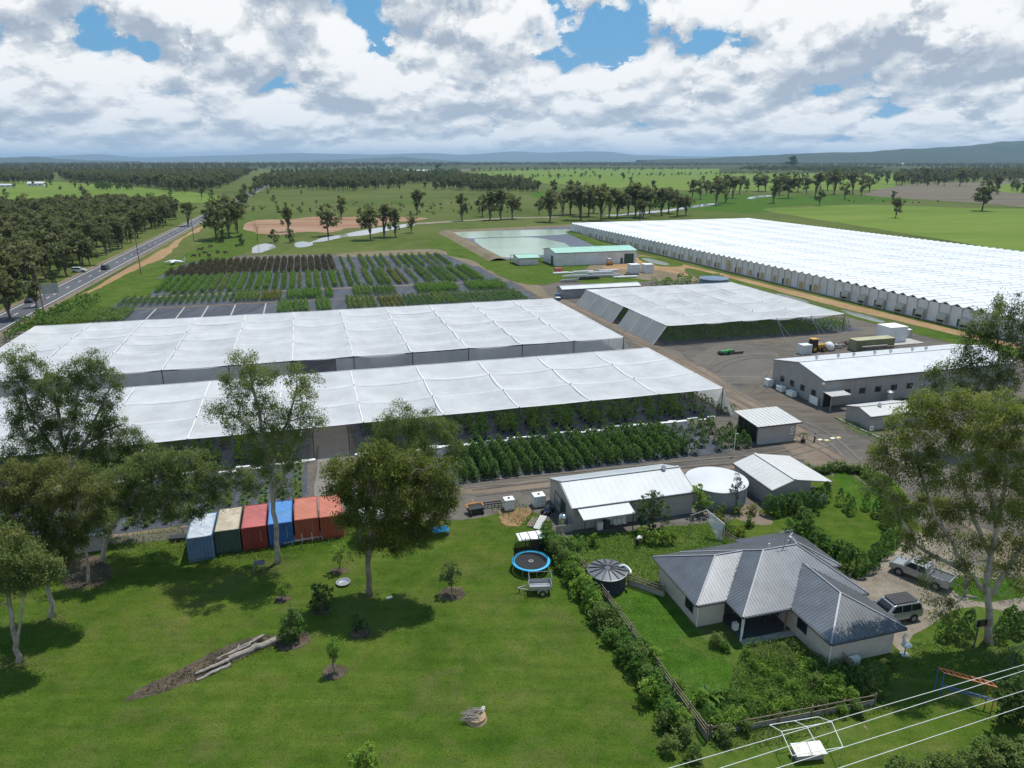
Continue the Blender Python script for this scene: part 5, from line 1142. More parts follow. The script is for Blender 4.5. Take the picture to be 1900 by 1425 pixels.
spots = [(1577,1062),(1596,1068),(1612,1060),(1622,1048),(1634,1034),(1645,1024),(1652,1012),(1662,1002),(1672,992),(1680,980),(1664,975),(1676,965),(1655,968),(1642,978),(1650,990),(1690,970),(1562,1058),(1640,962),(1655,955),(1627,958)]
for i, (a, b) in enumerate(spots): place_small(G(a, b), (1.15, 1.3), 'conifer in the curved row edging the gravel drive behind the house', 'conifers edging the gravel drive', i, i)
spots = [(1750,1185),(1765,1180),(1780,1190),(1795,1175),(1860,1175),(1872,1168),(1885,1180),(1898,1172),(1852,1188)]
for i, (a, b) in enumerate(spots): place_small(G(a, b), (1.0, 1.2), 'young conifer among those beside the big right-hand trunk', 'conifers near the right-hand trunk', i, i)
wide = [bushy_mesh(120+i, 1.5, .9, 1100, .16, M['weeds'], 8) for i in range(3)]
place_wide = proto_plant('hedge_shrub', 'hedge shrub', wide, pot=False)
HS = [(1500+i*11, 866-i*.4+2*math.sin(i)) for i in range(9)] + [(1600+i*9, 868+i*9) for i in range(9)]
for i, (a, b) in enumerate(HS): place_wide(G(a, b+12), (1.0, 1.0), 'reddish green shrub in the curved hedge between the back lawn and the yard', 'shrubs in the curved back hedge', i, i)

# bright yellow-green hedge along the fence beside the lawn
hedge = [[bushy_mesh(130+i+10*j, 2.1, 1.1, 2100, .15, M[m], 11) for i in range(2)] for j, m in enumerate(('bushg', 'limeg', 'weeds'))]
hm_ = [m for g in hedge for m in g]
place_hedge = proto_plant('hedge_shrub', 'hedge shrub', hm_, pot=False)
fa, fb = G(1030,1003), G(1302,1378); fd = (fb-fa).normalized(); fn = Vector((fd.y, -fd.x, 0)); fL = (fb-fa).length
nh = 34
for i in range(nh):
    p = fa + fd*(fL*(i+.3)/nh) + fn*(-(1.0 + .35*math.sin(i*2.3))) * (-1 if fn.x < 0 else 1)
    place_hedge(p, (r.uniform(.85, 1.3), r.uniform(.75, 1.2)), 'leafy shrub in the long hedge along the fence, seen from the open lawn', 'shrubs of the long lawn hedge', r.randrange(6), r.uniform(0, 6))
for i, (a, b, k, s) in enumerate([(1195,1215,1,1.1),(1212,1230,3,1.1),(1180,1205,0,.9),(1255,1270,2,.8),(1330,1345,3,.9),(1357,1345,2,1.1),(1318,1335,1,.9),(1300,1300,3,.8),(1380,1350,5,.8),(1345,1370,5,.9),(1265,1330,2,.7),(1530,1280,3,1.0),(1550,1290,2,1.2),(1575,1300,3,.9),(1512,1270,5,.9),(1600,1270,4,1.1),(1620,1285,4,1.0),(1468,1235,4,.7),(1505,1240,0,.8),(1330,1190,4,.8),(1345,1200,1,.6),(1660,1232,5,.6),(1430,1290,3,.6),(1405,1265,2,.5),(1590,1318,5,.7),(1395,1235,3,.6),(1420,1250,2,.7),(1445,1262,0,.7),(1470,1280,3,.8),(1495,1300,1,.6),(1455,1310,2,.7),(1425,1320,3,.7),(1380,1300,0,.6),(1405,1300,2,.5),(1520,1310,4,.7),(1560,1318,2,.6),(1620,1255,5,.9),(1385,1215,0,.6),(1530,1255,2,.6),(1230,1340,4,.9),(1240,1390,5,.9),(1285,1405,4,.8)]):
    place_hedge(G(a, b+8), (s*.85, s*.8), ['glossy','lime','sprawling','feathery','leafy','rounded','loose'][i % 7] + ' garden shrub ' + ['near the fence corner','beside the house front','in the weedy bed before the verandah','by the low front fence'][(i//7) % 4], 'house garden shrubs', k, i, nm='garden_shrub')
for i, (a, b) in enumerate([(1700,1440),(1730,1425),(1760,1432),(1790,1420),(1815,1405),(1840,1420),(1870,1405),(1895,1390),(1915,1410),(1850,1395),(1660,1440),(1885,1425)]):
    place_hedge(G(a, b+14), (1.0, .9), 'dark green shrub in the row across the bottom right corner', 'shrubs across the bottom right corner', 4+(i % 2), i)
shrub('shrub', 'big dark rounded bush at the right edge above the bottom shrubs', 'shrub', (1890,1350), [(1875,1285,26),(1900,1275,30),(1890,1310,34),(1920,1310,34),(1870,1325,22)], 'deep', 5200, 62, lsize=.2)
# bananas, big leaves
def bigleaf(label, base, n, L, seed, matn='limeg'):
    t = thing('banana_plant', label, 'plant', G(*base)); r = rng(seed)
    for i in range(n):
        a = r.uniform(0, 6.28); e = r.uniform(.5, 1.2); mb = MB(); pts = []
        for k in range(6):
            q = k/5; pts.append(Vector((math.cos(a)*L*q*math.cos(e)*(1+.2*q), math.sin(a)*L*q*math.cos(e)*(1+.2*q), .3 + L*(q*math.sin(e) - .55*q*q))))
        s = Vector((-math.sin(a), math.cos(a), 0))
        vs = []
        for k, p in enumerate(pts): w = .02+.17*math.sin(math.pi*min(1, (k+.4)/5.3)); vs += [p+s*w+Vector((0,0,.03)), p, p-s*w+Vector((0,0,.03))]
        mb.add(vs, [(3*k+j, 3*k+3+j, 3*k+4+j, 3*k+1+j) for k in range(5) for j in (0,1)]).build('leaf', M[matn], t, smooth=True)
    MB().cyl(0,0,0,.6,.09,8,r1=.06).build('stem', M['weeds'], t)
bigleaf('clump of broad arching leaves in the middle of the front garden', (1318,1300), 16, 1.5, 3); bigleaf('clump of broad leaves by the corner of the house front wall', (1555,1262), 10, 1.0, 5)
bigleaf('low clump of broad leaves right of the bigger one in the front garden', (1338,1292), 9, 1.1, 9)
t = thing('potted_palm', 'potted palm at the right corner of the black-sided hut', 'palm', G(1490,820)); 
for i in range(9):
    a = i*.7; mb = MB(); P = [Vector((math.cos(a)*q*1.0, math.sin(a)*q*1.0, 1.1 + .9*q - 1.2*q*q)) for q in (0,.3,.6,.9)]
    for p, q in zip(P, P[1:]): mb.bar(p, q, .16, .015)
    mb.build('frond', M['bushg'], t)
MB().cyl(0,0,.3,1.15,.06,8).build('stem', M['barkd'], t); MB().cyl(0,0,0,.4,.28,12,r1=.34).build('pot', M['blackplastic'], t)

# weeds and long grass (nobody could count them)
def weedpatch(name, polypx, dens, h, matn, seed, label, ls=.22, z=0, cat='weeds'):
    P = GP(polypx); P2 = [(p.x, p.y) for p in P]; xs = [p[0] for p in P2]; ys = [p[1] for p in P2]; r = rng(seed)
    area = (max(xs)-min(xs))*(max(ys)-min(ys)); n = int(area*dens); X = r.uniform(min(xs), max(xs), n); Y = r.uniform(min(ys), max(ys), n)
    k = np.array([inpoly(a, b, P2) for a, b in zip(X, Y)]); X = X[k]; Y = Y[k]
    hh = h*(.35 + .65*(.5+.5*np.sin(X*1.7+seed)*np.cos(Y*1.3+seed*2) + .25*np.sin(X*4.1)*np.sin(Y*3.7)))*r.uniform(.25, 1, len(X))
    C = np.stack([X, Y, np.maximum(.03, hh)], axis=1)
    tint = .42 + .18*np.sin(X*.9+seed)*np.cos(Y*1.1) + .12*np.sin(X*2.3+Y*1.9)
    return put(name, leaves(name, M[matn], C, ls, seed, asp=.3, up=.15, droop=-1.2, tint=tint), kind='stuff', label=label, category=cat)
weedpatch('weeds', [(1380,1200),(1440,1190),(1530,1225),(1650,1240),(1625,1290),(1420,1345),(1340,1330),(1360,1250)], 120, 1.0, 'weeds', 201, 'tangle of tall weeds in the bed before the verandah')
weedpatch('ground_cover', [(1400,1215),(1530,1230),(1640,1250),(1600,1300),(1440,1340),(1380,1320),(1370,1260)], 60, .95, 'limeg', 221, 'bright leafy growth among the tall weeds before the verandah', .24)
weedpatch('ground_cover', [(1290,1330),(1330,1290),(1400,1300),(1430,1330),(1330,1370)], 110, 1.0, 'bushg', 222, 'leafy tangle in the front corner of the garden', .24)
weedpatch('weeds', [(1060,1005),(1180,985),(1330,970),(1372,1010),(1225,1035),(1225,1105),(1170,1085),(1095,1060)], 60, .5, 'weeds', 202, 'long pale grass around the dark round tank')
weedpatch('weeds', [(1290,1330),(1400,1315),(1640,1290),(1650,1320),(1560,1340),(1460,1380),(1330,1400)], 60, .5, 'weeds', 203, 'long grass along the low front fence')
weedpatch('grass', [(1110,1095),(1225,1120),(1290,1180),(1370,1240),(1350,1320),(1260,1310),(1180,1190)], 70, .14, 'bushg', 204, 'lush unmown grass left of the house', .13, cat='grass')
weedpatch('weeds', [(340,990),(420,1012),(650,985),(640,1005),(500,1035),(380,1050),(330,1020)], 45, .4, 'bushg', 205, 'rank green growth along the foot of the containers')
weedpatch('weeds', [(200,1000),(340,975),(350,1030),(240,1050)], 40, .4, 'weeds', 206, 'rough grass between the leaning gum and the containers')
weedpatch('weeds', [(1550,775),(1600,790),(1660,820),(1640,830),(1570,800)], 40, .7, 'limeg', 207, 'lime-leaved ground cover round the low garden shed')
weedpatch('weeds', [(905,945),(930,935),(960,930),(1010,960),(1000,985),(960,975)], 30, .4, 'bushg', 208, 'grass clumps below the white crates')
weedpatch('leaf_litter', [(238,1296),(300,1262),(400,1215),(500,1180),(545,1195),(470,1215),(370,1262),(300,1285)], 55, .07, 'maroon', 209, 'litter of sticks and dead leaves along the fallen logs', .2, cat='litter')
weedpatch('weeds', [(1690,1190),(1900,1200),(1900,1290),(1800,1260),(1690,1260)], 35, .25, 'weeds', 210, 'shaded rough grass under the big right-hand gum')
weedpatch('ground_cover', [(1740,1070),(1900,1075),(1900,1120),(1790,1120)], 60, .6, 'bushg', 211, 'green bank of shrubs across the drive at the right')
zp('mulch_bed', [(232,1300),(262,1275),(310,1255),(360,1228),(420,1198),(480,1180),(530,1185),(470,1212),(400,1245),(340,1272),(285,1290)], 'mulch', .02, jag=.08, step=.5, seed=85)

# --- nursery rows under and around the nets
lowp = [bushy_mesh(150+i, 2.3, .95, 420, .2, M['limeg'] if i == 1 else M['bushg'], 7, low=.3) for i in range(3)]
place_row = proto_plant('potted_tree', 'potted tree', lowp)
ni = 0
for row in range(-17, 26):
    u = row*2.25 + (0.6 if row % 2 else 0)
    if -2.4 < u < 4.6 or u > 57 or u < -36: continue
    for k in range(4 if row > 2 else 3):
        if r.random() < .1: continue
        place_row(S(u+r.uniform(-.25,.25), 92.2+k*1.35, .03), (r.uniform(.9,1.2), r.uniform(.9,1.25)), 'leafy potted tree in the rows just inside the open side of the front shade house', 'potted trees under the front shade house', r.randrange(3), r.uniform(0,6)); ni += 1
small = [cone_mesh(160+i, 50, .8, .35, .2, 'limeg', low=.2, shape=.3) for i in range(3)]
place_y = proto_plant('young_plant', 'young plant', small)
yi = 0
for row in range(18):
    u = -36.5 + row*1.95
    for k in range(14):
        if r.random() < .12: continue
        place_y(S(u+r.uniform(-.1,.1)+(.25 if k % 2 else -.25), 77.4+k*.85, .03), (r.uniform(.8,1.2),)*2, 'small light green plant in a black pot on the mat behind the shipping containers', 'young plants behind the containers', r.randrange(3)); yi += 1
srcs = {}
def src(kind, meshname, leafm, n, h, rad, ls, shape, low, p, label):
    m = cone_mesh(hash(kind) % 500 if False else len(srcs)*7+300, n, h, rad, ls, leafm, low, shape)
    o = put(kind, m, None, p, label=label, category='potted plant'); srcs[kind] = o; return o
s_dark = src('bronze_shrub', '', 'maroon', 46, 1.7, .6, .34, .35, .15, S(-46.5,264.5,.03), 'front left corner bronze shrub of the dark block in the far nursery')
s_green = src('green_shrub', '', 'bushg', 46, 1.5, .6, .34, .35, .15, S(-41,228,.03), 'front left corner green shrub of the second far nursery block')
s_deep = src('dark_green_shrub', '', 'conifer', 46, 1.4, .5, .30, .5, .12, S(53.5,191,.03), 'front right corner shrub of the nearest far nursery rows')
s_gold = src('yellow_shrub', '', 'gold', 46, 1.3, .5, .32, .4, .15, S(28,228.5,.03), 'front yellow-green shrub of the yellow rows in the far nursery')
s_olive = src('olive_shrub', '', 'weeds', 46, 1.6, .55, .32, .4, .2, S(8,268,.03), 'olive shrub at the front of the sparse rows in the far nursery')
rows = {k: [] for k in srcs}; R2 = random.Random(9)
def rowfill(kind, u, v0, v1, sp=1.15, wid=1):
    for w in range(wid):
        v = v0
        while v < v1: rows[kind].append(tuple(S(u + w*.75 + R2.uniform(-.1,.1), v + R2.uniform(-.15,.15)))[:2]); v += sp
u = -46.5
while u < 9: rowfill('bronze_shrub', u, 265, 301 if u > -38 else 265+ (u+50)*3.2, 1.05, 2); u += 2.5
u = -44.5
while u < 12: rowfill(R2.choice(['green_shrub','green_shrub','dark_green_shrub','olive_shrub','yellow_shrub' if u > -5 else 'green_shrub']), u, 229 if u > -41 else 233, 260, 1.1, 2 if u < -5 else R2.choice([1,2])); u += 2.6
u = 13
while u < 55:
    rowfill(R2.choice(['green_shrub','olive_shrub','dark_green_shrub','olive_shrub']), u, 265, 300, 1.0, R2.choice([1,1,2])); u += R2.choice([2.3, 3.2, 4.2])
u = 12.5
while u < 56:
    k = 'yellow_shrub' if 27 < u < 33 else R2.choice(['green_shrub','olive_shrub','dark_green_shrub'])
    rowfill(k, u, 229, 261, 1.0, R2.choice([1,2,2])); u += R2.choice([2.2, 2.8, 3.4])
for u0, u1, k in ((-20,-14,'olive_shrub'),(-13,-8,'yellow_shrub'),(-6,3,'green_shrub'),(5,7,'green_shrub'),(13,18,'olive_shrub'),(19,25,'dark_green_shrub'),(32,36,'green_shrub'),(36,44,'green_shrub'),(48,60,'green_shrub')):
    u = u0
    while u < u1: rowfill(k, u, 211, 224, 1.0, 1); u += 1.1
u = -50
while u < -20: rowfill('dark_green_shrub', u, 212, 224, .9, 1); u += 1.9
for u0, u1, k in ((-64,-44,'olive_shrub'),(-8,0,'green_shrub'),(2,5,'green_shrub'),(10,18,'olive_shrub'),(19,25,'yellow_shrub'),(26,34,'dark_green_shrub'),(34,39,'olive_shrub'),(39,60,'dark_green_shrub')):
    u = u0
    while u < u1: rowfill(k, u, 190.5, 206, 1.0, 1); u += 1.35
for k, L in rows.items():
    gn_scatter(k + '_rows', L, [srcs[k]], [R2.uniform(.8, 1.2) for _ in L], {'bronze_shrub':'long rows of dark bronze shrubs at the back left of the far nursery','green_shrub':'rows of mid-green potted shrubs across the far nursery','dark_green_shrub':'rows of dark green potted shrubs in the nearer far nursery beds','yellow_shrub':'rows of yellow-green potted shrubs in the far nursery','olive_shrub':'thin olive rows among black mats in the far nursery'}[k], 'nursery rows', seed=len(k))
for i, (a, b, c, d) in enumerate([(-50,60,263,303),(-46,62,227,262),(-52,64,209,225),(-52,64,189,207)]):
    zone('weed_mat', SP([(a+(6 if i == 0 else 0), d), (b-(4 if i==0 else 0), d), (b, c), (a, c)]), M['mat'], .045, jag=.15, step=3, seed=90+i, closed_curve=False)
for u in (-40,-33,-27,-20,-12,14,22): ribbon('path', [S(u,190),S(u,207)], .35, M['concrete'], .062)
ribbon('path', [S(-52,226.2),S(64,226.2)], 2.0, M['track'], .062); ribbon('path', [S(-52,208),S(64,208)], 1.2, M['track'], .062)
# plants in the nets
L = []; 
for row in range(60):
    u = -56 + row*1.95
    if -2.4 < u < 4.6: continue
    v = 98.5
    while v < 117: L.append(tuple(S(u, v))[:2]); v += 1.5
gn_scatter('potted_trees', L, [srcs['green_shrub']], [R2.uniform(.8, 1.3) for _ in L], 'further rows of potted trees deep under the front shade house', 'nursery rows', seed=3)
L = []
for row in range(40):
    u = 74.2 + row*1.3; v = 134.8
    if row > 36: v += 5
    while v < (180 if u < 117 else 146): L.append(tuple(S(u, v))[:2]); v += 1.3
gn_scatter('potted_shrubs', L, [srcs['dark_green_shrub'], srcs['green_shrub']], [R2.uniform(.7, 1.0) for _ in L], 'close rows of dark potted shrubs under the right-hand shade house', 'nursery rows', seed=4)
L = [tuple(S(61.2 + R2.uniform(-.3,.3) + .9*(k % 3), 92 + k*.35))[:2] for k in range(52)]
gn_scatter('potted_shrubs', L, [srcs['dark_green_shrub']], [R2.uniform(.8, 1.1) for _ in L], 'narrow band of dark shrubs along the right end of the front shade house', 'nursery rows', seed=5)
L = scatter_pts([tuple(G(a, b))[:2] for a, b in ((-20,645),(70,590),(150,560),(178,555),(190,562),(120,590),(40,625),(-20,660))], 2.2, 5)
gn_scatter('boundary_shrubs', L, [srcs['dark_green_shrub']], [R2.uniform(1.3, 2.2) for _ in L], 'dark shrubs lining the far left side of the largest shade house', 'shrubs', seed=6)
L = scatter_pts([tuple(G(a, b))[:2] for a, b in ((1210,530),(1330,522),(1350,530),(1220,540))], 3, 6)
gn_scatter('boundary_shrubs', L, [srcs['green_shrub']], [R2.uniform(1.2, 2.4) for _ in L], 'shrubs behind the far edge of the right-hand shade house', 'shrubs', seed=7)

# litter under the big trees, tyre marks on the yard
L = []
rl = rng(44)
for a, b, s in ((515,1050,2.6),(685,1112,3),(760,985,3),(140,1000,4),(192,1050,3),(97,1150,2.4),(35,1232,2.2),(165,1085,2.2),(1835,1200,3.2),(540,1190,1.3)):
    g = G(a, b); L.append(np.array([g.x, g.y, .045]) + rl.normal(size=(int(150*s), 3))*np.array([s*.55, s*.45, .004]))
L = np.concatenate(L)
put('leaf_litter', leaves('leaf_litter', M['leaflitter'], L, .12, 45, up=3, tint=rl.random(len(L))), kind='stuff', label='brown fallen leaves and twigs scattered under the big gums', category='litter')
M['rut'] = ground_mat('tyre_marks', [(.088,.078,.068), (.120,.105,.092), (.155,.136,.116)], 0.3, 1.5, fine=0.6, fs=6.0)
M['rutl'] = ground_mat('pale_tyre_marks', [(.125,.110,.092), (.185,.160,.132)], 0.3, 1.5, fine=0.6, fs=6.0)
def ruts(px, m, gauge=1.7, w=.38, z=.058):
    P = GP(px); Q = []
    for i in range(len(P)-1):
        p0_, p1, p2, p3 = P[max(i-1,0)], P[i], P[i+1], P[min(i+2, len(P)-1)]
        for k in range(6): t = k/6; Q.append(0.5*((2*p1)+(p2-p0_)*t+(2*p0_-5*p1+4*p2-p3)*t*t+(3*p1-p0_-3*p2+p3)*t*t*t))
    Q.append(P[-1])
    for o_ in (-gauge/2, gauge/2): ribbon('tyre_mark', Q, w, M[m], z, off=o_)
for i, (pl, m) in enumerate([([(1200,655),(1270,700),(1370,750),(1450,800),(1540,840),(1620,900)],'rut'),([(1185,640),(1260,672),(1330,712),(1420,762),(1520,800),(1590,860)],'rutl'),([(1320,690),(1350,672),(1400,662),(1440,668),(1430,700),(1400,730)],'rut'),([(1300,680),(1340,655),(1410,648),(1480,660),(1470,680)],'rutl'),
        ([(860,900),(1000,888),(1150,873),(1300,858),(1440,845),(1540,820)],'rutl'),([(880,915),(1010,900),(1200,880),(1400,862),(1500,858)],'rut'),([(1020,560),(1075,590),(1150,625),(1215,650)],'rut'),([(1040,562),(1100,592),(1170,622),(1240,650)],'rutl'),
        ([(900,505),(940,520),(985,545),(1010,560)],'rut'),([(560,930),(572,880),(578,830)],'rut'),([(1500,860),(1440,880),(1400,900)],'rut'),([(1230,520),(1330,540),(1450,570),(1560,600)],'rut'),([(1250,500),(1330,520),(1440,545),(1560,575),(1700,608)],'rutl')]):
    ruts(pl, m, z=.058+.002*i)

M['blades'] = foliage('lawn_blades', (.040,.088,.010), (.120,.180,.028), .30, (.20,.20,.06), objvar=0)
weedpatch('lawn_grass', [(0,1100),(200,1030),(640,1000),(850,965),(1000,960),(1040,1020),(1120,1130),(1290,1400),(1300,1440),(0,1440)], 42, .05, 'blades', 231, 'short mown grass blades covering the open lawn', .11, cat='grass')

# ------------------------------------------------------------------ trees further off
def far_tree_parts(seed, w=7.2, n=1700, ls=.6, base=.24, leafm='gumfar', cone=False, bark='barkd'):
    r = rng(seed); L = []; k = int(r.integers(6, 10)); mb = MB()
    for i in range(k):
        a = r.uniform(0, 6.28); q = w*.5*r.uniform(.1, .62); z = r.uniform(base*10+1.0, 8.4) if not cone else r.uniform(2, 9)
        s = w*.5*r.uniform(.34, .56)*(1.0 if not cone else (1.15-z/10)); L.append((math.cos(a)*q*(1 if not cone else .5), math.sin(a)*q*(1 if not cone else .5), z, s, s, s*.8))
    L.append((0, 0, 8.9, w*.2, w*.2, .9))
    P, T, K = crown_points(r, L, n/20, 20, 1.0, shell=.45)
    mb.tube(wobble((0,0,-.1), (r.normal()*.3, r.normal()*.3, base*10+.6), 3, .03, r), [.26,.21,.18,.15], 5, cap=False)
    top = Vector(mb.v[-1])
    for l in L: mb.tube([(0,0,base*10*r.uniform(.55,1)), Vector(l[:3])*.55+Vector((0,0,base*10*.4)), l[:3]], [.13,.09,.05], 4, cap=False)
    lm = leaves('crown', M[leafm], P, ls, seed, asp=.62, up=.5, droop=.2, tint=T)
    return mb, lm
def joined(name, mb, lm, mats):
    """trunk and crown in one mesh, for trees too far off to show their parts"""
    n0 = len(mb.f); v0 = len(mb.v); nv = len(lm.vertices); co = np.empty(nv*3, dtype=np.float32); lm.vertices.foreach_get('co', co); co = co.reshape(-1, 3)
    ti = np.empty(len(lm.polygons), dtype=np.float32); lm.attributes['tint'].data.foreach_get('value', ti)
    vs = np.concatenate([np.array(mb.v, dtype=np.float32), co]); nl = len(lm.polygons)
    fi = np.concatenate([np.array(mb.f, dtype=np.int32), np.arange(nv, dtype=np.int32).reshape(-1, 4) + v0])
    me = bpy.data.meshes.new(name); me.vertices.add(len(vs)); me.vertices.foreach_set('co', vs.ravel()); n = len(fi)
    me.loops.add(4*n); me.loops.foreach_set('vertex_index', fi.ravel()); me.polygons.add(n); me.polygons.foreach_set('loop_start', np.arange(0, 4*n, 4, dtype=np.int32))
    for m in mats: me.materials.append(m)
    me.polygons.foreach_set('material_index', np.concatenate([np.zeros(n0, np.int32), np.ones(nl, np.int32)])); me.update(calc_edges=True)
    a = me.attributes.new('tint', 'FLOAT', 'FACE'); a.data.foreach_set('value', np.concatenate([np.zeros(n0, np.float32), ti])); return me
KINDS = {}
for kn, seed, kw in (('gum0',401,{}),('gum1',402,dict(w=8.2,base=.26)),('gum2',403,dict(w=4.8,base=.22,n=1100)),('gum3',404,dict(w=9.4,base=.30)),('gum4',405,dict(w=7.6,base=.14)),('gum5',406,dict(w=5.8,base=.28,n=1100)),
                     ('bush0',407,dict(w=8,base=.02,leafm='deep',n=1400)),('bush1',408,dict(w=10,base=.02,leafm='conifer',n=1400,ls=.7)),('pine',409,dict(w=6.5,base=.08,leafm='deep',n=1600,ls=.6)),('lime',410,dict(w=9,base=.1,leafm='weeds',n=1300,ls=.6))):
    mb, lm = far_tree_parts(seed, **kw); KINDS[kn] = (mb.mesh('trunk', M['barkd']), lm, mb, M[kw.get('leafm', 'gumfar')])
def ftree(name, label, cat, p, kind, h, w=None, rz=0.0, grp=None):
    t = thing(name, label, cat, p, rz, grp); s = h/9.6; sw = s if w is None else w; t.scale = (sw, sw, s)
    put('trunk', KINDS[kind][0], t); put('crown', KINDS[kind][1], t); return t
def htop(base, top):                        # real height of a thing from its foot and top pixels
    b = G(*base); return V(base[0], top, b.y).z
RT = random.Random(21)
MID = [ # px, base, top, kind, label
 (537,430,384,'gum0','small gum on the edge of the red clay, left of the spreading one'),(609,438,378,'gum3','wide spreading gum on the red clay'),(634,408,364,'gum2','thin upright gum beyond the red clay'),
 (688,445,384,'gum1','left tree of the clump by the wet sand'),(712,440,378,'gum4','middle tree of the clump by the wet sand'),(735,440,388,'gum0','right tree of the clump by the wet sand'),(764,432,399,'gum5','little gum right of the clump by the wet sand'),
 (773,398,352,'gum0','round-topped gum standing alone on the scrubby slope'),(858,410,360,'gum2','narrow gum beside the pale track'),
 (402,445,368,'gum3','tall gum beside the highway, left of its clump'),(425,440,362,'gum1','tall gum beside the highway, middle of its clump'),(442,432,376,'gum4','shorter gum at the right of the highway clump'),
 (895,402,362,'gum5','first gum of the row left of the lined dam'),(908,408,355,'gum4','second gum of the row left of the lined dam'),(930,408,352,'gum0','third gum of the row left of the lined dam'),(950,406,360,'gum1','fourth gum of the row left of the lined dam'),
 (1020,412,352,'gum1','gum standing forward of the belt above the lined dam'),(1000,398,370,'gum5','small gum between the row and the belt above the dam'),
 (1028,365,334,'gum2','thin gum far behind the belt above the dam'),(1060,360,334,'gum0','gum behind the left end of the belt above the dam'),(1070,368,336,'gum2','slim gum behind the belt above the dam'),(1156,334,320,'gum4','lone tree out on the bright field'),(1018,322,317,'bush0','tiny dark tree on the far bright field'),
 (1285,366,334,'gum0','leftmost gum of the scattered line behind the greenhouse'),(1299,370,332,'gum5','second gum of the scattered line behind the greenhouse'),(1328,380,327,'gum1','big gum of the scattered line behind the greenhouse'),
 (1435,377,324,'gum2','upright gum beyond the middle of the greenhouse'),(1462,368,319,'gum3','broad gum beyond the middle of the greenhouse'),(1512,366,321,'gum4','dense broad gum beyond the greenhouse'),(1520,382,350,'gum5','pale small gum before the dense broad one'),(1547,361,313,'gum1','tall gum right of the dense broad one'),(1567,370,338,'gum5','leaning gum on the green paddock'),
 (1598,363,332,'gum2','silvery gum at the ploughed field corner'),(1612,357,328,'gum5','twin silvery gum at the ploughed field corner'),(1645,343,323,'gum2','bare-looking gum at the top of the green paddock'),(1661,404,367,'gum0','small round gum alone in the green paddock'),(1655,371,354,'bush0','round green bush in the paddock behind the small round gum'),
 (1822,391,333,'gum3','large leaning gum on the edge of the ploughed field'),(1850,360,325,'gum0','gum behind the large leaning one'),(1780,345,310,'gum1','pale gum out on the ploughed field'),(1582,360,318,'gum4','dark gum between the tall gum and the field corner'),
 (1470,315,289,'pine','very dark tall pine above the far farmstead')]
for i, (px, b, tp, k, lb) in enumerate(MID): ftree('gum_tree' if 'gum' in k else 'tree', lb, 'tree', G(px, b), k, htop((px, b), tp), w=htop((px, b), tp)/9.6*(1.6 if k == 'pine' else 1.15), rz=i*1.3)
NEARL = [(19,592,505,'gum1','tree at the left edge on the near side of the highway'),(68,570,522,'gum2','slim tree beside the highway sign'),(50,540,455,'gum3','big tree at the lower left corner of the highway wood'),(8,560,470,'gum4','tree at the left edge across the highway'),(125,512,450,'gum5','thin-trunked tree in the clearing by the highway wood'),(98,528,500,'bush0','dark round shrub at the foot of the highway wood'),(350,420,375,'gum4','dark tree on the far verge where the wood ends'),(-15,575,480,'gum0','tree just at the left border of the view'),(150,490,430,'gum1','leafy tree at the edge of the clearing by the highway')]
for i, (px, b, tp, k, lb) in enumerate(NEARL): ftree('gum_tree' if 'gum' in k else 'bush', lb, 'tree' if 'gum' in k else 'bush', G(px, b), k, htop((px, b), tp), w=htop((px, b), tp)/9.6*(1.2 if 'gum' in k else 1.0), rz=i*2.1)
BELT = [(1058,398,346),(1045,400,356),(1078,408,349),(1092,402,344),(1100,395,350),(1116,409,345),(1130,405,352),(1145,404,356),(1165,398,350),(1178,402,343),(1192,404,350),(1205,396,346),(1186,410,372),(1228,400,352),(1240,396,350),(1256,402,360),(1272,400,365),(1310,362,336),(1345,376,326),(1358,368,330),(1372,360,327),(1386,357,336),(1407,355,322),(1420,356,326),(1445,362,324),(1480,357,322),(1496,360,332),(1535,353,318)]
for i, (px, b, tp) in enumerate(BELT): ftree('gum_tree', 'grey-green gum in the belt of trees behind the dam and the greenhouse', 'tree', G(px, b), RT.choice(['gum0','gum1','gum3','gum4']), htop((px, b), tp)*1.05, w=htop((px, b), tp)/9.6*1.3, rz=i*.9, grp='gums in the belt behind the dam and greenhouse')
for i, (px, b, w_, lb) in enumerate([(415,450,26,'dense dark bush at the foot of the highway gums'),(450,455,22,'bush right of the dense one below the highway gums'),(510,450,26,'left half of the dark bush by the puddles'),(538,450,28,'right half of the dark bush by the puddles'),(473,360,6,'tiny bush far left on the scrubby slope'),(507,374,13,'round bush upper left on the scrubby slope'),(498,360,9,'small bush at the top of the scrubby slope'),(560,360,8,'small bush top centre of the scrubby slope'),(558,395,13,'round bush mid scrubby slope, left of two'),(516,394,12,'round bush above the clay, left side'),(575,393,8,'small bush mid scrubby slope, right of two'),(470,392,10,'bush at the left end of the scrubby slope'),(745,369,7,'small bush right on the scrubby slope'),(890,395,12,'low bush left of the row by the dam'),(815,325,22,'dark clump of trees behind the scrubby slope'),(1715,340,30,'wide tree mass on the horizon right')]):
    ftree('bush', lb, 'bush', G(px, b), 'bush0', htop((px, b), b-w_*.95), w=w_*.9/CF*depth(G(px, b))/8, rz=i)
shr = scatter_pts([tuple(G(a, b))[:2] for a, b in ((470,392),(480,362),(900,364),(1000,390),(880,400),(600,398))], 21, 12)
for i, p in enumerate(shr[:70]): 
    h = RT.uniform(1.2, 3.2); ftree('bush', 'small scrubby bush dotted over the rough slope beyond the red clay', 'bush', (p[0], p[1], 0), RT.choice(['bush0','bush1','lime']), h, w=h/6, rz=i, grp='scrub dotted over the rough slope')
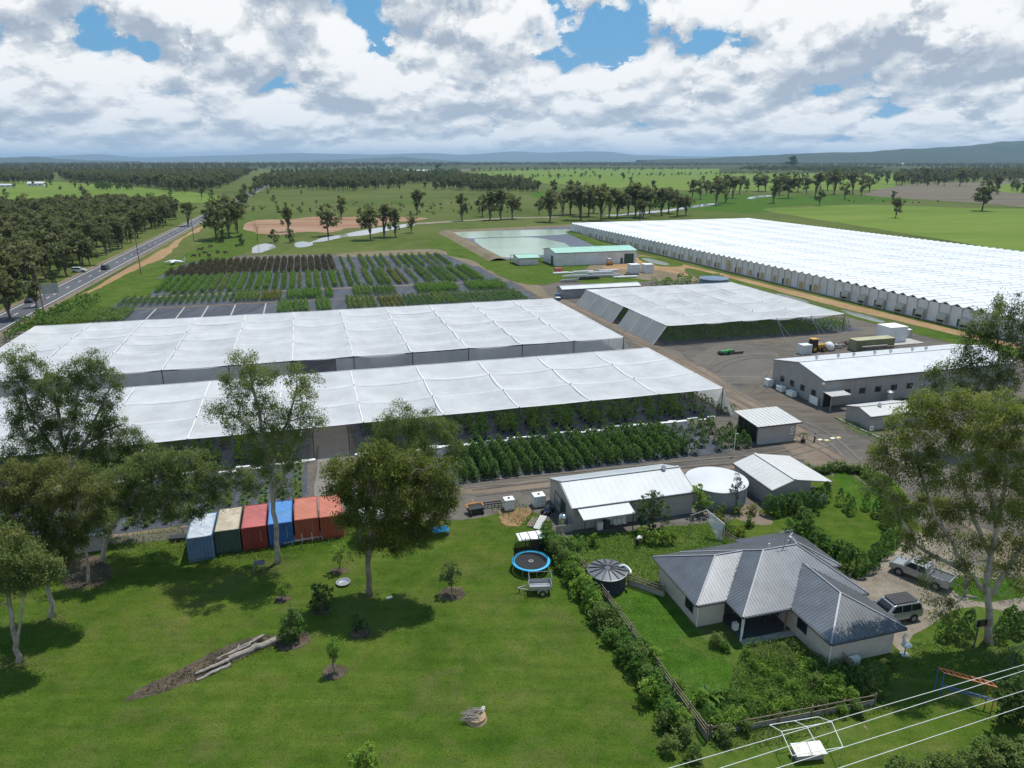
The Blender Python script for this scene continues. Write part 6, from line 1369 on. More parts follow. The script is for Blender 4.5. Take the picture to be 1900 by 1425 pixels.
# bare tree
t = thing('dead_tree', 'bare leafless tree left of the puddles', 'tree', G(478,448)); mb = MB(); r_ = rng(4); mb.tube(wobble((0,0,0),(0.3,0,7),4,.04,r_), [.22,.18,.15,.12,.08], 6)
for i in range(9): a = r_.uniform(0,6.28); z = r_.uniform(3.5,7); mb.tube([(0.15,0,z),(math.cos(a)*1.2,math.sin(a)*1.2,z+1.2),(math.cos(a)*1.5,math.sin(a)*1.6,z+2.6)], [.08,.05,.02], 4)
mb.build('trunk', M['barkd'], t)
# woods: the nearest trees one by one, the rest as masses
W1 = [tuple(G(a, b))[:2] for a, b in ((-500,610),(-60,575),(40,545),(130,512),(230,460),(300,425),(335,403),(310,393),(240,388),(120,392),(0,398),(-400,420))]
pts = sorted(scatter_pts(W1, 8.6, 31, .45), key=lambda p: p[0]**2 + p[1]**2)
vis = [p for p in pts if -0.80 < p[0]/max(1, p[1]) < 0.9]
for i, p in enumerate(vis[:280]):
    h = RT.uniform(9, 14.5); ftree('gum_tree', 'grey-green gum in the thick wood left of the highway', 'tree', (p[0], p[1], 0), RT.choice(['gum0','gum1','gum2','gum3','gum4','gum4']), h, rz=RT.uniform(0, 6), grp='gums in the wood left of the highway')
fk = []
for i, k in enumerate(('gum0','gum1','gum4','gum3')):
    mb, lm = KINDS[k][2], KINDS[k][1]; me = joined('tree', mb, lm, [M['barkd'], KINDS[k][3]])
    o = put('tree', me, None, G(*[(330,396),(322,399),(312,397),(303,400)][i]), label=['last','second last','third last','fourth last'][i] + ' gum at the far right end of the thick wood left of the highway', category='tree'); fk.append(o); o.scale = (1.1,)*3
    if i == 0: FAR0 = o
for i, (k, px, b) in enumerate((('bush0',1395,318),('lime',1500,318))):
    mb, lm = KINDS[k][2], KINDS[k][1]; me = joined('tree', mb, lm, [M['barkd'], KINDS[k][3]])
    o = put('tree', me, None, G(px, b), label=['dark','lighter green'][i] + ' rounded garden tree beside the far farmstead pine', category='tree'); o.scale = (1.4,)*3; fk.append(o)
gn_scatter('wood', vis[280:], fk[:4], [RT.uniform(.95, 1.5) for _ in vis[280:]], 'rest of the thick wood left of the highway, merging into one mass', 'wood', seed=1)
def wood(name, poly, sp, src, s0, s1, label, seed, grow=0.3, thin=0.0):
    s0 *= .75; s1 *= 1.1
    L = scatter_pts([tuple(G(a, b))[:2] for a, b in poly], sp, seed, .48, grow)
    L = [p for p in L if noise_w(p[0]*.011+seed)+noise_w(p[1]*.008-seed*2)+.6*noise_w((p[0]+p[1])*.027) > -.75+thin]
    return gn_scatter(name, L, src, [RT.uniform(s0, s1) for _ in L], label, 'wood', seed=seed)
G4 = fk[:4]
wood('wood', [(-300,330),(0,329),(60,329),(98,330),(100,338),(60,340),(0,341),(-300,344)], 17, G4, 1.1, 1.8, 'band of woodland behind the far left paddock', 2)
wood('wood', [(110,328),(200,326),(330,322),(470,321),(450,330),(420,345),(395,355),(330,357),(300,352),(240,345),(150,340),(120,335)], 12, G4, 1.1, 1.8, 'long belt of woodland left of the distant highway', 3)
wood('wood', [(170,345),(240,348),(250,353),(180,352)], 12, fk[4:], .6, 1.0, 'low thicket in the far left paddock', 4)
wood('wood', [(500,330),(560,328),(700,330),(850,332),(960,342),(1000,351),(960,352),(900,357),(840,353),(760,356),(700,352),(640,356),(560,351),(480,354),(470,345)], 14, G4, 1.0, 1.6, 'wide plantation across the middle distance right of the highway', 5)
wood('wood', [(505,322),(620,319),(700,321),(800,324),(850,328),(850,333),(700,330),(560,328),(500,330)], 26, G4+fk[4:5], 1.1, 1.7, 'loose woodland behind the plantation', 6, .2)
wood('wood', [(0,318),(500,315),(1000,308),(1000,304),(500,304),(0,305)], 62, G4, 1.5, 2.6, 'scattered horizon trees across the left and centre', 7, .08)
wood('wood', [(-300,318),(0,318),(480,317),(470,322),(200,326),(0,329),(-300,330)], 38, G4, 1.2, 2.0, 'thinner woodland behind the left belts', 8, .1)
wood('wood', [(860,345),(1000,352),(1000,357),(880,356)], 11, G4, 1.0, 1.4, 'right end of the wide plantation', 9)
wood('wood', [(1660,345),(1655,332),(1680,322),(1760,318),(1900,318),(2100,320),(2100,335),(1960,337),(1830,340),(1760,345)], 24, G4, 1.1, 1.9, 'dark woodland behind the ploughed field at the right', 10, .1)
wood('wood', [(1860,352),(1960,346),(2100,350),(2100,356),(1900,360)], 18, fk[4:]+G4, .8, 1.4, 'bushy belt at the right edge beyond the ploughed field', 11, .1)
wood('wood', [(1370,318),(1380,313),(1560,312),(1640,316),(1600,325),(1540,322),(1440,320)], 26, fk[4:]+G4[:2], 1.0, 1.8, 'garden trees round the far farmstead', 12, .1, -3)
wood('wood', [(1540,335),(1560,325),(1640,322),(1660,332),(1620,345),(1575,350)], 40, G4, 1.0, 1.6, 'open trees scattered on the rise beyond the greenhouse', 13, .1, -3)
wood('wood', [(1000,309.5),(1420,309.5),(1900,314),(2300,314),(2300,309),(1900,304),(1400,303),(1000,303)], 55, G4, 1.5, 2.4, 'dark wooded horizon at the right', 14, .08)
wood('wood', [(430,398),(445,362),(470,350),(485,350),(470,370),(450,400)], 17, G4+fk[4:5], .7, 1.1, 'straggling roadside trees right of the highway', 15, .1)
wood('wood', [(560,316),(760,313.5),(740,318),(600,320)], 60, fk, 1.0, 1.6, 'hedgerow trees among the distant fields', 16, .1)
wood('wood', [(730,323),(850,320),(860,331),(900,336),(900,341),(800,333)], 22, fk[4:], .9, 1.5, 'leafy trees about the distant farmhouse in the centre', 17, .1)
wood('trees', [(500,345),(1000,352),(1400,355),(1900,350),(2100,325),(1400,316),(860,320),(500,326)], 210, fk, .7, 1.4, 'single trees dotted over the distant paddocks', 18, .1, .3)
wood('trees', [(-200,372),(390,372),(410,352),(120,338),(-200,340)], 60, fk, .5, 1.2, 'single trees dotted over the left paddock', 19, .1, .3)
wood('trees', [(870,330),(1420,322),(1430,323.5),(870,333)], 34, fk[4:]+G4[:1], .5, 1.0, 'thin line of trees along a distant fence', 20, .1, 0)
wood('trees', [(600,324),(900,317),(1300,314.5),(1300,315.5),(900,319),(600,326)], 50, fk[4:]+G4[:1], .8, 1.5, 'second thin tree line nearer the horizon', 21, .1, 0)
# far farm buildings
def farmhouse(label, px, py, w, d, h, roof, rot=0.2):
    t = thing('farm_building', label, 'building', G(px, py), rot)
    MB().box(-w/2,w/2,-d/2,d/2,0,h).build('wall', M['wallwhite'], t)
    MB().prism([(-d/2-.5,h),(d/2+.5,h),(0,h+d*.22)], -w/2-.5, w/2+.5, 'x').build('roof', M[roof], t)
    for k in range(3): MB().cbox(-w*.3+k*w*.3,-d/2-.04,h*.5,w*.12,.08,h*.35).build('window', M['glass'], t)
for a in [('long white shed beyond the plantation in the centre',771,321,75,18,6,'roofw',0.0),('white farmhouse among dark trees, centre right distance',880,333,20,12,4,'roofw',.2),('low grey farm shed left of the white farmhouse',853,333,22,9,3,'rooflg',.1),('white homestead by the dark trees at the far left',68,345,22,12,4,'roofw',.3),('little white house on the left horizon',141,315,40,18,8,'roofw',.1),('low white shed beside the leftmost paddock trees',8,347,26,8,3,'roofw',.1),('low white building right of the pine farmstead',1531,315,60,14,5,'roofw',0),('small white house in the right-hand woodland',1673,306.5,60,25,12,'roofw',0),('pale shed at the back of the ploughed field',1752,316,60,16,5,'rooflg',0),('small white house far left of the horizon farms',250,318,26,14,5,'roofw',0)]:
    farmhouse(*a)

# ------------------------------------------------------------------ along the highway
M['rimgrey'] = surf('alloy_rim', (.22,.22,.23), .4, .05, 1)
def cab(t, M_, L, Wd, body_prof, glass_prof, wheels, wr, mat, name='body'):
    """car body from a side outline; x forward, wheels at given x"""
    n = len(body_prof); 
    ring = []
    mb = MB(); hw = Wd/2
    # cross-section inset towards roof
    vs = []
    for s in (-1, 1):
        for x, z in body_prof: vs.append((x, s*hw*(1 if z < .95 else 1-.13*(z-.95)/.8*1.4), z))
    mb.add(vs, [tuple(range(n))[::-1], tuple(range(n, 2*n))] + [(i, (i+1)%n, n+(i+1)%n, n+i) for i in range(n)])
    b = mb.build(name, mat, t); bv = b.modifiers.new('bevel', 'BEVEL'); bv.width = .05; bv.segments = 2; bv.limit_method = 'ANGLE'; bv.angle_limit = R(25)
    for gp in glass_prof:
        for s in (-1, 1):
            f = lambda z: hw*(1 if z < .95 else 1-.13*(z-.95)/.8*1.4)+.012
            vs = [(x, s*f(z), z) for x, z in gp] + [(x, s*(f(z)-.02), z) for x, z in gp]; k = len(gp)
            MB().add(vs, [tuple(range(k)), tuple(range(k,2*k))[::-1]] + [(i,(i+1)%k,k+(i+1)%k,k+i) for i in range(k)]).build('side_window', M_['glass'], t)
    for x in wheels:
        for s in (-1, 1):
            MB().tube([(x, s*(hw+.02), wr),(x, s*(hw-.2), wr)], wr*1.16, 20).build('wheel_arch', M_['blackplastic'], t)
            w = MB().tube([(x, s*(hw-.16), wr),(x, s*(hw+.04), wr)], wr, 20).build('wheel', M_['rubber'], t)
            MB().tube([(x, s*(hw+.03), wr),(x, s*(hw+.055), wr)], wr*.6, 14).build('rim', M_['rimgrey'], w)
    return b
M['paintw'] = surf('white_car_paint', (.62,.63,.64), 0.25, 0.02, 1.0); M['paints'] = surf('silver_car_paint', (.36,.37,.38), 0.3, 0.03, 1.0, metal=.5); M['paintd'] = surf('dark_car_paint', (.05,.06,.08), 0.25, 0.05, 1.0)
SUVP = [(-2.35,.45),(-2.38,1.0),(-2.30,1.15),(-2.2,1.62),(-2.0,1.82),(.35,1.84),(.6,1.78),(1.15,1.18),(2.2,1.05),(2.38,.85),(2.4,.42)]
def quadp(t, pts, name, mat, th=.02):
    return MB().slab(pts, th).build(name, M[mat], t)
def suv(label, p, rz, paint='paintw', rack=True, simple=False):
    t = thing('parked_car' if not simple else 'car', label, 'car', p, rz)
    cab(t, M, 4.8, 1.9, SUVP, [[(-2.12,1.2),(-2.02,1.68),(-1.2,1.72),(-1.2,1.18)], [(-1.1,1.18),(-1.1,1.72),(-.25,1.72),(-.25,1.17)], [(-.15,1.17),(-.15,1.72),(.42,1.70),(.88,1.2)]], (-1.45,1.45), .38, M[paint])
    quadp(t, [(1.12,-.70,1.225),(1.12,.70,1.225),(.66,.62,1.765),(.66,-.62,1.765)], 'windscreen', 'glass'); quadp(t, [(-2.31,-.7,1.2),(-2.22,-.62,1.63),(-2.22,.62,1.63),(-2.31,.7,1.2)], 'rear_window', 'glass')
    for s in (-1,1):
        MB().cbox(2.36,s*.72,.86,.08,.36,.18).build('headlight', M['silver'], t); MB().cbox(.95,s*1.02,1.2,.12,.2,.16).build('mirror', M[paint], t); MB().cbox(-2.36,s*.8,1.0,.06,.16,.35).build('tail_light', surf('red_lens',(.35,.02,.02),.3), t)
    MB().cbox(2.42,0,.5,.12,1.7,.22).build('bumper', M[paint], t); MB().cbox(2.40,0,.85,.05,.9,.2).build('grille', M['blackplastic'], t)
    if rack:
        rk = MB()
        for s in (-1,1): rk.bar((-1.75,s*.66,1.95),(.35,s*.66,1.95),.05)
        for k in range(8): rk.bar((-1.75+k*.3,-.68,1.95),(-1.75+k*.3,.68,1.95),.25,.03)
        rk.build('roof_rack', M['blackplastic'], t)
    return t
suv('silver four-wheel drive with a black roof rack parked at the right corner of the house', G(1693,1155) + Vector((-.97,-.24,0))*1.4 - Vector((.24,-.97,0))*.95, R(194), 'paints')
suv('dark car driving up the distant highway', G(386,383), math.atan2(d0.y, d0.x), 'paintd', False); suv('dark grey car on the near stretch of highway', G(196,500), math.atan2(d0.y, d0.x), 'paintd', False); suv('dark car at the left edge of the highway behind a tree', G(58,560), math.atan2(d0.y, d0.x)+math.pi, 'paintd', False)
suv('small white car parked off the highway under the trees', G(147,505), .2, 'paintw', False)
suv('white car at the right edge by the dirt road', G(1912,915), R(100), 'paintw', False)
UTEP = [(-2.6,.55),(-2.62,1.12),(-.72,1.15),(-.62,1.72),(-.4,1.80),(.75,1.80),(1.0,1.72),(1.45,1.22),(2.4,1.08),(2.6,.9),(2.62,.45)]
pf_ = (G(1680,1073)-G(1734,1095)).normalized(); pl_ = Vector((-pf_.y, pf_.x, 0)); PK = (G(1734,1095) + pf_*1.6 - pl_*.93, math.atan2(pf_.y, pf_.x))
t = thing('pickup_truck', 'silver double-cab pickup parked on the gravel under the huge right-hand gum', 'pickup', *PK)
cab(t, M, 5.2, 1.85, UTEP, [[(-.52,1.22),(-.45,1.68),(.1,1.70),(.1,1.2)], [(.2,1.2),(.2,1.70),(.82,1.68),(1.2,1.24)]], (-1.6,1.65), .38, M['paints'])
quadp(t, [(1.42,-.68,1.265),(1.42,.68,1.265),(1.06,.60,1.70),(1.06,-.60,1.70)], 'windscreen', 'glass')
MB().box(-2.5,-.8,-.78,.78,1.155,1.17).build('tray', M['trimdark'], t)
for s in (-1,1): MB().box(-2.6,-.75,s*.86-.05,s*.86+.05,1.14,1.28).build('tray_side', M['paints'], t); MB().cbox(2.56,s*.7,.92,.1,.34,.18).build('headlight', M['silver'], t); MB().cbox(1.3,s*1.02,1.22,.12,.2,.16).build('mirror', M['paints'], t)
MB().box(-2.64,-2.56,-.86,.86,.7,1.28).build('tailgate', M['paints'], t); MB().tube([(-.85,-.75,1.17),(-.85,-.7,1.75),(-.85,.7,1.75),(-.85,.75,1.17)],.035).build('roll_bar', M['silver'], t)
# poles, sign, guard rail
def pole(label, base, topy, cross=True, wires=0):
    b = G(*base); h = V(base[0], topy, b.y).z; t = thing('power_pole', label, 'pole', b, .3); MB().cyl(0,0,0,h,.19,8,r1=.12).build('post', M['wood'], t)
    if cross:
        c = MB().cbox(0,0,h-.5,2.6,.12,.14).build('crossarm', M['wood'], t)
        for k in (-1.1,0,1.1): MB().cyl(k,0,h-.42,h-.15,.06,6).build('insulator', M['white'], c)
    return b, h
pole('power pole nearest the left edge, beside the highway sign', (83,588), 492); pole('power pole standing between the highway and the nursery', (262,510), 430); pole('power pole beside the highway before the tall gums', (360,448), 402); pole('distant power pole on the scrubby slope', (632,404), 372)
t = thing('road_sign', 'back of a large grey highway sign on two posts', 'sign', G(95,556), math.atan2(d0.y,d0.x)+math.pi/2+.5); MB().cbox(0,0,3.2,4.6,.1,2.8).build('sign_panel', M['galv'], t)
for s in (-1.5,1.5): MB().cyl(s,.1,0,4.5,.09,6).build('post', M['galv'], t)
gt = thing('guard_rail', 'steel guard rail along the near side of the highway', 'guard rail', p0 - nrm*7.2)
MB().bar(d0*-62 + Vector((0,0,.7)), d0*10 + Vector((0,0,.7)), .08, .3).build('rail', M['galv'], gt)
pm_ = MB().box(-.08,.08,-.08,.08,0,.8).mesh('post', M['wood'])
for k in range(25): put('post', pm_, gt, d0*(-62+k*3))
# cattle
def cow(label, px, py, rz, mat, grp=None):
    t = thing('cow', label, 'cow', G(px, py), rz, grp)
    me = bpy.data.meshes.new('body'); vs = [(0,0,1.05),(.75,0,1.08),(-.75,0,1.1),(1.05,0,1.25),(1.35,0,.95),(1.55,0,.75)]; es = [(0,1),(0,2),(1,3),(3,4),(4,5)]
    for x in (.7,-.72):
        for s in (-1,1): o = len(vs); vs += [(x,s*.2,.75),(x+.05,s*.2,.4),(x,s*.2,0.03)]; es += [(1 if x > 0 else 2, o),(o,o+1),(o+1,o+2)]
    me.from_pydata(vs, es, []); me.materials.append(mat); o = put('body', me, t)
    sk = o.modifiers.new('skin', 'SKIN'); rad = [.40,.36,.38,.20,.16,.10] + [.16,.09,.07]*4
    for v, q in zip(me.skin_vertices[0].data, rad): v.radius = (q, q)
    me.skin_vertices[0].data[0].use_root = True; o.modifiers.new('sub', 'SUBSURF').levels = 1
    MB().tube([(-1.1,0,1.25),(-1.25,0,.9),(-1.22,0,.5)],.03,5).build('tail', mat, t)
M['cowd'] = surf('dark_brown_hide', (.05,.03,.02), .8); M['cowb'] = surf('black_hide', (.015,.014,.014), .8)
for i, (a, b) in enumerate([(359,478),(371,476),(382,472),(388,477),(404,471),(420,472),(377,463),(390,460),(450,452),(440,458),(370,466),(500,440)]):
    cow('brown cow grazing left of the puddles', a, b, i*1.9, M['cowd'], 'cattle grazing left of the puddles')
for i, (a, b) in enumerate([(1575,374),(1584,375),(1639,375),(1693,377),(1704,377),(1740,375),(1618,372)]): cow('black cow in the green paddock beyond the greenhouse', a, b, i*1.3, M['cowb'], 'cattle beyond the greenhouse')
t = thing('light_aircraft', 'white light aircraft shape lying in the grass left of the far nursery', 'aircraft', G(322,490), .3)
MB().tube([(-3,0,.8),(-1,0,1.0),(2,0,.9),(4,0,.6)], [.2,.6,.55,.2], 10).build('fuselage', M['white'], t); MB().prism([(3.2,.8),(4.2,.8),(4.6,2.6),(4.1,2.6)], -.06, .06, 'y').build('tail_fin', M['white'], t); MB().cbox(0,0,1.1,1.2,8,.12).build('wing', M['white'], t)

# ------------------------------------------------------------------ shipping containers
def container(label, u, matc, roofm, hasrod=True, L=5.2, dv=0):
    W_, H_ = 2.38, 2.6
    t = thing('shipping_container', label, 'shipping container', S(u, 69.0+dv), SITE)
    def corr(a, b, depth_, fixed, axis, mat, name):
        n = int((b-a)/.28); mb = MB(); pr = []
        for i in range(n):
            x = a + (b-a)*i/n; s = (b-a)/n; pr += [(x, 0), (x+s*.3, 0), (x+s*.45, depth_), (x+s*.85, depth_)]
        pr.append((b, 0)); vs = []
        for x, d in pr:
            for z in (.16, H_-.12): vs.append((x, fixed+d, z) if axis == 'x' else (fixed+d, x, z))
        mb.add(vs, [(2*i, 2*i+2, 2*i+3, 2*i+1) for i in range(len(pr)-1)]); return mb.build(name, mat, t)
    corr(.08, W_-.08, .08, .02, 'x', matc, 'end_wall'); corr(.08, W_-.08, -.05, L-.02, 'x', matc, 'end_wall'); corr(.08, L-.08, .05, .02, 'y', matc, 'side_wall'); corr(.08, L-.08, -.05, W_-.02, 'y', matc, 'side_wall')
    fr = MB()
    for x in (0, W_-.1):
        for y in (0, L-.1): fr.box(x,x+.1,y,y+.1,0,H_)
    for z in (0, H_-.12):
        fr.box(.1,W_-.1,0,.08,z,z+.12).box(.1,W_-.1,L-.08,L,z,z+.12).box(0,.08,.1,L-.1,z,z+.12).box(W_-.08,W_,.1,L-.1,z,z+.12)
    fr.build('frame', matc, t)
    rf = MB().box(.08,W_-.08,.08,L-.08,H_-.1,H_-.05)
    for k in range(16): rf.box(.1,W_-.1,.25+k*.3,.37+k*.3,H_-.05,H_-.03)
    rf.build('roof', roofm, t)
    if hasrod: MB().bar((W_*.76,-.04,.9),(W_*.76,-.04,2.2),.05).build('locking_rod', M['galv'], t)
    return t
M['cb1'] = surf('faded_blue', (.10,.19,.30), .6, .15, .8, dirt=(.16,.12,.10), dirtamt=.4); M['cg'] = surf('dull_green', (.045,.085,.07), .6, .15, .8, dirt=(.12,.08,.05), dirtamt=.4)
M['cr'] = surf('brick_red', (.25,.035,.03), .6, .15, .8, dirt=(.15,.06,.04), dirtamt=.4); M['cb2'] = surf('royal_blue', (.03,.12,.36), .55, .12, .8, dirt=(.05,.08,.14), dirtamt=.4)
M['co'] = surf('orange_red', (.34,.075,.045), .6, .12, .8, dirt=(.28,.09,.06), dirtamt=.5)
M['rw'] = surf('chalky_white_roof', (.50,.54,.60), .7, .15, .9, dirt=(.22,.28,.36), dirtamt=.7, dscale=.8); M['rcream'] = surf('cream_rusty_roof', (.48,.43,.33), .7, .15, .9, dirt=(.34,.18,.08), dirtamt=.6, dscale=.8)
M['rred'] = surf('faded_red_roof', (.45,.13,.12), .65, .12, .9, dirt=(.25,.06,.05), dirtamt=.5); M['rblue'] = surf('blue_roof', (.08,.24,.52), .6, .12, .9, dirt=(.16,.28,.42), dirtamt=.5); M['ror'] = surf('orange_roof', (.48,.17,.11), .6, .1, .9, dirt=(.45,.12,.09), dirtamt=.4)
container('faded blue shipping container with a chalky white roof, leftmost of the row', -13.7, M['cb1'], M['rw'], False, dv=-.7); container('dull green shipping container with a rusty cream roof', -11.2, M['cg'], M['rcream'], False)
container('brick red shipping container between the green and the blue', -8.65, M['cr'], M['rred']); container('royal blue shipping container partly behind the tall gum trunk', -6.1, M['cb2'], M['rblue'], dv=.1)
container('orange shipping container right beside the royal blue one', -3.5, M['co'], M['ror'], dv=.3); container('orange shipping container at the right end of the row, half hidden by foliage', -.95, M['co'], M['ror'], dv=.2)

# ------------------------------------------------------------------ things about the lawn
t = thing('trampoline', 'round trampoline with a bright blue pad and black safety netting', 'trampoline', G(985,1055))
b_ = G(985,1055)
MB().lathe([(.01,.86),(1.55,.86)], n=40).build('mat', M['black'], t)
M['padblue'] = surf('bright_blue_pad', (.02,.36,.62), .5, .05, 2)
MB().lathe([(1.60,.88),(1.86,.92),(1.90,.86),(1.86,.80),(1.6,.84)], n=48).build('safety_pad', M['padblue'], t, smooth=True)
cm_ = MB()
for k in range(6): a = k*math.pi/3; cm_.bar((.12*math.cos(a),.12*math.sin(a),.866),(.26*math.cos(a),.26*math.sin(a),.866),.06,.004)
cm_.build('centre_print', M['white'], t)
nm, nt_, no = newmat('black_netting'); d_ = nt_.new('ShaderNodeBsdfDiffuse', ins={'Color': (.01,.01,.012,1)}); tp = nt_.new('ShaderNodeBsdfTransparent'); mx = nt_.new('ShaderNodeMixShader'); mx.inputs[0].default_value = .68; nt_.l.new(tp.outputs[0], mx.inputs[1]); nt_.l.new(d_.outputs[0], mx.inputs[2]); nt_.l.new(mx.outputs[0], no.inputs[0]); M['netting'] = nm
MB().add([(1.66*math.cos(a*math.pi/16+.1), 1.66*math.sin(a*math.pi/16+.1), z) for a in range(17) for z in (.92, 2.35)], [(2*i,2*i+2,2*i+3,2*i+1) for i in range(16)]).build('safety_net', M['netting'], t)
for k in range(8):
    a = k*math.pi/4+.3; x, y = 1.74*math.cos(a), 1.74*math.sin(a); MB().tube([(x,y,0),(x,y,.84)],.035,6).build('leg', M['galv'], t)
    if k < 5: MB().tube([(x,y,.84),(x,y,2.45)],.025,6).build('net_pole', M['blackplastic'], t)
t = thing('garden_cage', 'low frame shelter with a white sheet roof behind the trampoline', 'shelter', G(988,1015), SITE)
MB().slab([(-1.6,-.7,1.3),(1.6,-.7,1.3),(1.6,.6,1.5),(-1.6,.6,1.5)], .04).build('roof_sheet', M['white'], t)
for x in (-1.6,-.5,.5,1.6):
    for y in (-.7,.6): MB().bar((x,y,0),(x,y,1.35),.05).build('post', M['galv'], t)
for x in (-1.3,-.4,.5,1.3): MB().bar((x,-.72,1.34),(x,.6,1.55),.04).build('rafter', M['trimdark'], t)
MB().cbox(.1,-.2,.35,1.0,.6,.7).build('nest_box', M['wood'], t)
# trailer
t = thing('box_trailer', 'galvanised box trailer with a mesh cage frame parked by the long hedge', 'trailer', G(1002,1098), R(4))
MB().box(-1.05,1.05,-.62,.62,.55,.6).build('floor', M['galv'], t)
for y in (-.62,.58): MB().box(-1.05,1.05,y,y+.04,.6,.95).build('side_panel', M['galv'], t)
for x in (-1.05,1.01): MB().box(x,x+.04,-.58,.58,.6,.95).build('end_panel', M['galv'], t)
cg = MB()
for x in (-1.02,1.02):
    for y in (-.6,.6): cg.bar((x,y,.95),(x,y,1.75),.04)
for y in (-.6,.6): cg.bar((-1.02,y,1.75),(1.02,y,1.75),.04)
for x in (-1.02,1.02): cg.bar((x,-.6,1.75),(x,.6,1.75),.04)
cg.build('cage_frame', M['silver'], t)
MB().bar((-1.0,-.45,.5),(-2.1,0,.5),.07).bar((-1.0,.45,.5),(-2.1,0,.5),.07).build('drawbar', M['galv'], t); MB().cyl(-1.9,0,.0,.5,.04,6).build('jockey_wheel', M['rubber'], t); MB().tube([(-2.1,0,.5),(-2.3,0,.52)],.05).build('coupling', M['trimdark'], t)
for s in (-1,1):
    w = MB().tube([(.15,s*.66,.31),(.15,s*.86,.31)],.31,18).build('wheel', M['rubber'], t); MB().tube([(.15,s*.85,.31),(.15,s*.88,.31)],.17,12).build('rim', M['silver'], w)
    g = MB(); 
    for k in range(7): a0 = math.pi*k/7; a1 = math.pi*(k+1)/7; g.bar((.15+.38*math.cos(a0),s*.76,.33+.38*math.sin(a0)),(.15+.38*math.cos(a1),s*.76,.33+.38*math.sin(a1)),.04,.24,up=(0,0,1) if abs(math.cos((a0+a1)/2)) < .7 else (1,0,0))
    g.build('mudguard', M['galv'], t)
# logs
r_ = rng(8)
def log(label, a, b, ra, rb, z=.2, mat='greywood'):
    A = G(*a, z*1.0); B = G(*b, z*.7); t = MB().tube([p - A for p in wobble(A, B, 7, .018, r_)], [ra+(rb-ra)*k/7 for k in range(8)], 9).build('log', M[mat], None, A, smooth=False, label=label, category='log'); return t
log('thick upper end of the fallen trunk beside the conifer bush', (512,1186), (425,1222), .26, .22); log('long grey fallen log, lowest of the pile', (425,1224), (363,1250), .18, .10)
log('short bark-stripped log at the front of the pile', (428,1232), (365,1262), .15, .10, .14); log('pale straight log lying on top of the pile', (490,1178), (405,1223), .10, .07, .42); log('thin forked branch at the back of the log pile', (487,1178), (448,1200), .07, .04, .3); log('pale branch lying across the upper end of the pile', (465,1195), (402,1222), .09, .05, .5)
log('stubby branch sticking up from the log pile', (440,1205), (444,1195), .07, .03, .5)
t = thing('tree_stump', 'wide sawn stump heaped with pale sticks on the open lawn', 'stump', G(884,1335)); MB().lathe([(.78,0),(.70,.15),(.68,.36),(.0,.37)], n=18).build('stump_wood', surf('sawn_wood', (.36,.25,.15), .85, .2, 3), t)
sb = random.Random(3)
for k in range(46):
    y = sb.uniform(-.5,.55); a = sb.uniform(-.35,.35); z = .42+sb.uniform(0,.28); x0 = sb.uniform(-.2,.45); L = sb.uniform(.7,1.25)
    put('stick', MB().tube([(x0,y,z),(x0-L*math.cos(a),y+L*math.sin(a)*.6,z-sb.uniform(.05,.3))], [.022,.012], 5).mesh('stick', M['greywood']), t)
put('concrete_block', MB().box(-.2,.2,-.1,-.07,.0,.19).box(-.2,.2,.07,.1,.0,.19).box(-.2,-.16,-.07,.07,0,.19).box(.16,.2,-.07,.07,0,.19).box(-.02,.02,-.07,.07,0,.19).mesh('concrete_block', M['white']), None, G(896,1318,.4), 1.2, label='hollow concrete block lying on the stump heaped with sticks', category='block')
t = thing('stool', 'small dark metal table under the tall gum near the containers', 'table', G(482,1060), .2)
MB().cbox(0,0,.95,1.0,.9,.05).build('table_top', M['trimdark'], t)
for a in (-.45,.45):
    for b in (-.4,.4): MB().bar((a,b,0),(a,b,.93),.05).build('leg', M['galv'], t)
t = thing('plastic_dish', 'pale oval plastic dish on the grass in the forked gum\'s shade', 'dish', G(637,1083)); MB().lathe([(.01,.05),(.5,.06),(.62,.22),(.68,.22)], n=20).build('basin', M['galv'], t)
MB().cbox(0,0,.08,.5,.18,.12).build('offcut', M['white'], None, G(723,1110), .5, label='white offcut lying on the lawn right of the forked gum', category='offcut')
t = thing('steel_rack', 'pile of white rails and bars before the orange containers', 'rails', G(565,1003), SITE)
for k in range(9): MB().bar((-2.2+.1*k, -.5+.12*k, .25+.03*k), (1.6+.15*k, -.3+.14*k, .3+.05*(k%3)), .06).build('rail', M['white'] if k % 2 else M['galv'], t)
for k in range(4): MB().bar((-1.2+k*1.0,-.4,0),(-1.2+k*1.0,-.2,.95),.06).build('post', M['white'], t)
t = thing('white_crate', 'white box behind the forked gum, right of the orange containers', 'box', S(3.2,70.5), SITE); MB().box(0,2.6,0,2.0,0,1.4).build('body', M['wallwhite'], t); MB().box(-.04,2.64,-.04,2.04,1.4,1.48).build('lid', M['white'], t)
t = thing('playset', 'low blue frame under the trees left of the trampoline', 'frame', G(815,992), SITE)
MB().slab([(-1.0,-.5,.6),(1.0,-.5,.6),(1.0,.5,.7),(-1.0,.5,.7)], .06).build('top', M['padblue'], t)
for a in (-.9,.9): MB().bar((a,-.4,0),(a,-.4,.58),.06).build('leg', M['blue'], t)
t = thing('slasher', 'orange and black tractor implement at the edge of the gravel', 'implement', G(882,952), SITE+.1)
M['orangep'] = surf('orange_paint', (.55,.20,.03), .5, .1, 1)
MB().cbox(0,0,.55,1.7,1.1,.5).build('body', M['blackplastic'], t); MB().bar((-.9,.6,.9),(.9,.6,.9),.12).bar((-.9,-.1,.85),(-.9,.6,.9),.1).bar((.9,-.1,.85),(.9,.6,.9),.1).build('frame', M['orangep'], t); MB().tube([(0,.5,.9),(0,1.2,1.2)],.06).build('hitch', M['orangep'], t)
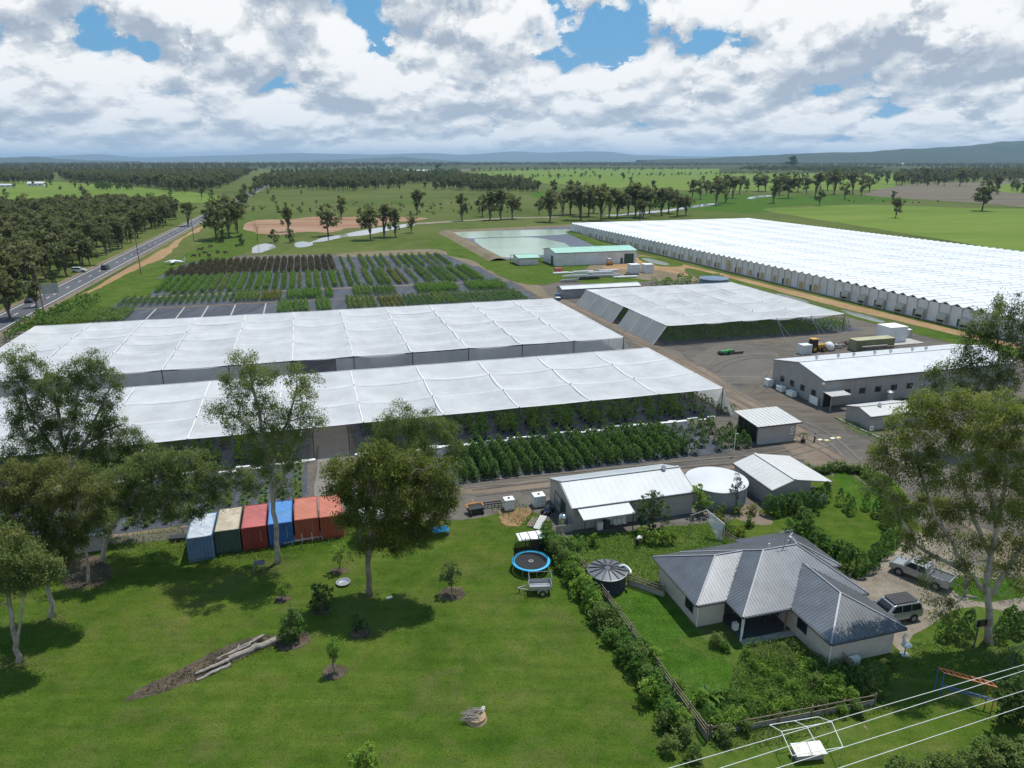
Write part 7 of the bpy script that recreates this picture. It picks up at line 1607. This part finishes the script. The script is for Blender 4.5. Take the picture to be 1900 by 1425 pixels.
for s in (-.7,.7): MB().tube([(s-.08,-.5,.3),(s+.08,-.5,.3)],.3,12).build('wheel', M['rubber'], t)
t = thing('plough', 'black cultivator with tines next to the orange implement', 'implement', G(915,942), SITE)
MB().bar((-1.1,0,.5),(1.1,0,.5),.12).bar((-1.1,.5,.5),(1.1,.5,.5),.12).build('frame', M['blackplastic'], t)
for k in range(6): MB().tube([(-1+k*.4,.2*(k%2),.5),(-1+k*.4,.2*(k%2)-.2,.2),(-1+k*.4,.2*(k%2),.02)],.04,5).build('tine', M['trimdark'], t)
for i, (px, py, sx, h, lb) in enumerate([(944,945,1.15,1.25,'white caged tank on the gravel, left of the two'),(999,938,1.35,1.3,'white caged tank beside the workshop shed, right of the two')]):
    t = thing('caged_tank', lb, 'tank', G(px, py), SITE); MB().cbox(0,0,.15+h/2,sx,sx*.9,h).build('tank_body', M['white'], t)
    for z in (.35,.75,1.15): MB().cbox(0,-sx*.46,z,sx+.04,.03,.03).cbox(-sx*.51,0,z,.03,sx*.9,.03).build('cage_bar', M['galv'], t)
    for x in (-.5,-.17,.17,.5): MB().cbox(x*sx,-sx*.47,.75,.03,.03,1.3).build('cage_bar', M['galv'], t)
    MB().cyl(0,0,.15+h,.2+h+.04,.14,10).build('cap', M['blackplastic'], t); MB().cbox(0,0,.07,sx+.05,sx*.95,.14).build('pallet', M['wood'], t)
t = thing('quad_bike', 'blue quad bike at the left end wall of the workshop shed', 'quad bike', G(1016,952), 1.0); MB().cbox(0,0,.6,1.1,.45,.35,taper=.8).build('body', M['blue'], t); MB().cbox(-.2,0,.82,.6,.3,.1).build('seat', M['black'], t); MB().tube([(.35,-.35,1.0),(.3,0,.95),(.35,.35,1.0)],.025,6).build('handlebar', M['blackplastic'], t)
for a in (-.5,.5):
    for s in (-.4,.4): MB().tube([(a,s-.1,.27),(a,s+.1,.27)],.27,12).build('wheel', M['rubber'], t)
t = thing('pipe_rack', 'white pipes leaning over boards beside the quad bike', 'pipes', G(1008,975), R(70))
for k in range(5): MB().tube([(-1.4,k*.16,.25),(1.4,k*.16+.1,.4)],.06,6).build('pipe', M['white'], t)
for k in range(4): MB().cbox(.2,.9+k*.22,.12,2.2,.18,.06).build('board', M['wood'], t)
t = thing('leaning_gate', 'dark steel frame leaning on the left end of the workshop shed', 'frame', S(24.85,68.0), SITE)
MB().bar((0,-1,0),(0,-1,2.3),.07).bar((0,1,0),(0,1,2.3),.07).bar((0,-1,2.3),(0,1,2.3),.07).bar((0,-1,1.2),(0,1,1.2),.07).build('bar', M['green'], t)
t = thing('low_wall', 'low grey panel wall at the corner of the workshop shed', 'wall', S(23.1,63.6), SITE); MB().box(0,1.9,0,.06,0,.9).build('panel', M['wallshed'], t)
for i, x in enumerate((9.4,10.2)): boxthing('storage_box', ['white box','dark box'][i] + ' under the workshop awning', 'box', 28.0+i*.8, 63.3, .6, .5, .8, 'white' if i == 0 else 'trimdark')
t = thing('garden_chairs', 'row of pale folding chairs against the workshop wall under the awning', 'chairs', S(29.8,63.2), SITE)
for k in range(3): MB().cbox(k*.5,0,.4,.4,.4,.05).cbox(k*.5,.18,.65,.4,.05,.5).build('chair', M['white'], t)
# fences of the house garden
def fence(label, a, b, rails=3, h=1.15, boards=True, bh=.55, post=2.2, mat='wood', top=None):
    A, B = G(*a), G(*b); L = (B-A).length; d = (B-A)/L; t = thing('fence', label, 'fence', A, math.atan2(d.y, d.x)); n = max(1, int(L/post))
    pm = MB().box(-.05,.05,-.05,.05,0,h+.1).mesh('post', M[mat])
    for k in range(n+1): put('post', pm, t, (L*k/n, 0, 0))
    for k in range(rails): z = h*(.55+.45*k/max(1, rails-1)); MB().bar((0,-.075,z),(L,-.075,z),.04,.1).build('rail', M[mat], t)
    if boards: 
        for k in range(n): MB().box(L*k/n+.06,L*(k+1)/n-.06,-.02,.02,.02,bh).build('panel', M['wallgrey'], t)
    return t
fence('long railed fence running down behind the lawn hedge', (1042,1004), (1312,1376), h=1.3); fence('short railed fence between the dark round tank and the house corner', (1165,1085), (1232,1108)); fence('short fence stub left of the dark round tank', (1080,1072), (1102,1070), boards=False)
fence('low front fence with a pale base closing the weedy garden', (1318,1368), (1622,1308), 2, .95, True, .5); fence('railed fence behind the torn net frame', (1335,1000), (1372,1018), 3, 1.1, False)
fence('little fence at the right corner of the house', (1545,1215), (1575,1245), 3, 1.1, False)
t = thing('garden_net', 'torn white netting draped over a pipe frame behind the house', 'net frame', G(1318,1000), 0)
P0 = G(1318,1000); q = lambda px, py, y: V(px, py, P0.y + y) - P0
A1, A2, A3, A4 = q(1283,956,.8), q(1311,946,.8), q(1345,973,-.2), q(1340,1010,-.5)
MB().tube([Vector((A1.x, A1.y, 0)), A1, A2],.045).build('pipe', M['galv'], t); MB().tube([A2, A3],.05).build('pipe', M['white'], t); MB().tube([A3, Vector((A3.x, A3.y, 0))],.03).build('pipe', M['white'], t)
vs = []; fs = []
for i in range(9):
    for j in range(7):
        a = A2.lerp(A3, i/8); b = q(1318,975,.5).lerp(q(1336,1007,-.5), i/8); p = a.lerp(b, j/6); p += Vector((.1*math.sin(i*2+j), .15*math.sin(j*1.7+i), 0)); vs.append(p)
for i in range(8):
    for j in range(6): o = i*7+j; fs.append((o,o+1,o+8,o+7))
MB().add(vs, fs).build('netting', M['net'], t, smooth=True)
t = thing('garden_ornament', 'white swan-like tub ornament on a stand at the right corner of the house', 'ornament', G(1678,1215)); 
MB().cyl(0,0,0,.75,.06,8).cbox(0,0,.04,.6,.6,.08).build('stand', M['galv'], t); MB().lathe([(.05,.75),(.35,.85),(.42,1.0),(.38,1.0),(.3,.9),(.01,.85)], n=16).build('basin', M['white'], t); MB().tube([(-.1,.1,.95),(-.2,.15,1.5),(-.1,.12,1.9),(.05,.1,1.75)], [.16,.13,.1,.05], 8).build('neck', M['white'], t, smooth=True)
MB().cbox(0,0,.1,.6,.4,.15).build('tray', surf('yellow_plastic', (.5,.4,.05), .5), None, G(1640,1228), .4, label='yellow plastic tray on the ground at the right corner of the house', category='tray')

# ------------------------------------------------------------------ bottom right: climbing frame, cage, wires
t = thing('monkey_bars', 'climbing frame with an orange ladder top and a blue side rail', 'climbing frame', G(1790,1330)); B0 = G(1790,1330)
def gl(px, py, z): return G(px, py, z) - B0
a0, a1 = gl(1742,1239,2.1), gl(1838,1265,2.1); b0, b1 = a0+Vector((.1,-.55,0)), a1+Vector((.1,-.55,0))
M['bluep'] = surf('blue_paint', (.04,.13,.38), .45, .1, 1); M['orp'] = surf('orange_red_paint', (.62,.16,.05), .45, .08, 1)
for a, b in ((a0,a1),(b0,b1)): MB().tube([a,b],.04,8).build('ladder_rail', M['orp'], t)
for k in range(9): MB().tube([a0.lerp(a1,k/8), b0.lerp(b1,k/8)],.03,6).build('rung', M['orp'], t)
for p, m in ((a0,'bluep'),(b0,'bluep'),(a1,'orp'),(b1,'orp')): MB().tube([p, Vector((p.x,p.y,0))],.04,8).build('leg', M[m], t)
for z in (1.05,.85): MB().tube([Vector((b0.x,b0.y,z)), Vector((b1.x,b1.y,z))],.035,8).build('side_rail', M['bluep'], t)
t = thing('basketball_hoop', 'basketball hoop on a dark post beside the huge right-hand gum', 'basketball hoop', G(1806,1203), .2); MB().cyl(0,0,0,2.5,.06,8).build('post', M['trimdark'], t); MB().cbox(-.05,-.25,2.6,1.1,.04,.75).build('backboard', M['netting'], t); MB().bar((-.6,-.28,2.25),(.5,-.28,2.25),.04).bar((-.6,-.28,2.97),(.5,-.28,2.97),.04).bar((-.6,-.28,2.25),(-.6,-.28,2.97),.04).bar((.5,-.28,2.25),(.5,-.28,2.97),.04).build('board_frame', M['galv'], t)
hm2 = MB(); 
for k in range(12): a = k*math.pi/6; b = (k+1)*math.pi/6; hm2.bar((-.05+.22*math.cos(a),-.52+.22*math.sin(a),2.35),(-.05+.22*math.cos(b),-.52+.22*math.sin(b),2.35),.025)
hm2.build('rim', M['orp'], t)
t = thing('swing_frame', 'dark green swing frame at the right edge', 'swing', G(1880,1240), .4)
for s in (-1.1,1.1): MB().tube([(s,-.8,0),(s,0,2.0),(s,.8,0)],.045,6).build('leg', M['green'], t)
MB().tube([(-1.1,0,2.0),(1.1,0,2.0)],.045,6).build('top_bar', M['green'], t)
for s in (-.3,.3): MB().tube([(s,0,2.0),(s,0,.5)],.015,4).build('chain', M['galv'], t)
MB().cbox(0,0,.5,.7,.2,.05).build('seat', M['black'], t)
t = thing('animal_cage', 'white-framed wire run with a small hutch inside, below the weedy garden fence', 'cage', G(1502,1400)); C0 = G(1502,1400)
gc = lambda px, py, z: G(px, py, z) - C0
T = [gc(1450,1357,1.5), gc(1543,1339,1.5), gc(1564,1386,1.5), gc(1470,1402,1.5)]; rg = [gc(1428,1345,1.2), gc(1518,1330,1.2)]
fr = [(T[0],T[1]),(T[1],T[2]),(T[2],T[3]),(T[3],T[0]),(T[0].lerp(T[1],.5),T[3].lerp(T[2],.55)),(rg[0],rg[1]),(rg[0],T[0]),(rg[1],T[1]),(rg[0].lerp(rg[1],.5),T[0].lerp(T[1],.5))]
for a, b in fr: MB().tube([a,b],.025,6).build('frame_bar', M['white'], t)
for p in T + rg: MB().tube([p, Vector((p.x,p.y,0))],.025,6).build('post', M['galv'], t)
h = thing('hutch', 'small white-roofed hutch with rusty stains inside the wire run', 'hutch', gc(1498,1405,0)+C0, .12); MB().box(-.95,.95,-.35,.35,.1,.62).build('body', M['wallgrey'], h); MB().slab([(-1.05,-.5,.66),(1.05,-.5,.66),(1.05,.5,.80),(-1.05,.5,.80)], .04).build('roof', surf('stained_white', (.66,.66,.62), .6, .05, 1, dirt=(.36,.24,.12), dirtamt=.6, dscale=1.3), h)
M['wire'] = surf('aluminium_wire', (.62,.62,.60), .4, .05, 1)
for i, (a, b) in enumerate([((1240,1424),(1900,1232)),((1335,1424),(1900,1243)),((1440,1424),(1900,1280)),((1555,1424),(1900,1309))]):
    y0 = 27.0 - i*.35; A = V(a[0], a[1], y0); B = V(b[0], b[1], y0+9); e = B + (B-A)*2.5; s = A - (B-A)*2.5
    MB().tube([s.lerp(e, k/16) + Vector((0,0,-.06*math.sin(math.pi*k/16))) for k in range(17)],.017,5).build('power_line', M['wire'], None, label=['top','second','third','lowest'][i] + ' of the four pale power lines crossing the bottom right corner', category='power line')

# ------------------------------------------------------------------ yard by the packing shed
t = thing('tractor', 'yellow and black wheel tractor in the yard behind the packing shed', 'tractor', G(1512,652), SITE+math.pi)
M['yel'] = surf('machine_yellow', (.52,.28,.03), .5, .1, 1)
MB().cbox(-1.2,0,1.1,2.0,1.0,.8,taper=.9).build('bonnet', M['yel'], t); MB().cbox(.6,0,1.0,1.6,1.3,.5).build('chassis', M['trimdark'], t)
MB().cbox(.6,0,2.0,1.4,1.3,1.4,taper=.9).build('cab', M['glass'], t); MB().cbox(.6,0,2.75,1.6,1.4,.12).build('cab_roof', M['yel'], t)
for x, rr in ((-1.4,.55),(.9,.8)):
    for s in (-.85,.85): w = MB().tube([(x,s-.22,rr),(x,s+.22,rr)],rr,18).build('wheel', M['rubber'], t); MB().tube([(x,s*1.28,rr),(x,s*1.3,rr)],rr*.5,12).build('rim', M['yel'], w)
MB().bar((1.4,-.5,1.0),(2.6,-.5,.5),.15).bar((1.4,.5,1.0),(2.6,.5,.5),.15).build('loader_arm', M['trimdark'], t); MB().prism([(2.4,.2),(3.1,.15),(3.0,.3),(2.5,.9)], -.9, .9, 'y').build('bucket', M['trimdark'], t)
boxthing('white_unit', 'white boxy unit left of the yellow tractor', 'unit', *[round(v_,2) for v_ in (G(1492,656).x*c16+G(1492,656).y*s16, -G(1492,656).x*s16+G(1492,656).y*c16)], 2.2, 1.8, 1.9, 'wallwhite', mids=1)
def uv(px, py): g = G(px, py); return (g.x*c16+g.y*s16, -g.x*s16+g.y*c16)
t = thing('bulk_bag', 'bulging white bag right of the yellow tractor', 'bag', G(1537,650)); MB().lathe([(.01,0),(.9,.1),(1.1,.7),(.9,1.4),(.4,1.8),(.01,1.9)], n=16).build('bag', M['white'], t, smooth=True); MB().tube([(-.3,0,1.7),(0,0,2.1),(.3,0,1.7)],.05,5).build('lifting_loop', M['white'], t)
M['olive'] = surf('olive_canvas', (.20,.21,.12), .7, .15, .8, dirt=(.3,.27,.16), dirtamt=.5)
t = thing('shipping_container', 'olive green container behind the packing shed', 'shipping container', S(*uv(1588,653)), SITE); bx = MB().box(0,9.6,0,2.4,.1,2.3)
for k in range(32): bx.box(.1+k*.3,.22+k*.3,-.05,0,.2,2.2)
bx.build('body', M['olive'], t); MB().box(-.05,9.65,-.05,2.45,2.3,2.38).build('roof', surf('tan_roof', (.36,.34,.20), .7, .15, .8), t)
boxthing('cold_unit', 'large white cube-shaped unit on a slab near the greenhouse', 'unit', *uv(1652,632), 4.6, 4.0, 3.4, 'wallwhite', lid='white')
t = thing('water_butt', 'grey cylinder right of the white cube unit', 'drum', G(1684,627)); MB().cyl(0,0,0,2.0,.7,14).build('drum', M['galv'], t); MB().lathe([(.72,2.0),(.3,2.15),(.01,2.18)],n=14).build('lid', M['galv'], t)
MB().box(-6,8,-3,2.5,0,.18).build('concrete_slab', M['concrete'], None, S(*uv(1640,636)), SITE, kind='structure')
t = thing('scrap_pile', 'dark heap of timber and scrap between the bag and the olive container', 'scrap pile', S(*uv(1560,643)), SITE); sb = random.Random(12)
for k in range(36): MB().cbox(sb.uniform(-4.5,4.5),sb.uniform(-1.6,1.6),sb.uniform(.1,1.0),sb.uniform(.8,3.2),sb.uniform(.12,.4),sb.uniform(.08,.3),sb.uniform(-1.5,1.5)).build('scrap_board', M[sb.choice(['wood','rust','blackplastic','greywood','galv'])], t)
t = thing('timber_stack', 'stack of pale and dark timber along the back of the packing shed', 'timber', S(*uv(1625,650)), SITE)
for k in range(14): MB().cbox(sb.uniform(-1,1),(k%4)*.6-.5,.2+.3*(k//4),sb.uniform(6,9),.35,.22).build('board', M['wood' if k % 3 else 'concrete'], t)
for i, (px, py, lb) in enumerate([(1343,658,'green ride-on implement in the open yard, left half'),(1352,656,'green roller frame in the open yard, right half')]):
    t = thing('implement', lb, 'implement', G(px, py), SITE); M['gp'] = M.get('gp') or surf('bright_green_paint', (.03,.22,.05), .5, .1, 1)
    MB().cbox(0,0,.6,1.8,1.1,.5,taper=.8).build('body', M['gp'], t); MB().tube([(-.8,-.6,.35),(-.8,.6,.35)],.35,12).build('roller', M['rubber'], t); MB().tube([(.8,-.6,.35),(.8,.6,.35)],.35,12).build('roller', M['rubber'], t)
t = thing('harrow', 'low row of grey tines right of the green implements', 'implement', G(1366,657), SITE); MB().bar((-1.6,0,.4),(1.6,0,.4),.12).build('frame', M['galv'], t)
for k in range(6): MB().tube([(-1.4+k*.55,-.1,.3),(-1.4+k*.55,.1,.3)],.28,8).build('disc', M['trimdark'], t)
for i, (px, py) in enumerate([(1521,816),(1533,817),(1544,813),(1555,812)]):
    MB().prism([(-.28,0),(.28,0),(.18,.07),(-.18,.07)], -.35, .35, 'x').build('speed_hump', surf('pale_yellow', (.62,.50,.18) if i % 2 else (.65,.63,.55), .7), None, G(px, py, .03), SITE+.1, label='short speed hump block on the wet gravel by the hut, ' + ['leftmost','second from left','third from left','rightmost'][i] + ' of four', category='speed hump')
t = thing('bollard', 'dark post with a white band beside the speed humps', 'bollard', G(1511,820)); MB().cyl(0,0,0,1.4,.12,8).build('post', M['trimdark'], t); MB().cyl(0,0,.9,1.15,.13,8).build('band', M['white'], t)
t = thing('sign', 'small white square sign in the garden edge near the low shed', 'sign', G(1615,808), .1); MB().cyl(0,0,0,.9,.04,6).build('post', M['galv'], t); sp_ = MB().box(-.28,.28,-.06,-.03,.8,1.45).build('sign_panel', M['white'], t); MB().cbox(0,-.07,1.15,.3,.01,.3).build('sign_mark', M['wallgrey'], sp_)
t = thing('garden_edging', 'row of pale timber and stone edging below the low garden shed', 'edging', G(1550,776))
A, B = G(1550,776)-G(1550,776), G(1640,818)-G(1550,776)
for k in range(13): p = A.lerp(B, k/13); q2 = A.lerp(B, (k+.85)/13); MB().bar(p+Vector((0,0,.12)), q2+Vector((0,0,.12)), .28, .22).build('edging_block', M['concrete' if k % 3 else 'wood'], t)
t = thing('street_lamp', 'thin white lamp post between the loose potted trees and the hut', 'lamp post', G(1361,846)); MB().cyl(0,0,0,3.2,.05,6).build('post', M['white'], t); MB().cbox(.15,0,3.2,.5,.16,.12).build('lamp_head', M['galv'], t)
t = thing('carport_furniture', 'cluttered brown table and boxes in the open carport', 'table', S(55.2,63.8), SITE); MB().cbox(0,0,.75,1.6,1.0,.08).build('table_top', M['wood'], t)
for a in (-.7,.7):
    for b in (-.4,.4): MB().cbox(a,b,.36,.08,.08,.7).build('leg', M['wood'], t)
for k in range(6): MB().cbox(-.5+.25*k,.2*(-1)**k,.9,.3,.3,.25,k).build('box', M['rust' if k % 2 else 'white'], t)
MB().box(-1.6,.4,-.8,.2,.0,.6).build('white_bench', M['white'], None, S(55.9,63.0), SITE, label='white slab bench at the front of the open carport', category='bench')
t = thing('shed', 'low shade-roofed grey cabin under the trees left of the leaning gum', 'shed', G(170,1015), SITE); MB().box(-1.3,1.3,-1.0,1.0,0,1.9).build('wall', M['wallgrey'], t); ribbed([(-1.6,-1.3,1.95),(1.6,-1.3,1.95),(1.6,1.3,2.25),(-1.6,1.3,2.25)], (0,1,.1), .3, .06, .04).build('roof_sheet', M['rooflg'], t)
t = thing('trough', 'small black trough on the grass left of the faded blue container', 'trough', G(331,1003), .2); MB().box(-.8,.8,-.4,.4,.15,.5).build('basin', M['blackplastic'], t)
for a in (-.7,.7): MB().box(a-.05,a+.05,-.4,.4,0,.15).build('leg', M['trimdark'], t)
t = thing('gate_frame', 'dark gate frame across the concrete drive into the front shade house', 'gate', S(-1.2,91.4), SITE)
for x in (0,4.6): MB().box(x-.06,x+.06,-.06,.06,0,3.9).build('post', M['trimdark'], t)
MB().bar((0,0,.6),(-1.2,-1.8,.6),.05).bar((4.6,0,.6),(5.2,-2.2,.6),.05).build('gate_rail', M['trimdark'], t)

# the person bending in the garden behind the dark round tank
def person():
    b = G(1181,1016); t = thing('person', 'person in a white top and dark trousers bending over behind the dark round tank', 'person', b, .6)
    def skin(name, V_, E_, Rr, mat, root=0):
        me = bpy.data.meshes.new(name); me.from_pydata(V_, E_, []); me.materials.append(mat); o = put(name, me, t); o.modifiers.new('skin', 'SKIN')
        for v, q in zip(me.skin_vertices[0].data, Rr): v.radius = (q, q)
        me.skin_vertices[0].data[root].use_root = True; o.modifiers.new('sub', 'SUBSURF').levels = 2; return o
    sk = surf('skin', (.38,.22,.15), .6)
    V_ = [(0,0,.95),(.28,0,1.12),(.48,0,1.16),(.58,0,1.10),(.66,0,1.02), (0,.12,.9),(.04,.13,.48),(-.02,.14,.08),(.14,.14,.03), (0,-.12,.9),(.06,-.13,.48),(.02,-.14,.08),(.16,-.14,.03), (.46,.19,1.08),(.52,.22,.80),(.60,.16,.56),(.63,.15,.47), (.46,-.19,1.08),(.50,-.22,.80),(.60,-.14,.56),(.63,-.13,.47)]
    E_ = [(0,1),(1,2),(2,3),(3,4),(0,5),(5,6),(6,7),(7,8),(0,9),(9,10),(10,11),(11,12),(2,13),(13,14),(14,15),(15,16),(2,17),(17,18),(18,19),(19,20)]
    skin('body', V_, E_, [.13,.12,.13,.06,.10,.09,.065,.045,.04,.09,.065,.045,.04,.06,.042,.032,.035,.06,.042,.032,.035], sk)
    skin('shirt', [(.04,0,.97),(.28,0,1.13),(.46,0,1.17),(.46,.19,1.09),(.51,.22,.9),(.46,-.19,1.09),(.50,-.22,.9)], [(0,1),(1,2),(2,3),(3,4),(2,5),(5,6)], [.15,.145,.15,.08,.06,.08,.06], M['white'], 1)
    skin('trousers', [(0,0,.95),(0,.12,.88),(.04,.13,.48),(-.02,.14,.12),(0,-.12,.88),(.06,-.13,.48),(.02,-.14,.12)], [(0,1),(1,2),(2,3),(0,4),(4,5),(5,6)], [.15,.11,.085,.07,.11,.085,.07], M['black'])
    MB().lathe([(.01,.12),(.09,.09),(.11,.0),(.10,-.02)], n=14).build('hat', M['trimdark'], t, (.67,0,1.06))
person()
